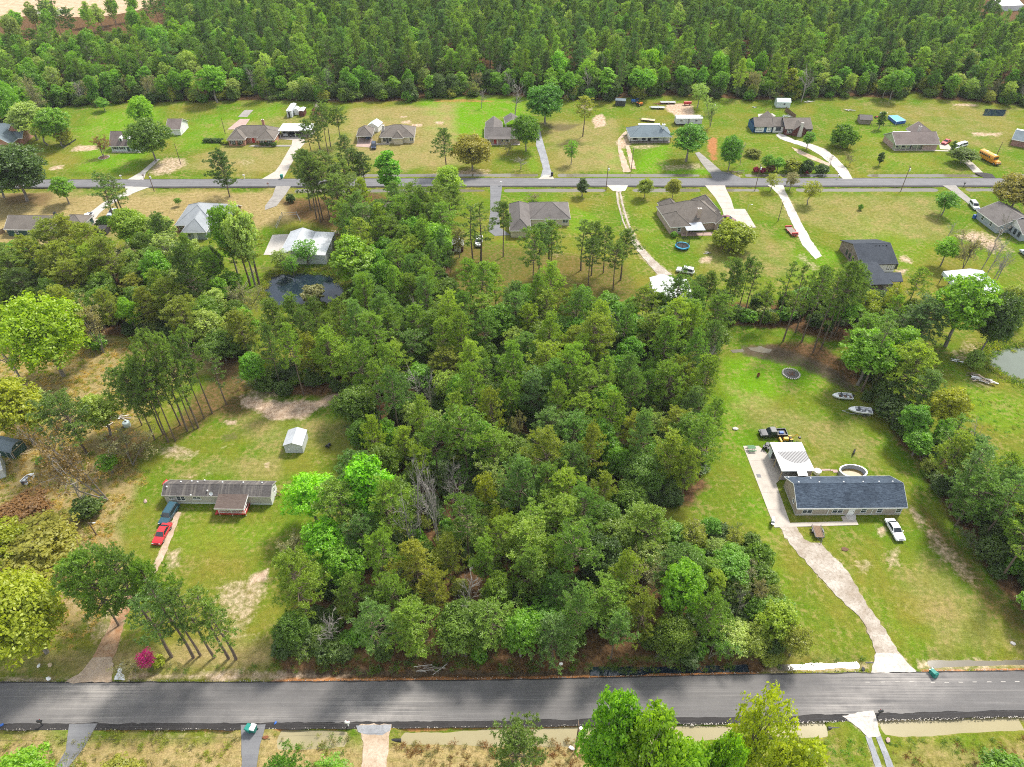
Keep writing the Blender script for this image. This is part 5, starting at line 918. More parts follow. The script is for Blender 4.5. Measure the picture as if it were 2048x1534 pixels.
for x, y, dep, px in sorted(front, key=lambda q: q[3]):
    u = g.random(); acc = 0
    for kd, tn_, pr, hs, rad, lab in FM:
        acc += pr
        if u <= acc: break
    wh = [s_ for a_, b_, s_ in secs if a_ <= px < b_][0]
    if kd == 'full' and pine_count() >= 299: kd = 'leafy'; lab = 'green broadleaf tree'; hs = .62; tn_ = 'green'
    plant(kd, x, y, g.uniform(14, 20) * hs, rad * g.uniform(.8, 1.2), tn_, edge_label(lab, wh), lab.split()[-1] + 's of the far forest edge ' + wh)
for kd, bx, by, ty, wp, tn_, lab in [('column',1211,200,134,38,(.2,.35,.02),'left bright green tree standing out before the far forest'),('leafy',1288,197,135,42,(.19,.35,.02),'right bright green tree standing out before the far forest'),('column',1572,198,135,32,'yellow','yellow-green column tree behind the white shed'),('leafy',435,205,128,66,'bright','broad bright tree at the far forest edge behind the brick house'),('bare',1602,204,140,40,'tan','large bare grey tree right of the yellow-green column tree'),('oak',30,260,155,70,'green','bright green tree at the left edge of the far forest'),('leafy',125,292,215,70,'green','green spreading tree before the left brick house'),('leafy',75,280,205,75,'pale','pale yellow tree beside the left brick house'),('airy',95,290,235,70,'pale','thin pale tree right of the left brick house'),('leafy',210,222,195,28,'green','small green tree at the corner of the cottage lawn'),('twig',85,240,160,50,'tan','bare grey tree at the left forest edge'),('leafy',1765,196,148,36,'bright','bright tree at the forest edge above the round pool shrub'),('leafy',1780,200,140,44,'bright','bright rounded tree at the forest corner'),('bush',132,288,246,34,'olive','small olive tree before the left brick house'),('airy',1395,215,165,40,'pale','pale thin tree beside the red tank')]:
    T(kd, bx, by, ty, wp, tn_, lab)

def points_instancer(name, pts, protos, label, cat):
    """one mass of vegetation: (x, y, z, rot, sx, sz, index, tint)"""
    me = bpy.data.meshes.new(name); me.from_pydata([(p_[0], p_[1], p_[2]) for p_ in pts], [], [])
    def at(nm, typ, key, vals): a_ = me.attributes.new(nm, typ, 'POINT'); a_.data.foreach_set(key, np.array(vals, np.float32 if typ != 'INT' else np.int32).ravel())
    at('rot', 'FLOAT_VECTOR', 'vector', [(.07 * math.sin(p_[0] * 9.1), .07 * math.cos(p_[1] * 7.7), p_[3]) for p_ in pts]); at('scl', 'FLOAT_VECTOR', 'vector', [(p_[4], p_[4], p_[5]) for p_ in pts]); at('idx', 'INT', 'value', [p_[6] for p_ in pts]); at('tint', 'FLOAT_COLOR', 'color', [tuple(p_[7]) + (1,) for p_ in pts])
    o = link(name, me); tag(o, label, cat, kind='stuff')
    ng = bpy.data.node_groups.new(name, 'GeometryNodeTree'); ng.interface.new_socket('Geometry', in_out='INPUT', socket_type='NodeSocketGeometry'); ng.interface.new_socket('Geometry', in_out='OUTPUT', socket_type='NodeSocketGeometry')
    N = ng.nodes.new; gi = N('NodeGroupInput'); go = N('NodeGroupOutput'); iop = N('GeometryNodeInstanceOnPoints'); ji = N('GeometryNodeJoinGeometry')
    for pm in protos[::-1]:
        po = bpy.data.objects.new(name + '_kind', pm)
        oi = N('GeometryNodeObjectInfo'); oi.inputs['Object'].default_value = po; oi.inputs['As Instance'].default_value = True; ng.links.new(oi.outputs['Geometry'], ji.inputs[0])
    def na(nm, typ):
        n = N('GeometryNodeInputNamedAttribute'); n.data_type = typ; n.inputs['Name'].default_value = nm; return n.outputs[0]
    ng.links.new(gi.outputs[0], iop.inputs['Points']); ng.links.new(ji.outputs[0], iop.inputs['Instance']); iop.inputs['Pick Instance'].default_value = True
    ng.links.new(na('idx', 'INT'), iop.inputs['Instance Index']); ng.links.new(na('scl', 'FLOAT_VECTOR'), iop.inputs['Scale'])
    er = N('FunctionNodeEulerToRotation'); ng.links.new(na('rot', 'FLOAT_VECTOR'), er.inputs[0]); ng.links.new(er.outputs[0], iop.inputs['Rotation']); ng.links.new(iop.outputs[0], go.inputs[0])
    md = o.modifiers.new('scatter', 'NODES'); md.node_group = ng; return o
def merged(kind, i):
    tm, cm, h0, r0 = PR[kind][i]; bm = bmesh.new(); bm.from_mesh(tm); nt_ = len(bm.faces)
    me = bpy.data.meshes.new(kind + '_far')
    if cm:
        bm.from_mesh(cm); bm.faces.ensure_lookup_table()
        for f in bm.faces[nt_:]: f.material_index = 1
    bm.to_mesh(me); bm.free(); me.materials.append(tm.materials[0]); me.materials.append(M['foliage_far']); return me, h0, r0
fk = [('full',0),('full',1),('full',2),('full',3),('pine',0),('pine',1),('pine',2),('leafy',0),('leafy',1),('oak',0),('airy',0),('bare',0)]
fm = [merged(*k_) for k_ in fk]
pts = []
for x, y, h, r_, kd, tn_ in wood_mass:
    i = g.choice([0, 1, 2, 3] if kd == 'full' else [4, 5, 6]); me_, h0, r0 = fm[i]; j = g.uniform(.85, 1.15); pts.append((x, y, 0, g.uniform(0, 6.28), r_ / r0, h / h0, i, tuple(q * j for q in tn_)))
if pts: points_instancer('wood_mass', pts, [q[0] for q in fm], 'crowded pines at the back of the central wood', 'wood')
pts = []
for x, y, dep, px in deep:
    u = g.random(); leafy_side = max(0, min(1, (650 - px) / 500)) * .55 + (.18 if dep < 25 else .12) + .18 * max(0, fnoise(np.array([x]), np.array([y]), .02)[0])
    if u < leafy_side: i = g.choice([7, 8, 9, 10]); tn_ = g.choice(TINT['bright'] + TINT['green'] + TINT['pale']); h = g.uniform(10, 17); r_ = g.uniform(2.6, 4.4)
    elif u > .96: i = 11; tn_ = (.3, .25, .2); h = g.uniform(11, 15); r_ = 2.6
    else: i = g.randrange(7); tn_ = g.choice([(.12,.19,.055),(.14,.21,.06),(.16,.235,.06),(.19,.27,.06),(.11,.185,.07),(.21,.28,.06)]); h = g.uniform(12, 23); r_ = g.uniform(2.3, 4.4)
    j = g.uniform(.68, 1.30); me_, h0, r0 = fm[i]; pts.append((x, y, 0, g.uniform(0, 6.28), r_ / r0, h / h0, i, tuple(q * j for q in tn_)))
points_instancer('forest', pts, [q[0] for q in fm], 'dense far forest of pines and fresh green trees across the top', 'forest')
# undergrowth in the woods
ug = [merged('shrub', 0), merged('shrub', 1), merged('shrub', 2), merged('twig', 0), merged('bush', 0)]
pts = []; g = random.Random(77)
for key in WOOD:
    poly = [tuple(p_) for p_ in wpoly(WOOD[key])]; xs_ = [p_[0] for p_ in poly]; ys_ = [p_[1] for p_ in poly]; area = (max(xs_) - min(xs_)) * (max(ys_) - min(ys_))
    for _ in range(int(area / 7)):
        x = g.uniform(min(xs_), max(xs_)); y = g.uniform(min(ys_), max(ys_))
        if not in_poly(x, y, poly) or any(in_poly(x, y, [tuple(q) for q in c_]) for c_ in CLEAR): continue
        u = g.random(); i = g.choice([0, 1, 2, 4]) if u < .85 else 3
        tn_ = g.choice(TINT['dark'] + TINT['oak'] + TINT['dark'] + TINT['green'][:1] + TINT['olive'][:1]); me_, h0, r0 = ug[i]; h = g.uniform(1.2, 4.2) if i != 3 else g.uniform(3, 6); r_ = g.uniform(1.1, 2.3); pts.append((x, y, 0, g.uniform(0, 6.28), r_ / r0, h / h0, i, tn_))
for x, y, dep, px in front + [d_ for d_ in deep if d_[2] < 40]:
    for _r in range(3 if dep < 14 else 1):
        i = g.choice([0, 1, 2, 4, 4, 3]); me_, h0, r0 = ug[i]; pts.append((x + g.uniform(-2.5, 2.5), y + g.uniform(-3.5, 2), 0, g.uniform(0, 6.28), g.uniform(1.4, 2.8) / r0, g.uniform(2, 6.5) / h0, i, g.choice(TINT['dark'] + TINT['oak'] + TINT['oak'] + TINT['green'] + TINT['olive'])))
points_instancer('undergrowth', pts, [q[0] for q in ug], 'dark undergrowth of shrubs and saplings below the woods', 'undergrowth')
# weeds in the rough ground
wd = []
g_ = np.random.RandomState(5)
for s_ in (1, 2, 3):
    V, Fc, cv = tufts(g_.normal(0, .25, (10, 3)) * np.array([1, 1, 0]) + np.array([0, 0, .02]), np.tile([0, 0, 1.], (10, 1)), g_.uniform(.3, .8, 10), 6, .40, .03, g_); V[:, 2] = np.abs(V[:, 2]); wd.append(np_mesh('weed', V, Fc, cv, M['foliage_far']))
pts = []
for px_, dens, tints, hh in (([(-60,690),(160,690),(330,680),(330,760),(250,900),(300,960),(230,1060),(235,1190),(160,1300),(-60,1335)], 1.0, [(.55,.36,.17),(.50,.33,.15),(.45,.33,.13)] + TINT['olive'], (.4, 1.0)), ([(-60,1470),(470,1466),(470,1640),(-60,1640)], .7, TINT['tan'] + TINT['olive'], (.4, .9)), ([(540,1470),(700,1470),(700,1640),(540,1640)], .7, TINT['tan'] + TINT['olive'] + TINT['oak'], (.4, .9)), ([(790,1484),(1180,1480),(1180,1640),(790,1640)], 1.0, TINT['tan'] + TINT['brown'], (.4, .9)), ([(1180,1300),(250,1330),(250,1345),(1480,1338),(1740,1326),(1740,1310),(1480,1330)], .5, TINT['tan'] + TINT['oak'], (.4, .8)), ([(1770,1480),(2100,1474),(2150,1640),(1810,1640)], .8, TINT['olive'] + TINT['brown'] + TINT['oak'], (.3, .8)), ([(1560,1470),(1720,1475),(1770,1640),(1560,1640)], .8, TINT['olive'] + TINT['green'], (.3, .8)), ([(1860,690),(1960,700),(1990,780),(2060,830),(2060,900),(1930,850),(1880,760)], .5, TINT['olive'] + TINT['green'], (.3, .7)), ([(545,1328),(1500,1328),(1500,1340),(545,1345)], .8, TINT['brown'] + TINT['oak'] + TINT['dark'], (.5, 1.2))):
    poly = [P(*q) for q in px_]; xs_ = [q[0] for q in poly]; ys_ = [q[1] for q in poly]
    for _ in range(int((max(xs_) - min(xs_)) * (max(ys_) - min(ys_)) * dens)):
        x = g.uniform(min(xs_), max(xs_)); y = g.uniform(min(ys_), max(ys_))
        if in_poly(x, y, poly): s_ = g.uniform(*hh); pts.append((x, y, -.05, g.uniform(0, 6.28), s_ * 1.3, s_, g.randrange(3), g.choice(tints)))
for pp in (POND_L, POND_R):
    pw = [Vector(P(*q)) for q in pp]
    for i in range(len(pw)):
        a_, c_ = pw[i], pw[(i + 1) % len(pw)]; n_ = int((c_ - a_).length * 9)
        for k in range(n_):
            q = a_.lerp(c_, g.random()) + Vector((g.gauss(0, .9), g.gauss(0, .9))); s_ = g.uniform(.6, 1.9); pts.append((q.x, q.y, -.35, g.uniform(0, 6.28), s_ * 1.2, s_, g.randrange(3), g.choice(TINT['olive'] + TINT['oak'] + TINT['tan'])))
points_instancer('weeds', pts, wd, 'rough dry weeds and grass tufts on the unmown ground', 'weeds')
st_ = []
for sd_ in range(3):
    bm = bmesh.new(); bmesh.ops.create_icosphere(bm, subdivisions=1, radius=.5); gg = random.Random(sd_)
    for v in bm.verts: v.co *= gg.uniform(.7, 1.2)
    me = bpy.data.meshes.new('pebble'); bm.to_mesh(me); bm.free(); me.materials.append(M['stones'] if sd_ else M['asphalt_new']); st_.append(me)
pts = []
for _ in range(2200):
    x = g.uniform(-95, 95); north = g.random() < .4; y = (lerp_line(NR, x) + .25 + abs(g.gauss(0, .15))) if north else (lerp_line(SR, x) - .75 - abs(g.gauss(0, .15))); s_ = g.uniform(.05, .15)
    if not north and g.random() < .5: x = g.uniform(25, 95); y = lerp_line(SR, x) - .9 - g.uniform(0, .25); s_ = g.uniform(.08, .2)
    pts.append((x, y, .0, g.uniform(0, 6.28), s_, s_ * .7, g.randrange(3), (1, 1, 1)))
points_instancer('roadside_stones', pts, st_, 'loose stones and asphalt crumbs along the near road edges', 'gravel')
print('trees', n_trees, 'deep', len(deep), 'front', len(front))
# ------------------------------------------------------------------ buildings
FACE = {'f': (0, lambda h: (0, h.y0)), 'b': (math.pi, None), 'l': (-math.pi / 2, None), 'r': (math.pi / 2, None)}
class House:
    def __init__(s, name, label, cat, FL, FR, ze, BK=None, depth=None, ov=.4):
        a = Vector(P(*FL, ze)); b_ = Vector(P(*FR, ze)); s.ze = ze; s.ov = ov
        s.ux = (b_ - a).normalized(); s.uy = Vector((-s.ux.y, s.ux.x)); s.o = a; s.L = (b_ - a).length
        s.D = depth if depth else (Vector(P(*BK, ze)) - a).dot(s.uy)
        s.root = empty(name, (a.x, a.y, 0), math.atan2(s.ux.y, s.ux.x), label, cat)
        s.x0, s.x1, s.y0, s.y1 = ov, s.L - ov, ov, s.D - ov
    def loc(s, px, z=0):
        d = Vector(P(px[0], px[1], z)) - s.o; return (d.dot(s.ux), d.dot(s.uy))
    def wall(s, x0, x1, y0, y1, z1, mat, z0=0.0, name='wall'): return MB().box(x0, x1, y0, y1, z0, z1).build(name, M[mat], s.root)
    def gable(s, x0, x1, y0, y1, ze, zr, roof, wall=None, axis='x', ov=None, th=.16, off=.5, trim='white_trim'):
        ov = s.ov if ov is None else ov
        a, c = (y0, y1) if axis == 'x' else (x0, x1); e0, e1 = (x0, x1) if axis == 'x' else (y0, y1); m = a + (c - a) * off
        k0 = (zr - ze) / (m - a); k1 = (zr - ze) / (c - m)
        pr = [(a - ov, ze - k0 * ov), (m, zr), (c + ov, ze - k1 * ov), (c + ov, ze - k1 * ov - th), (m, zr - th), (a - ov, ze - k0 * ov - th)]
        def sweep(pts, p0, p1): 
            mb = MB(); n = len(pts)
            f = (lambda q, e: (e, q[0], q[1])) if axis == 'x' else (lambda q, e: (q[0], e, q[1]))
            mb.add([f(q, p0) for q in pts] + [f(q, p1) for q in pts], [tuple(range(n))[::1], tuple(range(2 * n - 1, n - 1, -1))] + [((i + 1) % n, i, n + i, n + (i + 1) % n) for i in range(n)]); return mb
        # sweep the two slopes as convex quads
        mb = MB()
        for q in ([pr[0], pr[1], pr[4], pr[5]], [pr[1], pr[2], pr[3], pr[4]]):
            t = sweep(q, e0 - ov, e1 + ov); mb.add(t.v, t.f)
        r = mb.build('roof', M[roof], s.root)
        rc = sweep([(m - .13, zr - k0 * .13 + .01), (m, zr + .05), (m + .13, zr - k1 * .13 + .01), (m, zr - .02)], e0 - ov, e1 + ov).build('ridge_cap', M[roof], r)
        if wall:
            for e in (e0, e1 - .12):
                t = sweep([(a, ze - .02), (m, zr - th - .03), (c, ze - .02)], e, e + .12); t.build('gable_wall', M[wall], s.root)
        if trim:
            mb = MB()
            for q in ((a - ov - .03, ze - k0 * ov - th), (c + ov, ze - k1 * ov - th)):
                if axis == 'x': mb.box(e0 - ov, e1 + ov, q[0], q[0] + .03, q[1] - .06, q[1] + th)
                else: mb.box(q[0], q[0] + .03, e0 - ov, e1 + ov, q[1] - .06, q[1] + th)
            for e in (e0 - ov - .04, e1 + ov + .005):
                for q in ([pr[0], pr[1], pr[4], pr[5]], [pr[1], pr[2], pr[3], pr[4]]):
                    t = sweep([(u_, z_ + .012 if z_ > -1 else z_) for u_, z_ in q], e, e + .035); mb.add(t.v, t.f)
            mb.build('fascia', M[trim], s.root)
        return r
    def hip(s, x0, x1, y0, y1, ze, zr, roof, ov=None, th=.16, trim='white_trim', one=None):
        ov = s.ov if ov is None else ov; x0, x1, y0, y1 = x0 - ov, x1 + ov, y0 - ov, y1 + ov; w, d = x1 - x0, y1 - y0
        if w >= d: r0, r1 = (x0 + d / 2, (y0 + y1) / 2), (x1 - d / 2, (y0 + y1) / 2)
        else: r0, r1 = ((x0 + x1) / 2, y0 + w / 2), ((x0 + x1) / 2, y1 - w / 2)
        zb = ze - .12
        v = [(x0,y0,zb),(x1,y0,zb),(x1,y1,zb),(x0,y1,zb),(x0,y0,zb-th),(x1,y0,zb-th),(x1,y1,zb-th),(x0,y1,zb-th),(*r0,zr),(*r1,zr)]
        f = [(4,7,6,5),(0,4,5,1),(1,5,6,2),(2,6,7,3),(3,7,4,0)]
        f += [(0,1,9,8),(1,2,9),(2,3,8,9),(3,0,8)] if w >= d else [(0,1,8),(1,2,9,8),(2,3,9),(3,0,8,9)]
        r = MB().add(v, f).build('roof', M[roof], s.root)
        mb = MB(); rl = 0.09
        for a, c in (((*r0,zr),(*r1,zr)), (v[0],v[8]), (v[3],v[8] if w>=d else v[9]), (v[1],v[9] if w>=d else v[8]), (v[2],v[9])): mb.tube(a, c, rl, rl, 5)
        mb.build('ridge_cap', M[roof], r)
        if trim:
            mb = MB(); mb.box(x0, x1, y0 - .03, y0, zb - th - .05, zb - .01); mb.box(x0 - .03, x0, y0, y1, zb - th - .05, zb - .01); mb.box(x1, x1 + .03, y0, y1, zb - th - .05, zb - .01); mb.build('fascia', M[trim], s.root)
        return r
    def face(s, f, u, z, rect=None):
        x0, x1, y0, y1 = rect or (s.x0, s.x1, s.y0, s.y1)
        t = {'f': (x0 + u, y0, 0), 'r': (x1, y0 + u, math.pi / 2), 'l': (x0, y1 - u, -math.pi / 2), 'b': (x1 - u, y1, math.pi)}[f]
        return Matrix.Translation((t[0], t[1], z)) @ Matrix.Rotation(t[2], 4, 'Z')
    def window(s, f, u, z, w, h, mull=1, frame='white_trim', rect=None, shutters=None, rail=True):
        T_ = s.face(f, u, z, rect); b_ = .09; mb = MB(); mb.M = T_
        mb.box(-w/2-b_, w/2+b_, -.07, .0, h, h+b_); mb.box(-w/2-b_-.04, w/2+b_+.04, -.10, .0, -b_, 0); mb.box(-w/2-b_, -w/2, -.07, .0, 0, h); mb.box(w/2, w/2+b_, -.07, .0, 0, h)
        for i in range(mull): x = -w/2 + w * (i + 1) / (mull + 1); mb.box(x - .05, x + .05, -.06, .0, 0, h)
        if rail: mb.box(-w/2, w/2, -.05, .0, h/2 - .03, h/2 + .03)
        o = mb.build('window', M[frame], s.root)
        for i in range(mull + 1):
            mb = MB(); mb.M = T_; c0 = -w/2 + w * i / (mull + 1); mb.box(c0 + .01, c0 + w / (mull + 1) - .01, -.025, -.005, .01, h - .01); mb.build('pane', M['window_glass'], o)
        if shutters:
            for sg in (-1, 1):
                mb = MB(); mb.M = T_; x = sg * (w/2 + .33); mb.box(x - .2, x + .2, -.06, -.005, -.02, h + .02); mb.build('shutter', M[shutters], s.root)
        return o
    def door(s, f, u, w=1.0, h=2.05, mat='white_paint', frame='white_trim', rect=None, z=.1):
        T_ = s.face(f, u, z, rect); mb = MB(); mb.M = T_; mb.box(-w/2, w/2, -.05, -.004, 0, h); o = mb.build('door', M[mat], s.root)
        mb = MB(); mb.M = T_; mb.box(-w/2-.1, -w/2, -.07, -.004, 0, h + .1); mb.box(w/2, w/2+.1, -.07, -.004, 0, h+.1); mb.box(-w/2, w/2, -.07, -.004, h, h+.1); mb.build('door_frame', M[frame], o)
        mb = MB(); mb.M = T_; mb.cbox(w/2 - .12, -.09, 1.0, .05, .08, .14); mb.build('door_handle', M['dark_metal'], o); return o
    def chimney(s, x, y, w, d, z0, z1, mat, cap='dark_metal'):
        o = MB().box(x-w/2, x+w/2, y-d/2, y+d/2, z0, z1).build('chimney', M[mat], s.root); MB().box(x-w/2-.08, x+w/2+.08, y-d/2-.08, y+d/2+.08, z1, z1+.12).build('chimney_cap', M[mat], o); MB().tube((x, y, z1+.12), (x, y, z1+.42), .16, .16, 8).build('flue', M[cap], o)
    def post(s, x, y, z0, z1, w=.14, mat='white_trim'): return MB().cbox(x, y, (z0 + z1) / 2, w, w, z1 - z0).build('post', M[mat], s.root)
    def part(s, mb, name, mat, bevel=0): return mb.build(name, M[mat], s.root, bevel)
    def vents(s, pts, r=.17, mat='white_paint'):
        for x, y, z in pts: o = MB().lathe([(0, z + .32), (r * .6, z + .30), (r, z + .2), (r, z + .12), (r * .7, z + .1), (r * .55, z - .1)], 10, (x, y)).build('roof_vent', M[mat], s.root)

# ---- mobile home
h = House('mobile_home', 'long beige mobile home with weathered dark roof and red railed porch', 'house', (322,990.5), (541,993.3), 2.75, (341,958.5), ov=.25)
D = h.D; zr = 3.75
h.wall(h.x0, h.x1, h.y0, h.y1, 2.76, 'siding_greige', .55); h.part(MB().box(h.x0+.06, h.x1-.06, h.y0+.06, h.y1-.06, 0, .55), 'skirting', 'pale_plastic')
h.gable(h.x0, h.x1, h.y0, h.y1, 2.76, zr, 'roof_old', 'siding_white', ov=.22, trim='siding_greige')
h.part(MB().box(h.x1, h.x1+.02, h.y0, h.y1, .56, 2.74), 'end_panel', 'siding_white')
h.window('f', 1.3, 1.35, .7, .7, 1); h.window('f', 3.1, 1.15, 1.5, 1.15, 1); h.window('f', 6.2, 1.5, 1.4, .6, 1); h.window('r', 2.3, 1.4, .5, 1.0, 0); h.window('l', 2.2, 1.4, .8, .9, 0)
kz = (zr - 2.76) / (D / 2)
h.vents([(x, D/2 + .75, zr - .75 * kz) for x in (3.0, 6.2, 11.0, 15.0, 18.6)] + [(4.9, D/2 + 1.1, zr - 1.1*kz), (7.2, D/2+1.5, zr-1.5*kz), (.8, D/2-.6, zr-.6*kz), (8.7, D/2-1.2, zr-1.2*kz), (5.7, D/2-2, zr-2*kz)], .15)
xa, xb = h.loc((441,993), 2.6)[0] - .2, h.loc((494,993), 2.6)[0] + .1; pd = 2.7
h.part(MB().box(xa+.2, xb-.1, h.y0 - pd, h.y0 - .02, .5, .62), 'porch_deck', 'red_paint')
mb = MB(); mb.add([(xa-.2, h.y0-pd-.35, 2.42),(xb+.1, h.y0-pd-.35, 2.42),(xb+.1, h.y0+.15, 2.86),(xa-.2, h.y0+.15, 2.86),(xa-.2, h.y0-pd-.35, 2.30),(xb+.1, h.y0-pd-.35, 2.30),(xb+.1, h.y0+.15, 2.74),(xa-.2, h.y0+.15, 2.74)], [(0,1,2,3),(7,6,5,4),(0,4,5,1),(1,5,6,2),(2,6,7,3),(3,7,4,0)]); h.part(mb, 'porch_roof', 'roof_porch')
mb = MB().box(xa-.2, xb+.1, h.y0-pd-.39, h.y0-pd-.355, 2.24, 2.44); mb.add([(xb+.105, h.y0-pd-.35, 2.2),(xb+.14, h.y0-pd-.35, 2.2),(xb+.14, h.y0+.1, 2.66),(xb+.105, h.y0+.1, 2.66),(xb+.105, h.y0-pd-.35, 2.46),(xb+.14, h.y0-pd-.35, 2.46),(xb+.14, h.y0+.1, 2.9),(xb+.105, h.y0+.1, 2.9)], [(0,3,2,1),(4,5,6,7),(0,1,5,4),(1,2,6,5),(2,3,7,6),(3,0,4,7)]); h.part(mb, 'porch_fascia', 'white_trim')
for x in (xa+.25, (xa+xb)/2, xb-.15): h.post(x, h.y0-pd+.08, 0, 2.36, .11, 'white_trim')
mb = MB()
for z in (.75, 1.45): mb.box(xa+.25, xb-.15, h.y0-pd+.02, h.y0-pd+.08, z, z+.07); mb.box(xb-.18, xb-.12, h.y0-pd+.05, h.y0-.1, z, z+.07)
x = xa + .4
while x < xb - .2: mb.box(x, x+.04, h.y0-pd+.03, h.y0-pd+.07, .8, 1.46); x += .17
h.part(mb, 'railing', 'white_paint'); h.part(MB().box(xa+.2, xb-.1, h.y0-pd-.04, h.y0-pd-.005, .38, .64), 'deck_rim', 'red_paint'); h.part(MB().box(xb-.1, xb-.06, h.y0-pd, h.y0, .38, .64), 'deck_rim', 'red_paint')
for i in range(3): h.part(MB().box(xa-.75 + .3*i, xa-.45+.3*i, h.y0-2.6, h.y0-1.5, .05+.15*i, .2+.15*i), 'step', 'red_paint')
h.door('f', (xa+xb)/2 - h.x0, .95, 2.0, 'white_paint', z=.62)
h.part(MB().tube((h.x1, h.y0+1.6, .5), (h.x1+1.1, h.y0+2.3, .5), .07).tube((h.x1, h.y0+3.0, .5), (h.x1+1.1, h.y0+2.3, .5), .07), 'tow_hitch', 'brown_rust')
mb = MB(); mb.M = Matrix.Translation((9.6, D/2-1.8, zr-1.8*kz+.35)) @ Matrix.Rotation(R(55), 4, 'X'); mb.lathe([(0,0),(.2,.02),(.38,.1)], 14); mb.M = None; mb.tube((9.6, D/2-1.8, zr-1.8*kz), (9.6, D/2-1.7, zr-1.8*kz+.35), .03); h.part(mb, 'satellite_dish', 'pale_plastic')

# ---- house with the dark blue-grey roof (right lot)
h = House('ranch_house', 'beige ranch house with large dark blue-grey shingle roof and white windows', 'house', (1594.7,1015.6), (1816.5,1014), 2.7, (1567.6,951.7))
h.wall(h.x0, h.x1, h.y0, h.y1, 2.72, 'siding_beige'); zr = 4.95; h.gable(h.x0, h.x1, h.y0, h.y1, 2.75, zr, 'roof_navy', 'siding_beige')
h.part(MB().box(h.x0+.3, h.x1-.1, h.y0-.035, h.y0-.005, 1.85, 2.45), 'wood_band', 'siding_tan'); h.part(MB().box(h.x0, h.x1, h.y0-.05, h.y0-.006, 1.70, 1.84), 'trim_band', 'white_trim')
h.part(MB().box(h.x0-.02, h.x1+.02, h.y0-.02, h.y1+.02, 0, .35), 'foundation', 'pale_stone')
for u, m_, w_ in ((2.0, 1, 1.7), (7.7, 1, 1.9), (12.6, 0, .95), (15.6, 0, .95), (19.2, 0, .9)): h.window('f', u, .72, w_, 1.25, m_)
h.door('f', 10.35, 1.0, 2.05, 'white_paint'); h.window('l', 5.0, 1.3, .6, .8, 0)
for u in (5.9, 14.2): h.part(MB().box(h.x0+u-.06, h.x0+u+.06, h.y0-.13, h.y0-.02, .1, 2.6), 'downspout', 'white_trim')
kz = (zr - 2.75) / (h.D/2 - h.ov); h.vents([(x, h.D/2 + .45, zr - .45*kz) for x in (1.1, 5.0, 9.6, 13.3, 16.3, 18.9)] + [(4.4, h.D/2+2.5, zr-2.5*kz), (.3, h.D/2+2.9, zr-2.9*kz+.1)], .15)
h.part(MB().lathe([(0, .22), (1.0, .22), (1.05, .0), (1.05, .0)], 20, (h.x0+10.35, h.y0-.3)), 'door_step', 'pale_stone')

# ---- carport / workshop behind it
ca, cb_, cc_, cd = [P(x, y, 3.1) for x, y in ((1564,941.7),(1629.3,940.8),(1602.8,883.9),(1539.6,884.8))]
root = empty('carport', (*ca, 0), math.atan2(cb_[1]-ca[1], cb_[0]-ca[0]), 'open carport with white ribbed metal roof and grey stain beside the ranch house', 'carport')
W_ = math.dist(ca, cb_); Dp = math.dist(ca, cd)
b = NB('stained_metal'); o_ = b.obj(); sep = b.n('ShaderNodeSeparateXYZ'); b.l(o_, sep.inputs[0])
e1 = b.math('ADD', b.math('POWER', b.math('DIVIDE', b.math('SUBTRACT', sep.outputs[0], W_*.62), W_*.52), 2.0), b.math('POWER', b.math('DIVIDE', b.math('SUBTRACT', sep.outputs[1], Dp*.68), Dp*.44), 2.0))
msk = b.math('MULTIPLY', b.ramp(b.math('ADD', e1, b.math('MULTIPLY', b.noise(o_, 2, 4), .12)), 1.08, .98), b.ramp(sep.outputs[1], Dp*.70, Dp*.66))
stripe = b.ramp(b.math('ABSOLUTE', b.math('SUBTRACT', b.math('FRACT', b.math('DIVIDE', sep.outputs[0], .29)), .5)), .18, .30)
cc = b.mix(b.math('MULTIPLY', msk, b.math('ADD', .70, b.math('MULTIPLY', stripe, .28))), b.mix(b.noise(o_, .6, 4), (.74, .73, .72), (.82, .82, .81)), (.085, .083, .088))
b.bsdf(cc, .5, 0, .4); M['stained_metal'] = b.m
MB().box(0, W_, 0, Dp, 3.02, 3.08).build('roof', b.m, root)
for i in range(int(W_/.29)+1): MB().box(i*.29, i*.29+.05, .01, Dp-.01, 3.081, 3.12).build('roof_rib', b.m, root.children[0])
for x, y in ((.25,.3),(.25,Dp/2),(.25,Dp-.3),(W_-.25,.3),(W_-.25,Dp-.3),(W_-.25,Dp/2)): MB().cbox(x, y, 1.51, .14, .14, 3.02).build('post', M['tan_wood'], root)
MB().box(W_-.2, W_-.1, .4, Dp-.4, 0, 2.6).build('side_wall', M['siding_beige'], root); MB().box(.4, W_-.3, Dp-.2, Dp-.1, 0, 2.6).build('back_wall', M['siding_beige'], root); MB().box(W_*.55, W_-.3, .3, .4, 0, 2.5).build('front_wall', M['siding_beige'], root)
MB().box(.02, W_-.02, -.04, -.005, 2.9, 3.1).build('fascia', M['white_trim'], root); MB().box(-.04, -.005, 0, Dp, 2.9, 3.1).build('fascia', M['white_trim'], root)
MB().box(.1, .16, Dp-1.9, Dp-.5, .0, 2.3).build('door', M['metal_palegreen'], root)
MB().box(.3, W_-.3, .4, Dp-.4, .02, .055).build('floor_slab', M['old_concrete'], root)
r2 = MB().add([(*P(1593,939,2.95),2.95),(*P(1612,938.5,2.95),2.95),(*P(1616,951,2.95),2.95),(*P(1597,952,2.95),2.95)] + [(*P(1593,939,2.95),2.88),(*P(1612,938.5,2.95),2.88),(*P(1616,951,2.95),2.88),(*P(1597,952,2.95),2.88)], [(3,2,1,0),(4,5,6,7),(0,1,5,4),(1,2,6,5),(2,3,7,6),(3,0,4,7)]).build('breezeway_roof', M['metal_white'])
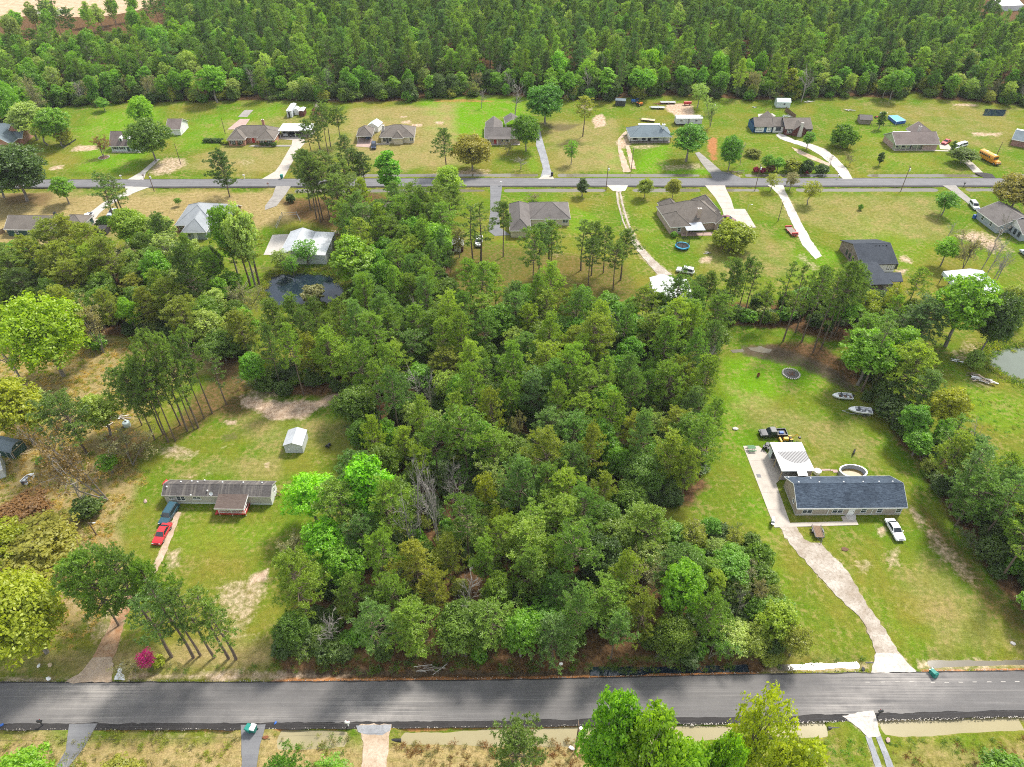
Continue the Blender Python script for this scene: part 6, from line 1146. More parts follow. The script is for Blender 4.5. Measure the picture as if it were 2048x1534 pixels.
tag(r2, 'narrow white breezeway roof between the carport and the ranch house', 'canopy')

# ---- grey metal garden shed
h = House('metal_shed', 'small grey metal shed with gable roof on the lawn behind the mobile home', 'shed', (565.5,891), (604,891), 2.3, depth=4.6, ov=.12)
h.wall(h.x0, h.x1, h.y0, h.y1, 2.3, 'metal_wall'); h.gable(h.x0, h.x1, h.y0, h.y1, 2.3, 3.05, 'metal_galv_y', 'metal_wall', 'y', trim='galv'); h.part(MB().box(h.x0+.7, h.x0+1.05, h.y0-.03, h.y0-.004, .9, 1.3), 'wall_vent', 'white_paint')
# ---- dark green barn shed, left edge
h = House('barn_shed', 'dark green barn style shed with tan trim at the left edge', 'shed', (-18,897), (30,897.5), 2.0, depth=3.6, ov=.1)
rt = math.atan2(h.ux.y, h.ux.x) ; h.root.rotation_euler = (0, 0, rt + R(-14)); w_ = h.x1 - h.x0
h.wall(h.x0, h.x1, h.y0, h.y1, 2.0, 'siding_darkgreen')
def gambrel(y0, y1, x0, x1, out=0.0): return [(y0-out, 1.95), (y0+.55, 2.75+out), ((y0+y1)/2, 3.1+out), (y1-.55, 2.75+out), (y1+out, 1.95)]
g5 = gambrel(h.y0, h.y1, 0, 0, .12); mb = MB(); n = 5
for i in range(4):
    (ya, za), (yb, zb) = g5[i], g5[i+1]; mb.add([(h.x0-.15,ya,za),(h.x1+.15,ya,za),(h.x1+.15,yb,zb),(h.x0-.15,yb,zb),(h.x0-.15,ya,za-.1),(h.x1+.15,ya,za-.1),(h.x1+.15,yb,zb-.1),(h.x0-.15,yb,zb-.1)], [(0,1,2,3),(7,6,5,4),(0,4,5,1),(1,5,6,2),(2,6,7,3),(3,7,4,0)])
h.part(mb, 'roof', 'roof_bluegrey'); g6 = gambrel(h.y0, h.y1, 0, 0)
h.part(MB().add([(h.x1-.06, y, z) for y, z in g6] + [(h.x1, y, z) for y, z in g6], [(0,1,2,3,4),(9,8,7,6,5)]), 'gable_wall', 'siding_darkgreen')
mb = MB()
for i in range(4): mb.tube((h.x1+.05, g6[i][0], g6[i][1]), (h.x1+.05, g6[i+1][0], g6[i+1][1]), .07, .07, 4)
mb.box(h.x1+.001, h.x1+.06, h.y0, h.y0+.12, 0, 1.95); mb.box(h.x1+.001, h.x1+.06, h.y1-.12, h.y1, 0, 1.95); mb.box(h.x1+.001, h.x1+.06, h.y0+.12, h.y1-.12, 1.88, 2.0); h.part(mb, 'trim', 'tan_wood')
h.part(MB().lathe([(0, 0), (.18, 0), (.18, .05)], 12), 'gable_vent', 'white_paint').matrix_local = Matrix.Translation((h.x1+.06, (h.y0+h.y1)/2, 2.5)) @ Matrix.Rotation(R(90), 4, 'Y')
h.door('f', w_-1.0, 1.2, 1.8, 'siding_darkgreen', 'white_trim')
# ---- white metal roof corner below it
h = House('metal_building', 'pale metal roofed building cut off by the left edge below the green shed', 'building', (-60,960), (4,938), 2.4, depth=5, ov=.15); h.wall(h.x0, h.x1, h.y0, h.y1, 2.4, 'metal_wall'); h.gable(h.x0, h.x1, h.y0, h.y1, 2.4, 3.2, 'metal_galv', 'metal_wall')

# ---- white barn by the pond
h = House('metal_barn', 'large white metal barn with lean-to beside the dark pond', 'barn', (557.3,508.8), (650,509.5), 3.2, depth=13.5, ov=.1)
gx = h.loc((610, 509), 3.2)[0]
h.wall(h.x0, gx, h.y0, h.y1, 3.2, 'metal_white'); h.gable(h.x0, gx, h.y0, h.y1, 3.2, 4.5, 'metal_galv_y', 'metal_white', 'y')
h.wall(gx+.01, h.x1, h.y0, h.y1, 3.0, 'metal_wall', name='lean_to_wall'); h.part(MB().add([(gx+.12,-.0,3.22),(h.L,-.0,3.02),(h.L,h.D,3.02),(gx+.12,h.D,3.22),(gx+.12,-.0,3.12),(h.L,-.0,2.92),(h.L,h.D,2.92),(gx+.12,h.D,3.12)], [(0,1,2,3),(7,6,5,4),(0,4,5,1),(1,5,6,2),(2,6,7,3),(3,7,4,0)]), 'lean_to_roof', 'metal_white_y')
h.part(MB().box(h.x0+2.2, h.x0+5.2, h.y0-.04, h.y0-.005, 0, 2.6), 'barn_door', 'white_paint')

# ---- grey roofed brick house left of the pond
h = House('brick_house', 'red brick house with pale grey hip roof behind the pale green trees', 'house', (348,450.5), (430,449), 2.7, depth=14)
h.wall(h.x0, h.x1, h.y0, h.y1, 2.7, 'brick_red'); h.hip(h.x0, h.x1, h.y0, h.y1, 2.7, 6.2, 'roof_palegrey')
w0, w1 = h.loc((361,465), 2.7), h.loc((412,464), 2.7); h.wall(w0[0]+.4, w1[0]-.4, w0[1]+.4, 3, 2.68, 'siding_greyblue', name='wing_wall'); h.hip(w0[0]+.4, w1[0]-.4, w0[1]+.4, 7.5, 2.71, 5.3, 'roof_palegrey')
h.window('f', 1.2, 1.0, .9, 1.3, 0); rw = (w0[0]+.4, w1[0]-.4, w0[1]+.4, 3); h.window('f', 1.8, 1.0, .8, 1.1, 0, rect=rw); h.door('f', 3.6, .9, 2.0, 'white_paint', rect=rw)
w2 = h.loc((470,430), 2.7); h.wall(h.x1, w2[0], 6, 12.5, 2.65, 'brick_red', name='wing_wall'); h.gable(h.x1-2, w2[0], 6, 12.5, 2.66, 4.6, 'roof_palegrey', 'brick_red')
# ---- dark green house, left
h = House('green_house', 'dark green house with taupe roof at the left side of the near yards', 'house', (6.4,457.6), (108,459), 2.6, depth=9)
h.wall(h.x0, h.x1, h.y0, h.y1, 2.6, 'siding_darkgreen'); h.gable(h.x0, h.x1, h.y0, h.y1, 2.6, 4.9, 'roof_taupe', 'siding_darkgreen'); h.window('f', 2.9, 1.0, .9, 1.2, 0); h.window('f', 6.8, 1.0, .8, 1.2, 0); h.window('f', 11, 1.0, 1.0, 1.2, 0); h.chimney(14.2, 5.2, .7, .7, 3.5, 5.4, 'dark_metal')
w0 = h.loc((138,449), 2.6); w1 = h.loc((166,448), 2.6); h.wall(w0[0]-3, w1[0]-.4, w0[1]+.4, w0[1]+6.4, 2.5, 'siding_darkgreen', name='garage_wall'); h.hip(w0[0]-3, w1[0]-.4, w0[1]+.4, w0[1]+6.4, 2.5, 4.2, 'roof_taupe'); h.part(MB().box(w1[0]-.39, w1[0]-.35, w0[1]+1.5, w0[1]+4.6, 0, 2.1), 'garage_door', 'white_paint')
# ---- brown roofed house among pines
h = House('pine_house', 'brown roofed house half hidden among the pines', 'house', (731,436), (806,436.5), 2.6, depth=10.5)
h.wall(h.x0, h.x1, h.y0, h.y1, 2.6, 'siding_cream'); h.gable(h.x0, h.x1, h.y0, h.y1, 2.6, 5.4, 'roof_taupe', 'siding_cream'); h.gable(6.5, 10.5, -1.0, 4, 2.55, 4.4, 'roof_taupe', 'siding_white', 'y', .3); h.wall(6.5, 10.5, -1.0, h.y0, 2.54, 'siding_cream', name='wing_wall'); h.wall(-7.5, -1.5, 2.5, 8.5, 2.5, 'siding_darkred', name='wing_wall'); h.gable(-7.5, -1.5, 2.5, 8.5, 2.5, 4.2, 'roof_taupe', 'siding_darkred', 'y'); h.window('f', 1.8, 1, 1.2, 1.2, 1); h.window('f', 8, 1, 1.2, 1.2, 1)
# ---- tan house with hip roof (centre)
h = House('tan_house', 'cream house with grey hip roof at the end of the asphalt driveway', 'house', (1060,437.5), (1141.5,437), 2.6, depth=11.5)
h.wall(h.x0, h.x1, h.y0, h.y1, 2.6, 'siding_cream'); h.hip(h.x0, h.x1, h.y0, h.y1, 2.6, 5.4, 'roof_grey'); h.window('f', 10.6, 1.0, 1.6, 1.2, 1); h.window('f', 7.0, 1.0, 1.2, 1.2, 1)
w0 = h.loc((1019,461), 2.6); w1 = h.loc((1062,461), 2.6); h.wall(w0[0]+.4, w1[0]-.4, w0[1]+.4, 6.0, 2.58, 'siding_cream', name='wing_wall'); h.hip(w0[0]+.4, w1[0]-.4, w0[1]+.4, 10.2, 2.59, 4.9, 'roof_grey'); h.part(MB().box(w0[0]+.34, w0[0]+.39, w0[1]+1.2, w0[1]+4.2, 0, 2.2), 'garage_door', 'white_paint'); h.door('f', 4.6, .95, 2.05, 'white_paint')
# ---- large tan brick hip house
h = House('brick_hip_house', 'large tan brick house with complex taupe hip roof and brick chimney', 'house', (1338.8,450.5), (1450,442), 2.8, depth=13)
h.wall(h.x0, h.x1, h.y0, h.y1, 2.8, 'brick_tan'); h.hip(h.x0, h.x1, h.y0, h.y1, 2.8, 7.2, 'roof_taupe')
h.wall(h.x0+.01, 6.2, -.8, h.y0, 2.78, 'brick_tan', name='wing_wall'); h.hip(h.x0+.01, 6.2, -.8, 7, 2.79, 5.2, 'roof_taupe'); h.wall(14.8, 18.2, -.6, h.y0, 2.78, 'brick_tan', name='bay_wall'); h.gable(14.8, 18.2, -.6, 4, 2.79, 4.6, 'roof_taupe', 'brick_tan', 'y', .3)
h.wall(1.5, 6.5, h.y1-2, h.y1+2.5, 2.77, 'brick_tan', name='wing_wall'); h.hip(1.5, 6.5, h.y1-5, h.y1+2.5, 2.78, 5.4, 'roof_taupe'); h.wall(13, 18.5, h.y1-2, h.y1+3, 2.77, 'brick_tan', name='wing_wall'); h.hip(13, 18.5, h.y1-6, h.y1+3, 2.78, 5.6, 'roof_taupe')
h.chimney(9.7, 1.9, 1.1, .9, 2.6, 6.6, 'brick_tan'); h.window('f', 2.6, .9, .9, 1.3, 0, rect=(h.x0+.01, 6.2, -.8, 3)); h.window('f', 1.7, .7, 1.9, 1.7, 2, rect=(14.8, 18.2, -.6, 3)); h.window('f', 18.6, .9, 1.6, 1.4, 1); h.window('f', 8.2, .9, 1.4, 1.4, 1)
aw = [h.loc(p_, 2.6) for p_ in ((1374,459.5),(1412,459))]; h.part(MB().add([(aw[0][0],aw[0][1],2.35),(aw[1][0],aw[1][1],2.35),(aw[1][0],h.y0+.2,2.95),(aw[0][0],h.y0+.2,2.95),(aw[0][0],aw[0][1],2.27),(aw[1][0],aw[1][1],2.27),(aw[1][0],h.y0+.2,2.87),(aw[0][0],h.y0+.2,2.87)], [(0,1,2,3),(7,6,5,4),(0,4,5,1),(1,5,6,2),(2,6,7,3),(3,7,4,0)]), 'patio_roof', 'metal_grey')
for x in (aw[0][0]+.2, aw[1][0]-.2): h.post(x, aw[0][1]+.2, 0, 2.3, .14, 'tan_wood')
# ---- dark roofed house, right (turned away)
o1, o2 = P(1721.7,528.7,3.0), P(1797.4,526.7,3.0)
h = House('dark_roof_house', 'brick house with charcoal roof, white gable wall and covered back porch', 'house', (1721,529), (1797.4,527), 2.9, depth=14)
h.wall(h.x0, h.x1, h.y0, h.y1, 2.9, 'brick_dark'); xm = h.L * .5
h.gable(h.x0, h.x1, h.y0, h.y1, 2.95, 5.5, 'roof_charcoal', 'brick_dark', 'x', .4, trim='dark_metal')
h.part(MB().box(h.x0+4.6, h.x1+.01, h.y0-.05, h.y0-.005, .05, 2.85), 'front_cladding', 'siding_white')
for u in (8.2, 9.4, 10.4): h.window('f', u, .9, .6, 1.4, 0, 'black_plastic')
for u in (4.5, 6.5, 8.5): h.window('l', u, .9, .8, 1.4, 0, 'dark_metal')
p0 = h.loc((1703.7,531),2.7); p1 = h.loc((1787.4,567.6),2.7); h.part(MB().add([(p0[0],h.y0+.3,3.3),(p0[0]+7.2,h.y0+.3,3.3),(p1[0],p1[1],2.6),(p1[0]-6.2,p1[1],2.6),(p0[0],h.y0+.3,3.15),(p0[0]+7.2,h.y0+.3,3.15),(p1[0],p1[1],2.45),(p1[0]-6.2,p1[1],2.45)], [(0,3,2,1),(4,5,6,7),(0,1,5,4),(1,2,6,5),(2,3,7,6),(3,0,4,7)]), 'porch_roof', 'roof_charcoal')
q = [h.loc(p_, 2.6) for p_ in ((1764,546),(1801.5,545.6),(1806,564),(1786,565))]; h.part(MB().add([(x,y,2.78) for x,y in q]+[(x,y,2.62) for x,y in q], [(3,2,1,0),(4,5,6,7),(0,1,5,4),(1,2,6,5),(2,3,7,6),(3,0,4,7)]), 'porch_roof', 'roof_charcoal')
h.wall(p0[0]+2.6, p0[0]+7.5, p1[1]+1.8, h.y0-.01, 2.45, 'brick_dark', name='porch_wall')
for x in (p1[0]-5.6, p1[0]-2.5, p1[0]-.4): h.post(x, p1[1]+.25, 0, 2.4, .18, 'dark_metal')
h.post(q[2][0]-.4, q[2][1]+.3, 0, 2.5, .18, 'dark_metal'); h.part(MB().box(p1[0]-6, q[2][0]-.2, p1[1]+.1, p1[1]+1.7, .02, .1), 'patio', 'concrete'); h.vents([(xm+1+i*1.0, h.D/2-.9, 5.1) for i in range(4)], .15, 'black_plastic')
# ---- metal carport right
r_ = [P(x, y, 3.6) for x, y in ((1887,541),(1966.7,539.7),(2016.5,589.5),(1931,590))]; rd1, rd2 = P(1940.8,537,4.1), P(1980,590,4.1)
root = empty('metal_carport', (*r_[0], 0), 0, 'open carport with pale metal gable roof behind the tall bright green tree', 'carport')
lo = lambda p_, z: (p_[0]-r_[0][0], p_[1]-r_[0][1], z)
MB().add([lo(r_[0],3.4),lo(rd1,4.1),lo(rd2,4.1),lo(r_[3],3.4),lo(r_[0],3.32),lo(rd1,4.02),lo(rd2,4.02),lo(r_[3],3.32)], [(3,2,1,0),(4,5,6,7),(0,1,5,4),(2,3,7,6),(3,0,4,7)]).build('roof_slope', M['metal_galv'], root); MB().add([lo(rd1,4.1),lo(r_[1],3.4),lo(r_[2],3.4),lo(rd2,4.1),lo(rd1,4.02),lo(r_[1],3.32),lo(r_[2],3.32),lo(rd2,4.02)], [(3,2,1,0),(4,5,6,7),(0,1,5,4),(1,2,6,5),(2,3,7,6)]).build('roof_slope', M['metal_galv'], root)
for k in range(4):
    for a_, c_ in ((r_[0], r_[3]), (r_[1], r_[2])): t_ = .04 + .92*k/3; q = (a_[0]+(c_[0]-a_[0])*t_, a_[1]+(c_[1]-a_[1])*t_); l_ = lo(q, 0); MB().cbox(l_[0], l_[1], 1.67, .14, .14, 3.3).build('post', M['dark_metal'], root)
a_ = lo(r_[0], 0); c_ = lo(r_[3], 0); MB().add([(a_[0],a_[1],2.3),(c_[0],c_[1],2.3),(c_[0],c_[1],3.32),(a_[0],a_[1],3.32),(a_[0]-.06,a_[1],2.3),(c_[0]-.06,c_[1],2.3),(c_[0]-.06,c_[1],3.32),(a_[0]-.06,a_[1],3.32)], [(0,1,2,3),(7,6,5,4),(0,4,5,1),(2,6,7,3)]).build('side_panel', M['metal_palegreen'], root)
# ---- blue grey house right edge (turned)
h = House('bluegrey_house', 'pale blue-grey house with grey roof cut by the right edge', 'house', (1953,419), (1998,452), 2.7, depth=13)
h.wall(h.x0, h.x1, h.y0, h.y1, 2.7, 'siding_greyblue'); h.gable(h.x0, h.x1, h.y0, h.y1, 2.7, 5.2, 'roof_grey', 'siding_greyblue'); w0 = h.loc((1998,455),2.7); w1 = h.loc((2060,445),2.7)
h2 = (h.x1-3.0, h.x1+5.5, h.y0+4, h.y1+8); h.wall(h2[0], h2[1], h2[2], h2[3], 2.66, 'siding_greyblue', name='wing_wall'); h.gable(*h2, 2.67, 5.0, 'roof_grey', 'siding_white', 'y')
h.window('f', 3.0, .9, .9, 1.3, 0); h.window('f', 7, .9, .9, 1.3, 0); h.window('f', 12, .9, .9, 1.3, 0)
for u in (3.4, 5.4, 7.2): h.window('f', u, .9, .8, 1.4, 0, 'dark_metal', rect=h2)
h.part(MB().box(.1, .9, -.35, .3, 0, 1.1), 'utility_box', 'blue_plastic')
# ---- white roofed shop in the pines
h = House('metal_shop', 'white metal roofed shop hidden behind the pines at the end of the gravel track', 'shop', (1312,600), (1362,600), 3.2, depth=11, ov=.15); h.wall(h.x0, h.x1, h.y0, h.y1, 3.2, 'metal_wall'); h.gable(h.x0, h.x1, h.y0, h.y1, 3.2, 4.2, 'metal_white', 'metal_wall', 'y')
h.part(MB().add([(h.x1+.3,.3,2.9),(h.x1+4.0,.3,2.6),(h.x1+4.0,h.D,2.6),(h.x1+.3,h.D,2.9),(h.x1+.3,.3,2.8),(h.x1+4,.3,2.5),(h.x1+4,h.D,2.5),(h.x1+.3,h.D,2.8)], [(0,1,2,3),(7,6,5,4),(0,4,5,1),(1,5,6,2),(2,6,7,3),(3,7,4,0)]), 'lean_to_roof', 'metal_white'); [h.post(h.x1+3.8, y, 0, 2.5, .15, 'galv') for y in (.6, 5, 10.5)]
# ---- red shed
h = House('red_shed', 'small red shed with white double door and pale roof by the pines', 'shed', (902,491), (927,491), 2.2, depth=4.2, ov=.15); h.wall(h.x0, h.x1, h.y0, h.y1, 2.2, 'siding_darkred'); h.gable(h.x0, h.x1, h.y0, h.y1, 2.2, 3.3, 'metal_galv_y', 'siding_darkred', 'y'); h.part(MB().box(h.x0+.7, h.x1-.7, h.y0-.05, h.y0-.005, .1, 1.9), 'double_door', 'white_paint'); h.part(MB().box((h.x0+h.x1)/2-.03, (h.x0+h.x1)/2+.03, h.y0-.07, h.y0-.051, .1, 1.9), 'door_gap', 'siding_darkred')

# ---- houses beyond the far road
h = House('brick_ranch', 'long orange brick ranch house with taupe roof and two front wings', 'house', (457,273.5), (550,273), 2.6, depth=9); h.wall(h.x0, h.x1, h.y0, h.y1, 2.6, 'brick_orange'); h.hip(h.x0, h.x1, h.y0, h.y1, 2.6, 5.3, 'roof_taupe')
for a_, c_ in ((452.6, 489), (512, 548)):
    w0 = h.loc((a_, 279), 2.6); w1 = h.loc((c_, 279), 2.6); rr = (w0[0]+.4, w1[0]-.4, w0[1]+.4, 4); h.wall(*rr, 2.58, 'brick_orange', name='wing_wall'); h.hip(rr[0], rr[1], rr[2], rr[2]+7.5, 2.59, 4.8, 'roof_taupe')
    for u in (1.6, (rr[1]-rr[0]) - 1.6): h.window('f', u, .8, 1.0, 1.3, 0, rect=rr, shutters='dark_metal')
h.door('f', 8.6, 1.1, 2.1, 'red_paint'); h.chimney(12.2, 6.5, .9, .7, 3, 6.6, 'brick_orange')
r2 = House('carport', 'white flat roofed carport beside the orange brick ranch', 'carport', (556,262), (622,262), 2.6, depth=7.5, ov=.1); r2.part(MB().box(0, r2.L, 0, r2.D, 2.6, 2.75), 'roof', 'metal_white'); [r2.post(x, y, 0, 2.6, .16) for x in (.4, r2.L/2, r2.L-.4) for y in (.3, r2.D-.3)]; r2.part(MB().box(.3, r2.L-.3, r2.D-.5, r2.D-.35, 0, 2.4), 'back_wall', 'brick_dark'); r2.part(MB().box(0, r2.L, -.05, -.005, 2.5, 2.78), 'fascia', 'white_trim'); r2.part(MB().box(.2, r2.L-.2, .2, r2.D-.5, .02, .07), 'floor_slab', 'old_concrete')
h = House('cottage', 'white cottage with brown roof and two dormers behind the large oak', 'house', (216.7,290.5), (280,291), 2.6, depth=9); h.wall(h.x0, h.x1, h.y0, h.y1, 2.6, 'siding_palegreen'); h.gable(h.x0, h.x1, h.y0, h.y1, 2.6, 6.2, 'roof_brown', 'siding_white')
for x in (4.4, 7.4):
    o = MB().box(x-.6, x+.6, 1.5, 3.4, 3.2, 4.6).build('dormer', M['siding_white'], h.root); MB().add([(x-.75,1.35,4.55),(x+.75,1.35,4.55),(x,1.35,5.15),(x-.75,4,4.55),(x+.75,4,4.55),(x,4,5.15)], [(0,1,2),(5,4,3),(0,2,5,3),(2,1,4,5)]).build('dormer_roof', M['siding_white'], o); MB().box(x-.3, x+.3, 1.46, 1.495, 3.6, 4.4).build('pane', M['window_glass'], o)
for u in (1.6, 4.2, 9.5): h.window('f', u, .9, 1.0, 1.3, 0, shutters='dark_green')
h.door('f', 6.4, 1.0, 2.0, 'dark_green'); h.part(MB().box(h.x0, h.x1, h.y0-.9, h.y0-.005, 0, .12), 'porch_step', 'concrete')
h = House('garage', 'white detached garage with brown roof behind the cottage', 'garage', (330,257.5), (360,257.5), 2.7, depth=9); h.wall(h.x0, h.x1, h.y0, h.y1, 2.7, 'siding_white'); h.gable(h.x0, h.x1, h.y0, h.y1, 2.7, 5.0, 'roof_brown', 'siding_white'); h.part(MB().box(h.x1+.005, h.x1+.05, h.y0+2, h.y0+5, 0, 2.2), 'garage_door', 'white_paint')
h = House('brick_house_wing', 'orange brick house with blue-grey gables at the left edge', 'house', (-40,277), (44,274.5), 2.8, depth=11); h.root.name = 'gabled_brick_house'; h.wall(h.x0, h.x1, h.y0, h.y1, 2.8, 'brick_orange'); h.gable(h.x0, h.x1, h.y0, h.y1, 2.8, 6.4, 'roof_bluegrey', 'brick_orange'); rr = (h.x1-8, h.x1-1.6, -5.5, 3); h.wall(*rr, 2.78, 'brick_orange', name='wing_wall'); h.gable(rr[0], rr[1], rr[2], 5, 2.79, 5.2, 'roof_bluegrey', 'brick_orange', 'y'); h.window('f', 3.0, .9, 1.0, 1.3, 0, rect=rr); h.gable(h.x1-5, h.x1-.5, 2, 9, 4.5, 6.9, 'roof_bluegrey', 'brick_orange', 'y', .3)
h = House('grey_hip_house', 'pale house with grey hip roof left of the golden oak', 'house', (759,274.5), (829,273.2), 2.6, depth=10.5); h.wall(h.x0, h.x1, h.y0, h.y1, 2.6, 'siding_cream'); h.hip(h.x0, h.x1, h.y0, h.y1, 2.6, 5.4, 'roof_taupe'); h.wall(5.2, 8.6, -.8, .5, 2.58, 'siding_cream', name='wing_wall'); h.hip(5.2, 8.6, -.8, 4.5, 2.59, 4.4, 'roof_taupe'); h.window('f', 1.3, .9, .8, 1.3, 0, 'dark_metal'); h.window('f', 3.4, .9, .8, 1.3, 0, 'dark_metal'); h.door('f', 2.4, .9, 2.0, 'dark_metal'); h.chimney(1.2, 5, .8, 1.2, 2.6, 5.2, 'pale_stone')
h.window('f', 11.6, .9, 1.2, 1.3, 1)
h = House('hip_carport', 'open carport with taupe hip roof and tan slab', 'carport', (712,272), (745,271.4), 2.6, depth=8); h.hip(h.x0, h.x1, h.y0, h.y1, 2.65, 4.9, 'roof_taupe'); [h.post(x, y, 0, 2.5, .2) for x in (h.x0, h.x1) for y in (h.y0, h.y1)]; h.part(MB().box(h.x0, h.x1, h.y1-.15, h.y1-.02, 0, 2.5), 'back_wall', 'siding_cream')
h = House('white_shed', 'white shed with bright metal roof behind the hip roofed carport', 'shed', (734,251), (756,253), 2.4, depth=5, ov=.15); h.wall(h.x0, h.x1, h.y0, h.y1, 2.4, 'siding_white'); h.gable(h.x0, h.x1, h.y0, h.y1, 2.4, 3.6, 'metal_palegreen', 'siding_white', 'y')
h = House('red_door_house', 'tan brick house with grey roof and red front door', 'house', (968.8,275.2), (1042,275), 2.6, depth=9); h.wall(h.x0, h.x1, h.y0, h.y1, 2.6, 'brick_tan'); h.gable(h.x0, h.x1, h.y0, h.y1, 2.6, 4.8, 'roof_grey', 'brick_tan'); h.door('f', 3.7, 1.0, 2.05, 'red_paint'); h.window('f', 1.4, .9, 1, 1.3, 0); h.window('f', 6.6, .9, 1, 1.3, 0); h.window('f', 8.3, .9, 1, 1.3, 0); h.wall(h.x0, 6.4, h.y1, h.y1+8, 2.58, 'brick_tan', name='wing_wall'); h.gable(h.x0, 6.4, h.y1-4, h.y1+8, 2.59, 4.7, 'roof_grey', 'brick_tan', 'y'); h.part(MB().box(h.x0+1.5, h.x1, h.y0-1.4, h.y0-.01, 0, .12), 'porch_slab', 'concrete')
for x in (1.9, 4.9, 7.4, 9.6): h.post(x, h.y0-1.2, .12, 2.4, .16)
h.part(MB().add([(1.2,h.y0-1.6,2.42),(10.2,h.y0-1.6,2.42),(10.2,h.y0+.3,2.75),(1.2,h.y0+.3,2.75),(1.2,h.y0-1.6,2.34),(10.2,h.y0-1.6,2.34),(10.2,h.y0+.3,2.67),(1.2,h.y0+.3,2.67)], [(0,1,2,3),(7,6,5,4),(0,4,5,1),(1,5,6,2),(2,6,7,3),(3,7,4,0)]), 'porch_roof', 'roof_grey')
h = House('carport', 'open carport with grey gable roof behind the round green tree', 'carport', (1010,246), (1040,245), 2.5, depth=7); h.gable(h.x0, h.x1, h.y0, h.y1, 2.5, 4.0, 'roof_grey', None, 'y'); [h.post(x, y, 0, 2.4, .3, 'white_paint') for x in (h.x0, h.x1) for y in (h.y0, h.y1)]
h = House('porch_house', 'white house with blue-grey roof and front porch on posts', 'house', (1260,274), (1345,273), 2.6, depth=10); h.wall(h.x0, h.x1, h.y0+1.8, h.y1, 2.6, 'siding_white'); h.hip(h.x0, h.x1, h.y0, h.y1, 2.6, 5.3, 'roof_bluegrey'); rr = (h.x0, h.x1, h.y0+1.8, h.y1); h.window('f', 2.0, .7, 1.3, 1.5, 0, 'tan_wood', rect=rr); h.window('f', 5.5, .6, 1.2, 1.6, 0, 'dark_metal', rect=rr); h.door('f', 7.6, 1.2, 2.1, 'dark_metal', rect=rr); h.window('f', 10.2, .8, 1.8, 1.3, 1, 'dark_metal', rect=rr); h.chimney(13.2, 3.6, 1.0, .8, 3, 5.9, 'white_paint'); h.part(MB().box(h.x0, h.x1, h.y0-.2, h.y0+1.79, 0, .2), 'porch_slab', 'grey_wood'); [h.post(h.x0+.1+i*2.55, h.y0+.1, .2, 2.5, .15, 'dark_metal') for i in range(7)]; h.vents([(6.5, 6.2, 4.6), (9.0, 6.2, 4.6), (9.8, 6.3, 4.6)], .15, 'dark_metal')
h.part(MB().box(5.5, 14, h.y1+.01, h.y1+4.5, 2.35, 2.5), 'back_patio_roof', 'metal_white'); [h.post(x, h.y1+4.2, 0, 2.35, .12) for x in (5.8, 13.6)]
h = House('trailer_home', 'long pale metal trailer home behind the large green tree', 'trailer home', (1353,236.5), (1406,236.5), 2.9, depth=3.8, ov=.1); h.wall(h.x0, h.x1, h.y0, h.y1, 2.9, 'metal_wall', .6); h.part(MB().box(h.x0, h.x1, h.y0+.1, h.y1-.1, 0, .6), 'skirting', 'dark_metal'); h.gable(h.x0, h.x1, h.y0, h.y1, 2.9, 3.3, 'metal_white_y', 'metal_wall'); h.window('f', 2, 1.6, 1, .7, 0); h.window('f', 8, 1.6, 1, .7, 0); h.door('f', 5, .8, 1.9, 'grey_plastic', z=.7)
h = House('split_ranch', 'low ranch house with blue and white front and tall grey chimney', 'house', (1509.7,252.6), (1548,252.6), 2.6, depth=8, ov=.35); h.wall(h.x0, h.x1, h.y0, h.y1, 2.6, 'siding_blue'); h.gable(h.x0, h.x1, h.y0, h.y1, 2.6, 4.7, 'roof_taupe', 'siding_blue', trim='dark_metal'); h.part(MB().box(h.x0+.3, h.x0+3.6, h.y0-.04, h.y0-.005, .2, 2.4), 'front_panel', 'white_paint'); h.part(MB().box(h.x0+4.7, h.x1-.3, h.y0-.04, h.y0-.005, .2, 2.4), 'front_panel', 'white_paint'); h.window('f', 1.7, .9, 2.2, 1.2, 2, 'dark_metal'); h.window('f', 5.8, .9, .9, 1.2, 0, 'dark_metal')
m0 = h.loc((1548,252),2.6)[0]; m1 = h.loc((1570,252),2.6)[0]; h.wall(m0+.01, m1, h.y0, h.y1, 2.62, 'siding_white', name='middle_wall'); h.gable(m0+.01, m1, h.y0, h.y1, 2.63, 4.85, 'roof_taupe', 'siding_blue', ov=.2, trim='dark_metal'); h.window('f', 2, .8, 1.8, 1.3, 2, 'dark_metal', rect=(m0, m1, h.y0, h.y1))
w0 = h.loc((1571,257.5),2.7); w1 = h.loc((1626.7,257.2),2.7); rr = (w0[0]+.4, w1[0]-.4, w0[1]+.4, h.y1+.3); h.wall(*rr, 2.7, 'siding_darkred', name='right_wall'); h.gable(*rr, 2.71, 5.0, 'roof_taupe', 'siding_blue', trim='dark_metal'); gxm = h.loc((1602,260),2.6)[0]; rg = (gxm-2.6, gxm+2.2, rr[2]-1.0, rr[2]-.005); h.wall(*rg, 2.66, 'siding_darkred', name='gable_bay'); h.gable(rg[0], rg[1], rg[2], rr[2]+3, 2.67, 4.7, 'roof_taupe', 'siding_darkred', 'y', .3, trim='dark_metal')
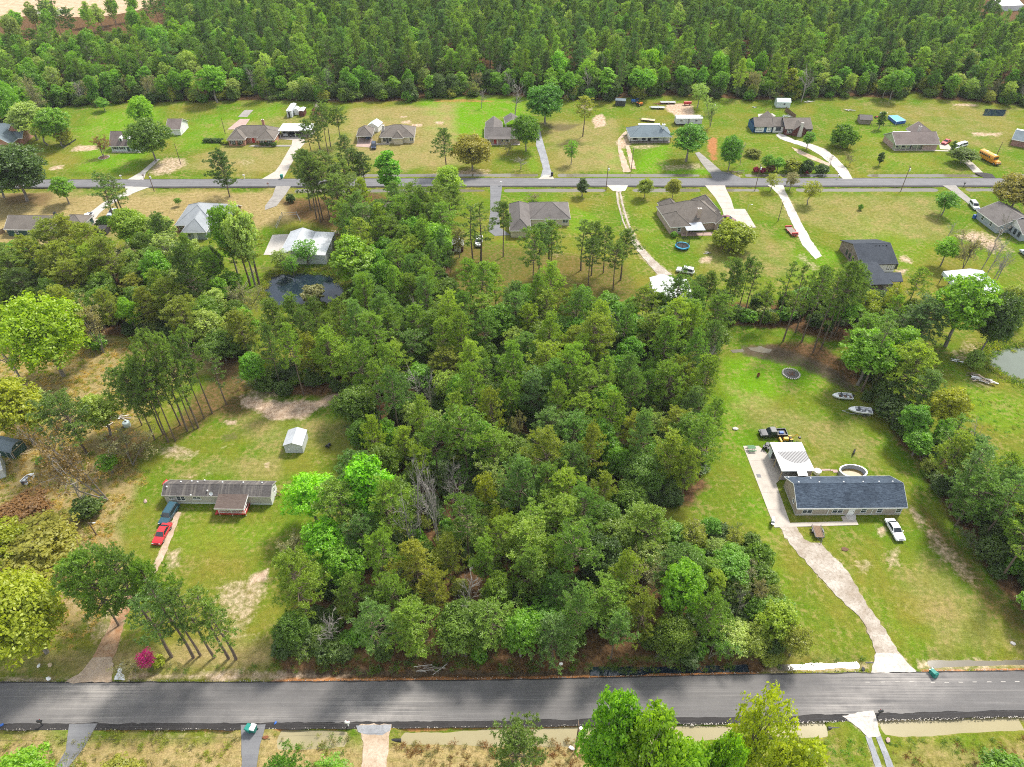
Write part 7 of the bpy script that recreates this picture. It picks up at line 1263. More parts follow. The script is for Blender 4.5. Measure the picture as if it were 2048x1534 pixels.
h.part(MB().frustum((gxm-.9, gxm+.7, rg[2]-.75, rg[2]-.02), 0, (gxm-.5, gxm+.5, rg[2]-.7, rg[2]-.02), 5.4), 'chimney', 'pale_stone'); h.window('f', 1.6, .9, 1.8, 1.2, 2, 'white_trim', rect=rr); h.window('f', 9.6, .9, 1.0, 1.4, 0, 'white_trim', rect=rr); h.part(MB().box(-.3, -.02, h.y0, h.y1, 0, 2.5), 'side_panel', 'siding_blue'); h.wall(5.5, 10.5, h.y1, h.y1+4, 2.55, 'siding_blue', name='wing_wall'); h.gable(5.5, 10.5, h.y1-3, h.y1+4, 2.56, 4.4, 'roof_taupe', 'siding_blue', 'y', trim='dark_metal')
h = House('porch_ranch', 'sage green and brick ranch with brown roof and long white porch', 'house', (1791.8,288.5), (1881,287.2), 2.7, depth=10.5); h.wall(h.x0, h.x1, h.y0+1.7, h.y1, 2.7, 'siding_sage'); h.gable(h.x0, h.x1, h.y0, h.y1, 2.7, 5.3, 'roof_brown', 'siding_sage'); rr = (h.x0, h.x1, h.y0+1.7, h.y1); h.part(MB().box(h.x0-.03, h.x0-.005, h.y0+1.7, h.y1, 0, 2.0), 'brick_skirt', 'brick_pink'); h.part(MB().box(h.x0+11, h.x1, h.y0+.3, h.y0+1.69, 0, 2.6), 'bay_wall', 'brick_pink'); [h.post(h.x0+.1+i*2.1, h.y0+.1, .1, 2.6, .16, 'siding_cream') for i in range(6)]
for u in (1.4, 4.0): h.window('f', u, .8, .9, 1.4, 0, 'dark_metal', rect=rr)
h.door('f', 7.2, 1.2, 2.1, 'dark_metal', rect=rr); h.part(MB().box(h.x0, h.x0+11, h.y0-.1, h.y0+1.68, 0, .12), 'porch_slab', 'concrete'); ra = (h.x1-4.8, h.x1+2.6, h.y1-4.5, h.y1+5.5); h.wall(*ra, 2.68, 'siding_sage', name='wing_wall'); h.gable(*ra, 2.69, 5.2, 'roof_brown', 'siding_sage', 'y'); h.part(MB().box(h.x1+.5, h.x1+2.3, ra[2]-.05, ra[2]-.005, 0, 2.2), 'garage_door', 'white_paint'); h.part(MB().box(h.x1-12, h.x1-5, h.y1+.02, h.y1+2.6, 2.5, 2.62), 'patio_roof', 'metal_white'); h.chimney(h.x1-4.2, h.y1-1.4, .9, .7, 3.6, 6.0, 'pale_stone'); h.part(MB().box(h.x1-2, h.x1+1.0, h.y1+5.6, h.y1+7.5, 1.8, 2.2), 'blue_tarp', 'blue_plastic')
h = House('edge_brick_house', 'brick house with pale blue roof cut by the right edge', 'house', (2024,277), (2100,292), 2.6, depth=9); h.root.name = 'brick_cottage'; h.wall(h.x0, h.x1, h.y0, h.y1, 2.6, 'brick_red'); h.gable(h.x0, h.x1, h.y0, h.y1, 2.6, 4.6, 'roof_bluegrey', 'brick_red'); h.part(MB().box(.2, 8, h.y1+.5, h.y1+4, 2.5, 2.62), 'patio_roof', 'metal_white')
# small far buildings
def small(name, label, cat, FL, FR, ze, d, zr, wall, roof, axis='x', door=None, ov=.12):
    h = House(name, label, cat, FL, FR, ze, depth=d, ov=ov); h.wall(h.x0, h.x1, h.y0, h.y1, ze, wall); h.gable(h.x0, h.x1, h.y0, h.y1, ze, zr, roof, wall, axis, trim=None)
    if door: h.part(MB().box(h.x0+(h.x1-h.x0)*.3, h.x0+(h.x1-h.x0)*.62, h.y0-.05, h.y0-.004, 0, ze*.8), 'door', door)
    return h
small('box_trailer', 'long white box trailer with open dark door behind the brick ranch', 'trailer', (571.5,221.5), (582.5,221.5), 2.8, 9, 2.95, 'metal_wall', 'metal_white', 'y', 'black_plastic'); small('tank_shed', 'small white shed between two trailers at the far back', 'shed', (587,219.5), (596,219.5), 2.2, 3.2, 2.7, 'white_paint', 'metal_white', 'y'); small('box_trailer', 'short trailer with dark red front at the far back', 'trailer', (596.5,222), (607,222), 2.3, 4.5, 2.5, 'siding_darkred', 'metal_white', 'y'); small('shed', 'small brown shed with grey roof at the far back behind the pines', 'shed', (621,221), (640,221), 2.3, 5, 4.0, 'brick_orange', 'roof_taupe', 'y', 'black_plastic', .4)
small('dark_shed', 'dark shed with pale blue roof at the forest edge', 'shed', (1230.5,200.5), (1251.5,202), 2.3, 3.2, 2.7, 'dark_metal', 'roof_bluegrey', 'x'); small('white_shed', 'white shed with curved pale roof at the forest edge', 'shed', (1554.5,204), (1583,204.5), 2.4, 4, 3.4, 'siding_palegreen', 'metal_palegreen', 'x', None).part(MB().box(3.0, 3.6, -.04, .0, 1.3, 1.9), 'window', 'dark_metal')
small('ruined_shed', 'ruined grey wooden shed with collapsed roof beside the slim tree', 'shed', (1720,238.5), (1746,240), 1.9, 5, 3.0, 'grey_wood', 'roof_grey', 'x', None, .3); small('far_barn', 'pale roofed barn in the clearing at the top right corner', 'barn', (2000,12), (2048,10), 3, 12, 5, 'metal_wall', 'metal_white')
small('dark_tool_shed', 'low dark open shed beside the three thin pines', 'shed', (189,459), (210,459), 1.9, 3, 2.2, 'dark_metal', 'roof_old', 'x', None).part(MB().box(.3, 2.6, -.3, -.01, 0, .5), 'tub', 'teal_plastic')
# ------------------------------------------------------------------ vehicles
def quad_panel(pts, off, mat, name, parent, k=.88, th=.012):
    c = sum((Vector(p_) for p_ in pts), Vector()) / 4; n = (Vector(pts[1]) - Vector(pts[0])).cross(Vector(pts[3]) - Vector(pts[0])).normalized()
    q = [c + (Vector(p_) - c) * k + n * off for p_ in pts]; r_ = [p_ - n * th for p_ in q]
    return MB().add(q + r_, [(0,1,2,3),(7,6,5,4),(0,4,5,1),(1,5,6,2),(2,6,7,3),(3,7,4,0)]).build(name, M[mat], parent)
WHEEL = {}
def wheel(parent, x, y, r=.33, w=.22):
    k = (r, w)
    if k not in WHEEL:
        t = MB(); t.M = Matrix.Rotation(R(90), 4, 'X'); t.lathe([(r*.55,-w/2),(r*.92,-w/2),(r,-w*.3),(r,w*.3),(r*.92,w/2),(r*.55,w/2)], 14); tm = t.mesh('tyre'); tm.materials.append(M['rubber'])
        d = MB(); d.M = Matrix.Rotation(R(90), 4, 'X'); d.lathe([(0,-w*.42),(r*.3,-w*.45),(r*.56,-w*.38),(r*.56,w*.38),(r*.3,w*.45),(0,w*.42)], 10); dm = d.mesh('rim'); dm.materials.append(M['chrome']); WHEEL[k] = (tm, dm)
    o = link('wheel', WHEEL[k][0], parent); o.location = (x, y, r); link('rim', WHEEL[k][1], o); return o
def cabin(root, b0, z0, t0, z1, paint):
    MB().frustum(b0, z0, t0, z1).build('cabin', M[paint], root, .05)
    B = [(b0[0],b0[2],z0),(b0[1],b0[2],z0),(b0[1],b0[3],z0),(b0[0],b0[3],z0)]; T_ = [(t0[0],t0[2],z1),(t0[1],t0[2],z1),(t0[1],t0[3],z1),(t0[0],t0[3],z1)]
    quad_panel([B[1],B[2],T_[2],T_[1]], .012, 'car_glass', 'windshield', root, .90); quad_panel([B[3],B[0],T_[0],T_[3]], .012, 'car_glass', 'rear_window', root, .86); quad_panel([B[0],B[1],T_[1],T_[0]], .012, 'car_glass', 'side_window', root, .84); quad_panel([B[2],B[3],T_[3],T_[2]], .012, 'car_glass', 'side_window', root, .84)
def make_car(kind, paint, label, rear, front, cat, group=None, L_=None):
    a, c = Vector(P(*rear, .6)), Vector(P(*front, .6)); mid = (a + c) / 2; rz = math.atan2((c - a).y, (c - a).x)
    root = empty({'sedan':'car','suv':'suv','pickup':'pickup_truck'}[kind], (mid.x, mid.y, .03), rz, label, cat, group)
    L_ = L_ or {'sedan': 4.8, 'suv': 4.9, 'pickup': 5.7}[kind]; W_ = {'sedan': 1.82, 'suv': 1.9, 'pickup': 1.98}[kind]; l, w_ = L_/2, W_/2
    if kind == 'sedan':
        MB().side([(-l,.32),(-l,.72),(-l+.12,.90),(-l*.55,.95),(l*.30,.93),(l*.85,.80),(l-.05,.66),(l,.34)], -w_, w_).build('body', M[paint], root, .09); cabin(root, (-l*.74,l*.42,-w_*.93,w_*.93), .90, (-l*.40,l*.10,-w_*.74,w_*.74), 1.44, paint); hz = .64
    elif kind == 'suv':
        MB().side([(-l,.40),(-l,1.0),(l*.42,1.02),(l*.9,.95),(l,.8),(l,.40)], -w_, w_).build('body', M[paint], root, .09); cabin(root, (-l*.98,l*.46,-w_*.95,w_*.95), .98, (-l*.88,l*.22,-w_*.80,w_*.80), 1.76, paint); hz = .78
        for sg in (-1, 1): MB().tube((-l*.8, sg*w_*.7, 1.82), (l*.15, sg*w_*.7, 1.82), .025).build('roof_rail', M['dark_metal'], root)
    else:
        MB().side([(-l,.45),(-l,.62),(-l*.22,.62),(-l*.22,1.0),(l*.52,1.04),(l*.92,.98),(l,.82),(l,.45)], -w_, w_).build('body', M[paint], root, .06); cabin(root, (-l*.22,l*.50,-w_*.95,w_*.95), 1.0, (-l*.14,l*.26,-w_*.80,w_*.80), 1.78, paint); hz = .82
        for y0, y1 in ((-w_, -w_+.1), (w_-.1, w_)): MB().box(-l, -l*.22, y0, y1, .62, 1.05).build('bed_side', M[paint], root)
        MB().box(-l, -l+.08, -w_+.1, w_-.1, .62, 1.03).build('tailgate', M[paint], root); MB().box(-l+.08, -l*.22-.01, -w_+.1, w_-.1, .62, .66).build('bed_floor', M['black_plastic'], root)
    for x in (-l*.60, l*.62):
        for sg in (-1, 1): wheel(root, x, sg*(w_-.10), .35 if kind != 'sedan' else .32)
    for sg in (-1, 1):
        MB().cbox(l-.02, sg*w_*.72, hz, .09, .34, .15).build('headlight', M['lamp_glass'], root, .02); MB().cbox(-l+.0, sg*w_*.80, hz+.05, .06, .24, .22).build('tail_light', M['tail_red'], root, .02); MB().cbox(l*.32, sg*(w_+.09), 1.0 if kind == 'sedan' else 1.12, .14, .20, .14).build('mirror', M[paint], root, .02)
    MB().cbox(l+.01, 0, .42, .10, W_*.94, .16).build('bumper', M['black_plastic' if kind == 'pickup' else paint], root, .03); MB().cbox(-l-.01, 0, .46, .10, W_*.94, .16).build('bumper', M['chrome' if kind == 'pickup' else paint], root, .03); MB().cbox(l+.0, 0, hz-.02, .05, W_*.42, .12).build('grille', M['black_plastic'], root)
    return root
make_car('suv', 'paint_teal', 'dark teal estate car parked behind the red car by the mobile home', (348,1013), (328,1045), 'car'); make_car('sedan', 'paint_red', 'bright red car on the grass by the mobile home', (333,1051), (315,1083), 'car')
pk = make_car('pickup', 'paint_black', 'black pickup truck with blue load on the lawn behind the carport', (1567,866), (1525,867), 'truck'); MB().cbox(-1.7, .1, .85, .9, .7, .38).build('load', M['blue_plastic'], pk, .08)
make_car('sedan', 'paint_white', 'white sedan parked on the grass right of the ranch house', (1779,1040), (1801,1078), 'car'); make_car('pickup', 'paint_white', 'white pickup on the curved concrete driveway beside the green house', (182,427), (170,443), 'truck'); make_car('sedan', 'paint_silver', 'silver blue car on the grass behind the three thin pines', (231,419), (219,430), 'car')
pk = make_car('pickup', 'paint_blue', 'blue pickup with brown loaded bed beside the brick ranch driveway', (590,312), (612,322), 'truck'); MB().cbox(-1.9, 0, .95, 1.9, 1.7, .5).build('load', M['tan_wood'], pk, .1)
make_car('sedan', 'paint_white', 'white car under the white flat carport', (567,263), (571,270), 'car'); make_car('suv', 'paint_black', 'dark car under the white flat carport beside the white car', (582,263), (585,270), 'car'); make_car('suv', 'paint_darkblue', 'dark blue car at the edge of the tan slab', (748,287), (747,297), 'car'); make_car('sedan', 'paint_blue', 'blue car under the hip roofed carport', (735,268), (736,276), 'car')
make_car('suv', 'paint_white', 'white car nearest the small oak at the brown roofed ranch', (1920,291), (1908,297), 'car'); make_car('suv', 'paint_white', 'white car parked behind the other white car at the brown roofed ranch', (1929,289), (1917,292), 'car'); make_car('sedan', 'paint_red', 'red car before the white garage door', (1897,281), (1888,286), 'car'); make_car('suv', 'paint_white', 'white car beside the pale blue-grey house', (1943,405), (1954,418), 'car'); make_car('pickup', 'paint_white', 'white pickup on the lawn beside the two lone pines', (959,474), (957,492), 'truck'); make_car('sedan', 'paint_maroon', 'dark red car on the concrete pad of the tan brick house', (1449,435), (1464,440), 'car'); make_car('suv', 'paint_silver', 'silver vehicle cut by the right edge', (2062,515), (2046,502), 'car'); make_car('suv', 'paint_white', 'white vehicle beside the pines and the gravel track end', (1379,543), (1362,540), 'car')
# school bus
a, c_ = Vector(P(1963,309,1)), Vector(P(1996,326,1)); mid = (a + c_) / 2
root = empty('school_bus', (mid.x, mid.y, .03), math.atan2((c_-a).y, (c_-a).x), 'yellow school bus parked on the grass by the concrete driveway', 'bus'); l = (c_ - a).length / 2 + .4
MB().add([], []); pr = [(-1.2,.55),(-1.2,2.35),(-1.05,2.75),(-.6,2.98),(.6,2.98),(1.05,2.75),(1.2,2.35),(1.2,.55)]; n = len(pr)
MB().add([(-l, y, z) for y, z in pr] + [(l-1.9, y, z) for y, z in pr], [tuple(range(n)), tuple(range(2*n-1, n-1, -1))] + [((i+1) % n, i, n+i, n+(i+1) % n) for i in range(n)]).build('body', M['paint_bus'], root)
MB().frustum((l-1.89, l, -1.1, 1.1), .6, (l-1.89, l-.25, -.95, .95), 1.5).build('hood', M['paint_bus'], root, .08); MB().box(l-1.885, l-1.86, -1.05, 1.05, 1.6, 2.5).build('windshield', M['car_glass'], root)
for sg in (-1, 1):
    k = int((2*l - 3.0) / .85)
    for i in range(k): MB().cbox(-l+.7+i*.85, sg*1.205, 2.02, .68, .02, .58).build('side_window', M['car_glass'], root)
    for z in (.85, 1.25, 1.6): MB().cbox(-.95, sg*1.215, z, 2*l-1.9, .025, .07).build('rub_rail', M['black_plastic'], root)
    MB().cbox(l-.02, sg*.8, 1.0, .08, .26, .26).build('headlight', M['lamp_glass'], root)
    for x in (-l*.55, l-1.1): wheel(root, x, sg*1.02, .5, .3)
MB().cbox(l+.08, 0, .65, .16, 2.3, .3).build('bumper', M['black_plastic'], root); MB().box(-l-.02, -l-.005, -.8, .8, 1.7, 2.5).build('rear_window', M['car_glass'], root)
for x in (-2.2, 1.5): MB().cbox(x, 0, 3.02, .8, .8, .1).build('roof_hatch', M['white_paint'], root, .03)
# trailers
def trailer(label, rear, front, L_, W_, deck, frame, side=0.0, planks=7, z=.6):
    a, c = Vector(P(*rear, .6)), Vector(P(*front, .6)); mid = (a + c) / 2; root = empty('flatbed_trailer', (mid.x, mid.y, .02), math.atan2((c-a).y, (c-a).x), label, 'trailer'); l = L_/2
    for i in range(planks): y = -W_/2 + W_*(i+.5)/planks; MB().cbox(0, y, z, L_, W_/planks*.93, .05).build('plank', M[deck], root)
    mb = MB()
    for sg in (-1, 1): mb.cbox(0, sg*(W_/2+.04), z-.03, L_+.1, .08, .12)
    mb.cbox(l, 0, z-.05, .08, W_, .12); mb.cbox(-l, 0, z-.05, .08, W_, .12); mb.build('frame', M[frame], root); MB().tube((l, -W_*.35, z-.05), (l+1.1, 0, z-.08), .05).tube((l, W_*.35, z-.05), (l+1.1, 0, z-.08), .05).build('tongue', M[frame], root)
    if side:
        for sg in (-1, 1): mb = MB().cbox(0, sg*(W_/2+.05), z+side, L_, .05, .05); [mb.cbox(-l+L_*k/4, sg*(W_/2+.05), z+side/2, .05, .05, side) for k in range(5)]; mb.build('side_rail', M[frame], root)
    for sg in (-1, 1): wheel(root, -.2, sg*(W_/2+.2), .3, .18); mb = MB().cbox(-.2, sg*(W_/2+.2), .72, .8, .24, .04).build('fender', M[frame], root)
    return root
trailer('small utility trailer with brown plank deck on the gravel driveway', (1633,1054), (1639,1072), 2.6, 1.5, 'wood', 'dark_metal', .4, 6); t_ = trailer('long red flatbed trailer beside the white gravel driveway', (1577,454), (1590,469), 5.4, 2.0, 'grey_wood', 'red_paint', 0, 8); MB().cbox(2.3, 0, .95, .4, 1.9, .5).build('front_rack', M['red_paint'], t_); MB().cbox(-2.5, 0, .85, .3, 2.2, .35).build('rear_ramp', M['red_paint'], t_)
trailer('dark flatbed trailer with pale deck behind the porch house', (1306,240), (1287,238), 5.5, 2.0, 'tan_wood', 'dark_metal', 0, 6); trailer('low grey flatbed trailer near the red tank', (1330,214.5), (1302,214), 5.5, 1.8, 'galv', 'galv', 0, 6); trailer('long flatbed with pale load at the forest edge', (1352,204), (1320,204), 6.5, 2, 'galv', 'rust', 0, 6)
# boats
def boat(label, bow, stern, L_, hull, on_trailer, inner):
    a, c = Vector(P(*stern, .6)), Vector(P(*bow, .6)); mid = (a + c) / 2; z0 = .45 if on_trailer else .05; root = empty('boat', (mid.x, mid.y, z0), math.atan2((c-a).y, (c-a).x), label, 'boat'); l = L_/2; W_ = .95
    st = [(-l, 1.0, .0), (-l*.4, 1.05, .0), (0, 1.05, .0), (l*.4, .92, .05), (l*.75, .58, .18), (l, .03, .45)]; V = []; F = []
    for x, k, zk in st: w_ = W_*k; V += [(x, -w_, .78), (x, -w_*.86, .35+zk*.5), (x, -w_*.25, .06+zk), (x, 0, zk), (x, w_*.25, .06+zk), (x, w_*.86, .35+zk*.5), (x, w_, .78)]
    for i in range(len(st)-1):
        for j in range(6): F.append((i*7+j, i*7+j+1, (i+1)*7+j+1, (i+1)*7+j))
    F.append(tuple(range(6, -1, -1))); MB().add(V, F).build('hull', M[hull], root)
    V = []; F = []
    for x, k, zk in st: w_ = W_*k; V += [(x, -w_, .79), (x, -max(0, w_-.16), .80), (x, max(0, w_-.16), .80), (x, w_, .79)]
    for i in range(len(st)-1): F += [(i*4, i*4+1, i*4+5, i*4+4), (i*4+2, i*4+3, i*4+7, i*4+6)]
    F += [(13, 14, 18, 17)] if True else []; F += [(17, 18, 22, 21)]; MB().add(V, F).build('deck', M['white_paint'], root)
    MB().box(-l+.1, l*.62, -.62, .62, .30, .34).build('floor', M[inner], root)
    for x in (-l*.55, -.05): MB().cbox(x, .32, .55, .45, .45, .42).build('seat', M['pale_plastic'], root, .05); MB().cbox(x, -.32, .55, .45, .45, .42).build('seat', M['grey_plastic'], root, .05)
    quad_panel([(l*.18,-.75,.82),(l*.18,.75,.82),(l*.06,.65,1.15),(l*.06,-.65,1.15)], 0, 'car_glass', 'windshield', root, 1.0); MB().cbox(-l-.2, 0, .75, .35, .35, .75).build('outboard_motor', M['dark_metal'], root, .06)
    if on_trailer:
        mb = MB()
        for sg in (-1, 1): mb.cbox(-.1, sg*.6, -.12, L_*.9, .08, .1)
        mb.tube((l*.8, -.6, -.12), (l+1.1, 0, -.12), .045).tube((l*.8, .6, -.12), (l+1.1, 0, -.12), .045); mb.build('trailer_frame', M['galv'], root)
        for sg in (-1, 1): o = wheel(root, -l*.35, sg*.95, .3, .18); o.location.z = -.15
    return root
boat('white open boat without trailer near the tall leaning pine', (1666,791), (1703,793), 4.4, 'pale_plastic', False, 'wood'); boat('white motor boat on a trailer on the lawn', (1699,821), (1739,825), 5.0, 'paint_white', True, 'grey_plastic')
bt = boat('small rusty white rowing boat in the left field', (64,951), (52,962), 2.6, 'pale_plastic', False, 'rust')
# machines
def machine(name, label, px, rz, body, s=1.0, boom=False, cat='machine'):
    X, Y = P(*px); root = empty(name, (X, Y, 0), rz, label, cat); root.scale = (s, s, s); MB().frustum((-.2, 1.3, -.45, .45), .5, (0, 1.2, -.38, .38), 1.15).build('hood', M[body], root, .06); MB().cbox(-.5, 0, .75, .7, .8, .3).build('seat_deck', M['black_plastic'], root, .04); MB().cbox(-.55, 0, 1.05, .4, .5, .5).build('seat', M['black_plastic'], root, .06); MB().tube((.1,0,1.0),(-.15,0,1.4),.03).build('steering_column', M['dark_metal'], root)
    for sg in (-1, 1): wheel(root, -.6, sg*.62, .55, .3); wheel(root, .95, sg*.5, .34, .2); MB().cbox(-.6, sg*.62, 1.15, .8, .3, .05).build('fender', M[body], root)
    if boom: MB().tube((-1.0,0,.8),(-1.9,0,2.3),.1).tube((-1.9,0,2.3),(-2.8,.1,1.4),.08).build('boom', M[body], root); MB().cbox(-2.9,.1,1.1,.5,.6,.5).build('bucket', M['dark_metal'], root); MB().cbox(2.0,0,.45,.4,1.7,.6).build('loader', M[body], root)
    return root
machine('backhoe', 'yellow backhoe beside the carport', (1575,881.5), R(184), 'yellow_paint', .8, True); machine('tractor', 'blue tractor at the far forest edge', (1270,206), R(175), 'blue_paint', 1.3); machine('tractor', 'orange tractor at the far forest edge', (1279,211.5), R(30), 'orange_paint', 1.15); machine('quad_bike', 'dark quad bike at the corner of the concrete driveway', (1532,897), R(60), 'dark_metal', .85); machine('riding_mower', 'small dark machine on the lawn right of the metal shed', (657,893), R(70), 'dark_metal', .5); machine('riding_mower', 'small dark mower beside the red car at the white garage', (1752,236), R(20), 'red_paint', .6)
o = empty('fuel_tank', P(1374.5,210), R(5), 'long red cylindrical tank at the far forest edge', 'tank'); MB().tube((-1.6,0,.95),(1.6,0,.95),.6,.6,14).build('tank', M['red_paint'], o); [MB().cbox(x,0,.2,.2,1.0,.4).build('stand', M['rust'], o) for x in (-1.1,1.1)]

# ------------------------------------------------------------------ poles, bins, posts
def pole(label, base, top, arm=True, lamp=False, transformer=True, group='utility poles', mat='pole_wood', r=.14):
    X, Y = P(*base); hh = height_of(*base, top[1]); root = empty('utility_pole', (X, Y, 0), 0, label, 'pole', group); MB().tube((0,0,-.3),(0,0,hh),r,r*.65,8).build('shaft', M[mat], root)
    if arm: MB().cbox(0,0,hh-.35,.1,1.8,.12).build('crossarm', M[mat], root); [MB().tube((0,y,hh-.28),(0,y,hh-.1),.05,.03,6).build('insulator', M['grey_plastic'], root) for y in (-.8,.8)]
    if transformer: MB().lathe([(0,hh-.95),(.24,hh-.95),(.24,hh-1.75),(0,hh-1.75)],10,(.34,0)).build('transformer', M['pale_plastic'], root)
    if lamp: MB().tube((0,0,hh-.15),(.9,-.1,hh+.05),.04).build('lamp_arm', M['galv'], root); MB().cbox(1.0,-.1,hh+.02,.5,.25,.14).build('lamp_head', M['pale_plastic'], root, .03)
    return root
pole('utility pole with transformer left of the white gravel track mouth', (1212,379), (1215,331)); pole('tall thin pole in the dirt yard before the porch house', (1262,343), (1268,296), False, False, False); pole('utility pole with transformer before the roadside hedge', (1510,379), (1518,329)); pole('utility pole with transformer on the lawn by the far road right side', (1802,381), (1817,332)); pole('utility pole with white box left of the concrete driveway', (308,381), (301,347)); pole('bare wooden pole right of the large oak', (362,329), (352,287), False, False, False); pole('bare wooden pole beside the pink slab', (450.5,267), (444,236), False, False, False); pole('lamp pole on the lawn beside the white gravel driveway', (1556,442), (1563,403), False, True, False); pole('leaning wooden pole behind the school bus', (1992,313), (2004,284), False, False, False); pole('dark utility pole beside the bright trees at the near road', (1150.5,1502), (1156,1450)); pole('short lamp pole in the left field above the big pine', (193,1070), (180,1045), False, True, False); pole('thin pole on the right lawn beside the young oak', (1873,443), (1884,400), False, False, False, r=.08); pole('thin metal pole beside the gravel track', (1241,450), (1239,416), False, False, False, 'utility poles', 'galv', .07); pole('short lamp post before the tan brick house pad', (1494,424), (1493,409), False, True, False, 'utility poles', 'galv', .06); pole('dark power pole behind the white trailer home', (1428,214), (1427,205), False, False, True)
def bin_(px, mat, label, lid=None, tip=False, s=1.0):
    X, Y = P(*px); root = empty('wheelie_bin', (X, Y, .03 if not tip else .35), rnd.uniform(-.4, .4), label, 'bin', 'household bins'); root.scale = (s, s, s)
    if tip: root.rotation_euler = (R(80), 0, R(20))
    MB().frustum((-.26,.26,-.3,.3), .08, (-.33,.33,-.38,.38), 1.0).build('body', M[mat], root, .03); MB().frustum((-.35,.35,-.42,.40), 1.0, (-.28,.28,-.34,.32), 1.1).build('lid', M[lid or mat], root, .02); [wheel(root, sg*.26, .28, .12, .06) for sg in (-1,1)]; MB().tube((-.25,.42,.95),(.25,.42,.95),.03).build('handle', M[lid or mat], root)
bin_((500,1462), 'teal_plastic', 'left teal bin on the asphalt driveway below the near road', s=1.25); bin_((509,1462), 'teal_plastic', 'right bin with white lid on the asphalt driveway below the near road', 'pale_plastic', s=1.25); bin_((1858,1341), 'teal_plastic', 'teal bin tipped over beside the gravel driveway mouth', None, True, 1.2); bin_((564,357), 'teal_plastic', 'teal bin at the mouth of the brick ranch driveway', s=1.3); bin_((1104,352), 'black_plastic', 'black bin at the mouth of the long grey driveway', s=1.2); bin_((1957,424), 'blue_plastic', 'blue bin at the corner of the pale blue-grey house', s=1.1)
def mailbox(px, label, post='white_trim', box='dark_metal', s=1.0):
    X, Y = P(*px); root = empty('mailbox', (X, Y, 0), rnd.uniform(-.3,.3), label, 'mailbox', 'mailboxes'); root.scale = (s,)*3; MB().box(-.06,.06,-.06,.06,-.1,1.0).build('post', M[post], root); pr = [(-.15,1.0),(-.15,1.2),(-.1,1.3),(0,1.34),(.1,1.3),(.15,1.2),(.15,1.0)]; mb = MB(); mb.add([(-.3,y,z) for y,z in pr]+[(.3,y,z) for y,z in pr], [tuple(range(7)), tuple(range(13,6,-1))]+[((i+1)%7,i,7+i,7+(i+1)%7) for i in range(7)]); mb.build('box', M[box], root); MB().box(-.05,.05,.155,.18,1.2,1.4).build('flag', M['red_paint'], root)
for px, lb, po, bx_ in (((86,1450),'black mailbox on the near road shoulder at bottom left','dark_metal','black_plastic'),((697,1452),'white mailbox post beside the pale dirt driveway','white_trim','white_paint'),((1756,1430),'dark mailbox beside the white gravel apron','dark_metal','black_plastic'),((243,358),'white mailbox left of the cottage driveway','white_trim','white_paint'),((489,357),'white mailbox at the brick ranch lawn','white_trim','white_paint'),((1927,373),'dark mailbox on the near side of the far road','dark_metal','black_plastic'),((1572,370),'dark mailbox beside the white gravel driveway mouth','dark_metal','black_plastic'),((537,374),'brick red mailbox pillar at the far road','brick_red','brick_red'),((288,357),'brick mailbox right of the cottage driveway','brick_dark','brick_dark'),((1002,371),'white mailbox at the asphalt driveway mouth','white_trim','white_paint'),((1675,357),'white mailbox at the curved gravel driveway','white_trim','white_paint')): mailbox(px, lb, po, bx_, 1.1)

# ------------------------------------------------------------------ yard things
def stone_mesh(seed):
    bm = bmesh.new(); bmesh.ops.create_icosphere(bm, subdivisions=1, radius=1); g = random.Random(seed)
    for v in bm.verts: v.co *= g.uniform(.75, 1.15)
    me = bpy.data.meshes.new('stone'); bm.to_mesh(me); bm.free(); me.materials.append(M['pale_stone']); return me
SM = [stone_mesh(s_) for s_ in range(4)]
X, Y = P(1582,748); root = empty('fire_pit', (X, Y, 0), 0, 'round fire pit ringed with pale stones on the bright lawn', 'fire pit')
MB().lathe([(0,.05),(1.6,.06),(1.75,.02)], 20).build('ash_bed', M['ash'], root)
for i in range(26): t = 2*math.pi*i/26; o = link('stone', SM[i % 4], root); o.location = (1.9*math.cos(t), 1.9*math.sin(t), .15); o.scale = (.26, .2, .18); o.rotation_euler = (0, 0, t)
for i in range(9): a_ = rnd.uniform(0, 6.28); MB().tube((.9*math.cos(a_), .9*math.sin(a_), .12), (rnd.uniform(-1,1), rnd.uniform(-1,1), .2), .06, .05, 5).build('burnt_log', M['brown_rust'], root)
X, Y = P(1516,753); o = empty('metal_drum', (X, Y, 0), 0, 'rusty burn drum on the bright lawn left of the fire pit', 'drum'); MB().lathe([(.26,.02),(.29,.02),(.29,.3),(.31,.31),(.29,.33),(.29,.88),(.31,.9),(.27,.88),(.26,.1)], 14).build('barrel', M['rust'], o)
# oval pool
plain('pool_wall', (.40,.43,.47), .5, .15)
X, Y = P(1703,950); root = empty('swimming_pool', (X, Y, 0), R(0), 'empty oval above-ground pool with pale wall behind the ranch house', 'pool')
for nm, pf, mt in (('wall', [(1.0,0),(1.0,1.2),(.965,1.2),(.965,.06)], 'pool_wall'), ('rim', [(1.05,1.19),(1.05,1.25),(.94,1.25),(.94,1.19)], 'galv'), ('liner', [(.96,1.19),(.955,.12),(0,.1)], 'pool_wall')): o = MB().lathe(pf, 28).build(nm, M[mt], root); o.scale = (2.6, 1.7, 1)
o = MB().lathe([(0,.2),(.9,.2),(.93,.14)], 24).build('stagnant_water', plain('slime', (.20,.14,.04), .4, .3), root); o.scale = (2.6, 1.72, 1)
for i in range(10): t = 2*math.pi*i/10; MB().cbox(2.72*math.cos(t), 1.82*math.sin(t), .6, .1, .1, 1.2).build('upright', M['galv'], root)
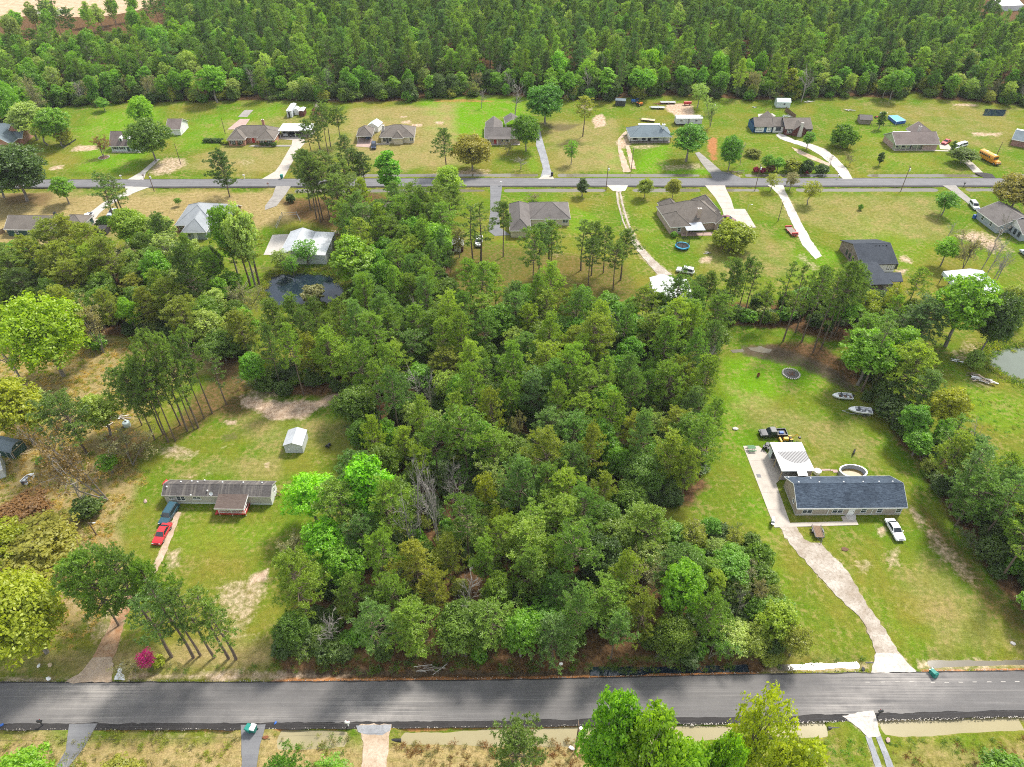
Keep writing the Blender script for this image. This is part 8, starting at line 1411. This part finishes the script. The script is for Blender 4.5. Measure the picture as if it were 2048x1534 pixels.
# far blue pool
ps = [P(x, y, 1.2) for x, y in ((1793,243.5),(1812.5,240.5),(1795,230),(1777,231))]; X, Y = ps[0]; root = empty('swimming_pool', (X, Y, 0), 0, 'blue rectangular above-ground pool behind the sage green ranch', 'pool'); q = [(p_[0]-X, p_[1]-Y) for p_ in ps]; MB().prism(q, 0, 1.15).build('wall', M['blue_plastic'], root); cx = sum(p_[0] for p_ in q)/4; cy = sum(p_[1] for p_ in q)/4; MB().prism([(cx+(x-cx)*.94, cy+(y-cy)*.94) for x, y in q], 1.151, 1.18).build('cover', plain('pool_cover', (.10,.42,.62), .4, .1), root)
for i in range(4):
    a_, b_ = q[i], q[(i+1) % 4]; MB().tube((*a_,1.2),(*b_,1.2),.06).build('rail', M['pale_plastic'], root); MB().tube((*a_,0),(*a_,1.2),.06).build('leg', M['pale_plastic'], root)
# trampoline
X, Y = P(1364,495.5); root = empty('trampoline', (X, Y, 0), 0, 'round trampoline with black net and blue skirt on the lawn', 'trampoline'); MB().lathe([(0,.82),(1.7,.82),(1.7,.8)], 24).build('mat', M['black_plastic'], root); MB().lathe([(1.7,.86),(2.1,.86),(2.15,.6),(2.1,.58)], 24).build('skirt', plain('cyan_pad', (.02,.30,.50), .5, .1), root)
for i in range(6): t = 2*math.pi*i/6+.3; MB().tube((2.05*math.cos(t),2.05*math.sin(t),0),(2.0*math.cos(t),2.0*math.sin(t),2.5),.04).build('net_pole', M['dark_metal'], root)
mb = MB()
for z in (1.1,1.4,1.7,2.0,2.3,2.45): mb.lathe([(1.95,z),(1.97,z+.05),(1.95,z+.1)], 24)
for i in range(40): t = 2*math.pi*i/40; mb.tube((1.95*math.cos(t),1.95*math.sin(t),.9),(1.95*math.cos(t),1.95*math.sin(t),2.5),.02,.02,3)
tag(mb.build('net', M['black_plastic'], root), kind='stuff')
# picnic table, grill, step stones, tub, mat
X, Y = P(1502,900); root = empty('picnic_table', (X, Y, .06), R(5), 'green picnic table at the end of the concrete driveway', 'table')
for i in range(4): MB().cbox(0, -.3+.2*i, .74, 1.6, .18, .05).build('plank', M['green_paint'], root)
for sg in (-1,1): MB().cbox(0, sg*.75, .45, 1.6, .25, .05).build('bench', M['green_paint'], root); MB().tube((sg*.6,-.7,0),(sg*.6,.2,.72),.05).tube((sg*.6,.7,0),(sg*.6,-.2,.72),.05).build('leg', M['green_paint'], root)
X, Y = P(1544,1047); root = empty('barbecue_grill', (X, Y, .06), R(70), 'covered silver grill at the corner of the concrete driveway', 'grill'); MB().box(-.5,.5,-.3,.3,.1,.85).build('cabinet', M['dark_metal'], root, .03); pr = [(-.3,.85),(-.3,1.05),(-.15,1.22),(.15,1.22),(.3,1.05),(.3,.85)]; MB().add([(-.45,y,z) for y,z in pr]+[(.45,y,z) for y,z in pr], [tuple(range(6)),tuple(range(11,5,-1))]+[((i+1)%6,i,6+i,6+(i+1)%6) for i in range(6)]).build('hood', M['pale_plastic'], root); [MB().cbox(sg*.75,0,.85,.45,.5,.04).build('side_shelf', M['galv'], root) for sg in (-1,1)]
for i, (px, py) in enumerate(((1640.5,941),(1646.5,940.2),(1652,939.6),(1658,939.6),(1663.5,940.6))): X, Y = P(px, py); o = MB().prism(jagged([(-.3,-.24),(.3,-.22),(.28,.24),(-.29,.22)], .2, .03), 0, .05).build('stepping_stone', M['pink_slab']); o.location = (X, Y, .0); tag(o, 'flat stepping stone in the row leading to the oval pool', 'stone', 'stepping stones to the oval pool')
X, Y = P(1670.5,942.5); o = MB().box(-.5,.5,-.4,.4,0,.07).build('paving_slab', M['pink_slab']); o.location = (X, Y, 0); tag(o, 'square pink paving slab beside the oval pool', 'slab')
X, Y = P(1633.5,946.5); o = empty('hot_tub', (X, Y, 0), 0, 'round white tub at the back corner of the ranch house', 'tub'); MB().lathe([(.66,0),(.7,.75),(.72,.8),(.5,.82),(.5,.7),(0,.68)], 20).build('shell', M['white_paint'], o); MB().lathe([(0,.71),(.45,.71)], 16).build('cover', M['pale_plastic'], o)
X, Y = P(1517.5,952); o = MB().box(-.4,.4,-.45,.45,.062,.09).build('door_mat', M['dark_metal']); o.location = (X, Y, .0); tag(o, 'dark square mat on the concrete driveway', 'mat')
# black dog on the lawn
X, Y = P(1706.5,908); me = bpy.data.meshes.new('dog'); J = [(0,0,.5),(.28,0,.52),(.42,0,.68),(.58,0,.70),(-.3,0,.52),(-.55,0,.66),(.25,.1,.25),(.27,.1,.02),(.25,-.1,.25),(.27,-.1,.02),(-.28,.1,.28),(-.36,.1,.14),(-.3,.1,.02),(-.28,-.1,.28),(-.36,-.1,.14),(-.3,-.1,.02)]; E_ = [(0,1),(1,2),(2,3),(0,4),(4,5),(1,6),(6,7),(1,8),(8,9),(4,10),(10,11),(11,12),(4,13),(13,14),(14,15)]
me.from_pydata(J, E_, []); o = link('dog', me); o.location = (X, Y, 0); o.rotation_euler = (0, 0, R(60)); o.scale = (1.3,)*3; md = o.modifiers.new('skin', 'SKIN'); me.materials.append(M['black_plastic'])
for i, sv in enumerate(me.skin_vertices[0].data): sv.radius = ([.15,.16,.10,.075,.13,.025,.055,.04,.055,.04,.07,.04,.04,.07,.04,.04][i],)*2; sv.use_root = i == 0
o.modifiers.new('sub', 'SUBSURF').render_levels = 1; tag(o, 'small black dog standing on the lawn behind the ranch house', 'dog')
# boards, piles and litter
def pile(name, label, px, n, L_, mats, spread, cat='pile', rz=0, thick=.05, wd=.2):
    X, Y = P(*px); root = empty(name, (X, Y, 0), rz, label, cat); g = random.Random(int(px[0]*7+px[1]))
    for i in range(n): o = MB().cbox(0,0,0,L_*g.uniform(.5,1.1),wd*g.uniform(.6,1.3),thick).build('board', M[g.choice(mats)], root); o.location = (g.uniform(-1,1)*spread[0], g.uniform(-1,1)*spread[1], .06+i*.03); o.rotation_euler = (g.uniform(-.06,.06), g.uniform(-.06,.06), g.gauss(0,.35))
pile('board_pile', 'pale boards stacked beside the pine clump in the left field', (236,836), 12, 3.8, ['pale_plastic','grey_wood','pale_stone'], (2.0,.5), rz=R(6)); pile('board_pile', 'grey boards scattered left of the pale board stack', (212,850), 9, 1.8, ['grey_wood','pale_stone'], (1,.6)); pile('lumber_pile', 'white beams lying beside the dark green barn shed', (40,905), 6, 5.0, ['white_paint','tan_wood','galv'], (.4,1.0), rz=R(48)); pile('debris_pile', 'pile of pale broken boards on the right lawn', (1968,762), 26, 2.2, ['pale_stone','tan_wood','grey_wood','white_paint'], (2.2,.9), rz=R(-28), wd=.35); pile('debris_pile', 'heap of branches beside the pale board pile', (1948,752), 18, 1.8, ['grey_wood','wood'], (1.3,.9), thick=.07, wd=.08); pile('ash_heap', 'white and black scrap heap left of the right pond', (1913,722), 12, 1.1, ['white_paint','black_plastic','grey_plastic'], (1.2,.6), rz=R(-25)); pile('scrap_heap', 'scrap heap with white panels near the far round shrub', (1699,221), 14, 2.4, ['grey_wood','pale_plastic','grey_plastic'], (1.6,.9)); pile('scrap_heap', 'white scrap beside the far ruined shed', (1768,226), 8, 2.0, ['white_paint','pale_plastic'], (1.2,.7)); pile('scrap_heap', 'white scrap heap at the forest edge right of the white shed', (1617,204), 10, 2.2, ['white_paint','pale_plastic','grey_wood'], (1.6,.8)); pile('brush_pile', 'heap of cut branches beside the far road hedge', (1466,346), 22, 3.0, ['grey_wood','wood'], (3,.9), thick=.08, wd=.1); pile('brush_pile', 'pale dead branches lying at the wood edge by the near road', (862,1340), 20, 2.6, ['grey_wood','pale_stone','wood'], (1.6,.5), thick=.05, wd=.06); pile('rubble', 'small rubble heap on the lawn below the trampoline', (1414,507), 10, .9, ['pale_stone','grey_wood','pale_plastic'], (1.2,.5)); pile('board_pile', 'reddish planks stacked behind the white barn', (680,466), 10, 3.2, ['tan_wood','rust','pale_plastic'], (1.6,.5)); pile('scrap_heap', 'white and grey items stacked behind the split ranch', (1573,233), 14, 2.0, ['white_paint','grey_plastic','teal_plastic'], (2.0,1.0)); pile('junk_heap', 'grey junk heap near the far lawn left', (1509,215), 7, 1.2, ['dark_metal','pale_plastic'], (1,.5)); pile('fallen_log', 'pale fallen log in the gap of the central wood', (962,1225), 3, 4.5, ['tan_wood','rust'], (.5,.2), 'log', R(118), .22, .22); pile('log', 'dead log lying at the edge of the clearing in the wood', (1235,868), 4, 3.5, ['grey_wood','tan_wood'], (1.5,.5), 'log', R(30), .15, .15); pile('scrap_heap', 'pale scrap at the far forest edge behind the brick ranch', (604,199), 8, 2.0, ['white_paint','blue_plastic','grey_wood'], (1.5,.7)); pile('timber_stack', 'rusty timber stack behind the flatbed trailers', (1318,208), 9, 4.0, ['rust','brown_rust','grey_wood'], (1.5,.6)); pile('white_fence_panel', 'white metal gate panels lying at the far forest edge', (662,200), 6, 3.0, ['white_paint','galv'], (1.6,.5), 'panel')
X, Y = P(1470,858); o = link('tree_stump', SM[0]); o.location = (X, Y, .1); o.scale = (.75,.5,.3); tag(o, 'grey stump on the lawn left of the black pickup', 'stump'); X, Y = P(1689,1098); o = link('mulch_heap', SM[1]); o = o; o.location = (X, Y, .02); o.scale = (.75,.6,.2); o.data = o.data.copy(); o.data.materials[0] = M['brown_rust']; tag(o, 'small dark heap on the lawn right of the gravel driveway', 'heap')
X, Y = P(255,852); o = empty('water_tank', (X, Y, 0), 0, 'pale green round tank in the left field', 'tank'); MB().lathe([(.75,0),(.78,1.0),(.7,1.15),(.3,1.3),(0,1.32)], 18).build('shell', M['metal_palegreen'], o); MB().lathe([(.2,1.3),(.2,1.42),(0,1.44)], 10).build('cap', M['dark_metal'], o)
# crumpled plastic sheet by the near road, litter
g = random.Random(4); pts_ = [P(x, y) for x, y in ((229,1360),(250,1361),(250,1352),(243,1346),(251,1338),(250,1328),(243,1327),(236,1336),(236,1346),(230,1354))]; cx, cy = P(241,1345)
bm = bmesh.new(); bm.faces.new([bm.verts.new((x-cx, y-cy, 0)) for x, y in pts_]); bmesh.ops.triangulate(bm, faces=bm.faces[:]); bmesh.ops.subdivide_edges(bm, edges=bm.edges[:], cuts=4, use_grid_fill=True)
for v in bm.verts: v.co.z = .12 + .22*abs(mnoise.noise((v.co.x*2.2, v.co.y*2.2, 1))) + .1*mnoise.noise((v.co.x*6, v.co.y*6, 2))
me = bpy.data.meshes.new('sheet'); bm.to_mesh(me); bm.free(); me.materials.append(M['pale_plastic']); o = link('plastic_sheet', me); o.location = (cx, cy, 0); tag(o, 'crumpled grey plastic sheet beside the dirt driveway mouth', 'sheet')
for px, mt, lb, sz in (((97,1358),'white_paint','white and red bag dropped at the near road edge',.5),((77,1332),'white_paint','white scrap lying in the grass at lower left',.4),((1726,1338),'black_plastic','short black pipe piece beside the gravel driveway mouth',.45),((4,1450),'blue_plastic','blue scrap on the near road shoulder at the left edge',.35),((551,1446),'blue_plastic','small blue scrap on the near road shoulder',.3),((531,1475),'rust','orange culvert stone beside the asphalt driveway',.5),((1776,1480),'pink_slab','pinkish stone beside the gravel wheel tracks',.5),((1143,1496),'white_paint','small white meter box beside the near utility pole',.5),((100,1330),'tan_wood','pale stump ring in the grass at lower left',.5),((2026,1287),'pale_stone','pale rock on the lawn at the right edge',.5),((1122,1328),'white_paint','white paper scrap under the trees at the near road',.4),((291,1003),'pink_slab','square pink well cover on the lawn left of the mobile home',.6),((331,965),'red_paint','red tub behind the left corner of the mobile home',.8)):
    X, Y = P(*px); me = SM[int(px[0]) % 4].copy(); me.materials[0] = M[mt]; o = link('debris' if mt != 'pink_slab' else 'slab_stone', me); o.location = (X, Y, .05); o.scale = (sz, sz*.7, sz*.45); o.rotation_euler = (0,0,px[0]); tag(o, lb, 'debris')
for i, (px, lb) in enumerate((((1742,1325),'black culvert pipe end left of the gravel driveway mouth'),((529,1478),'culvert pipe end beside the teal bin driveway'),((791,1479),'culvert pipe end right of the pale dirt driveway'),((1668,1455),'culvert pipe end left of the white gravel apron'))): X, Y = P(*px); o = empty('culvert_pipe', (X, Y, -.28), 0, lb, 'pipe'); mb = MB(); mb.M = Matrix.Rotation(R(90), 4, 'Y'); mb.lathe([(.22,-.8),(.26,-.8),(.26,.8),(.22,.8),(.22,-.8)], 14); mb.build('tube', M['black_plastic'], o)
# fences
def fence(label, p0, p1, hh, mat, boards=True, gap=.02, bw=.18, name='fence', n=None):
    a, c = Vector(P(*p0)), Vector(P(*p1)); L_ = (c-a).length; root = empty(name, (a.x, a.y, 0), math.atan2((c-a).y, (c-a).x), label, 'fence'); k = max(2, int(L_/2.4)+1)
    for i in range(k): MB().cbox(L_*i/(k-1), .06, hh/2, .1, .1, hh+.1).build('post', M[mat], root)
    for z in (.3, hh-.25): MB().cbox(L_/2, .02, z, L_, .05, .09).build('rail', M[mat], root)
    if boards:
        n = int(L_/(bw+gap)); me = MB().cbox(0,0,0,bw,.025,hh).mesh('board'); me.materials.append(M[mat])
        for i in range(n): o = link('board', me, root); o.location = ((i+.5)*L_/n, -.03, hh/2+rnd.uniform(-.03,.03))
fence('dark wooden fence behind the split ranch', (1570,222), (1590,238), 1.8, 'wood'); fence('thin wire fence along the left side of the needle lawn', (894,482), (889,545), 1.2, 'grey_wood', False); fence('dark post and rail fence behind the sage green ranch', (1742,252), (1842,253), 1.1, 'dark_metal', False); fence('row of thin dark posts behind the split ranch', (1531,221), (1571,220), 1.2, 'brown_rust', False); fence('brown wooden fence at the left edge beside the dark green house', (-6,472), (11,465), 1.5, 'wood'); fence('low brown retaining fence right of the white barn', (666,469), (703,477), .7, 'wood'); fence('wire pen fence above the white barn, left side', (553,458), (565,432), 1.3, 'galv', False); fence('wire pen fence above the white barn, far side', (565,432), (594,431), 1.3, 'galv', False); fence('wire pen fence above the white barn, right side', (594,431), (601,444), 1.3, 'galv', False); fence('long low fence along the path left of the pond', (480,595), (512,540), 1.2, 'grey_wood', False); fence('dark border fence in the lawn left of the cottage', (126,297), (152,280), .5, 'dark_metal', True)
# stone ring and hedge
X, Y = P(208,315); root = empty('flower_bed', (X, Y, 0), 0, 'round stone edged bed under the bare vase shaped tree', 'flower bed'); MB().lathe([(0,.06),(1.7,.03)], 18).build('mulch', M['brown_rust'], root)
for i in range(22): t = 2*math.pi*i/22; o = link('stone', SM[i % 4], root); o.location = (1.85*math.cos(t), 1.85*math.sin(t), .08); o.scale = (.22,.18,.14); o.rotation_euler = (0,0,t)
for i, (px, py, w_, tn_) in enumerate([(414,284,10,'dark'),(422,284,10,'dark'),(430,284,10,'dark'),(438,284,10,'dark'),(446,285,9,'dark'),(452,287,12,'gold'),(545,288,12,'gold'),(470,290,8,'dark'),(480,290,8,'dark'),(525,291,9,'dark'),(535,291,9,'dark'),(548,292,9,'dark')]): T('shrub', px, py, py-8, w_*1.4, tn_, ORD[i - (2 if i > 6 else 0)] + ' small clipped dark shrub from the left at the brick ranch' if tn_ == 'dark' else ['golden shrub at the left corner of the brick ranch','golden shrub at the right corner of the brick ranch'][px > 500], 'clipped shrubs at the brick ranch')
# power line along the near road
def wire(label, a, c, sag):
    mb = MB(); n = 16; pt = [Vector(a).lerp(Vector(c), i/n) - Vector((0,0,sag*4*(i/n)*(1-i/n))) for i in range(n+1)]
    for i in range(n): mb.tube(pt[i], pt[i+1], .012, .012, 3, False)
    tag(mb.build('power_line', M['dark_metal']), label, 'cable')
X, Y = P(1150.5,1502); hh = height_of(1150.5,1502,1450); wire('power line running right from the near utility pole', (X,Y,hh-.1), (X+75,Y+3,hh-.1), 1.0); wire('power line running left from the near utility pole', (X,Y,hh-.1), (X-80,Y-2,hh-.1), 1.0)
# ------------------------------------------------------------------ haze: even air over the whole place
hm = bpy.data.materials.new('haze_air'); hm.use_nodes = True; t = hm.node_tree; t.nodes.clear(); ho = t.nodes.new('ShaderNodeOutputMaterial'); hv = t.nodes.new('ShaderNodeVolumePrincipled')
hv.inputs['Color'].default_value = (.86, .92, 1.0, 1); hv.inputs['Density'].default_value = 0.00007; hv.inputs['Anisotropy'].default_value = 0.0; t.links.new(hv.outputs[0], ho.inputs['Volume'])
ho_ = MB().box(-4200, 4200, -3400, 4400, -3, 118).build('haze', hm); tag(ho_, 'thin pale haze in the air', 'haze', kind='stuff')
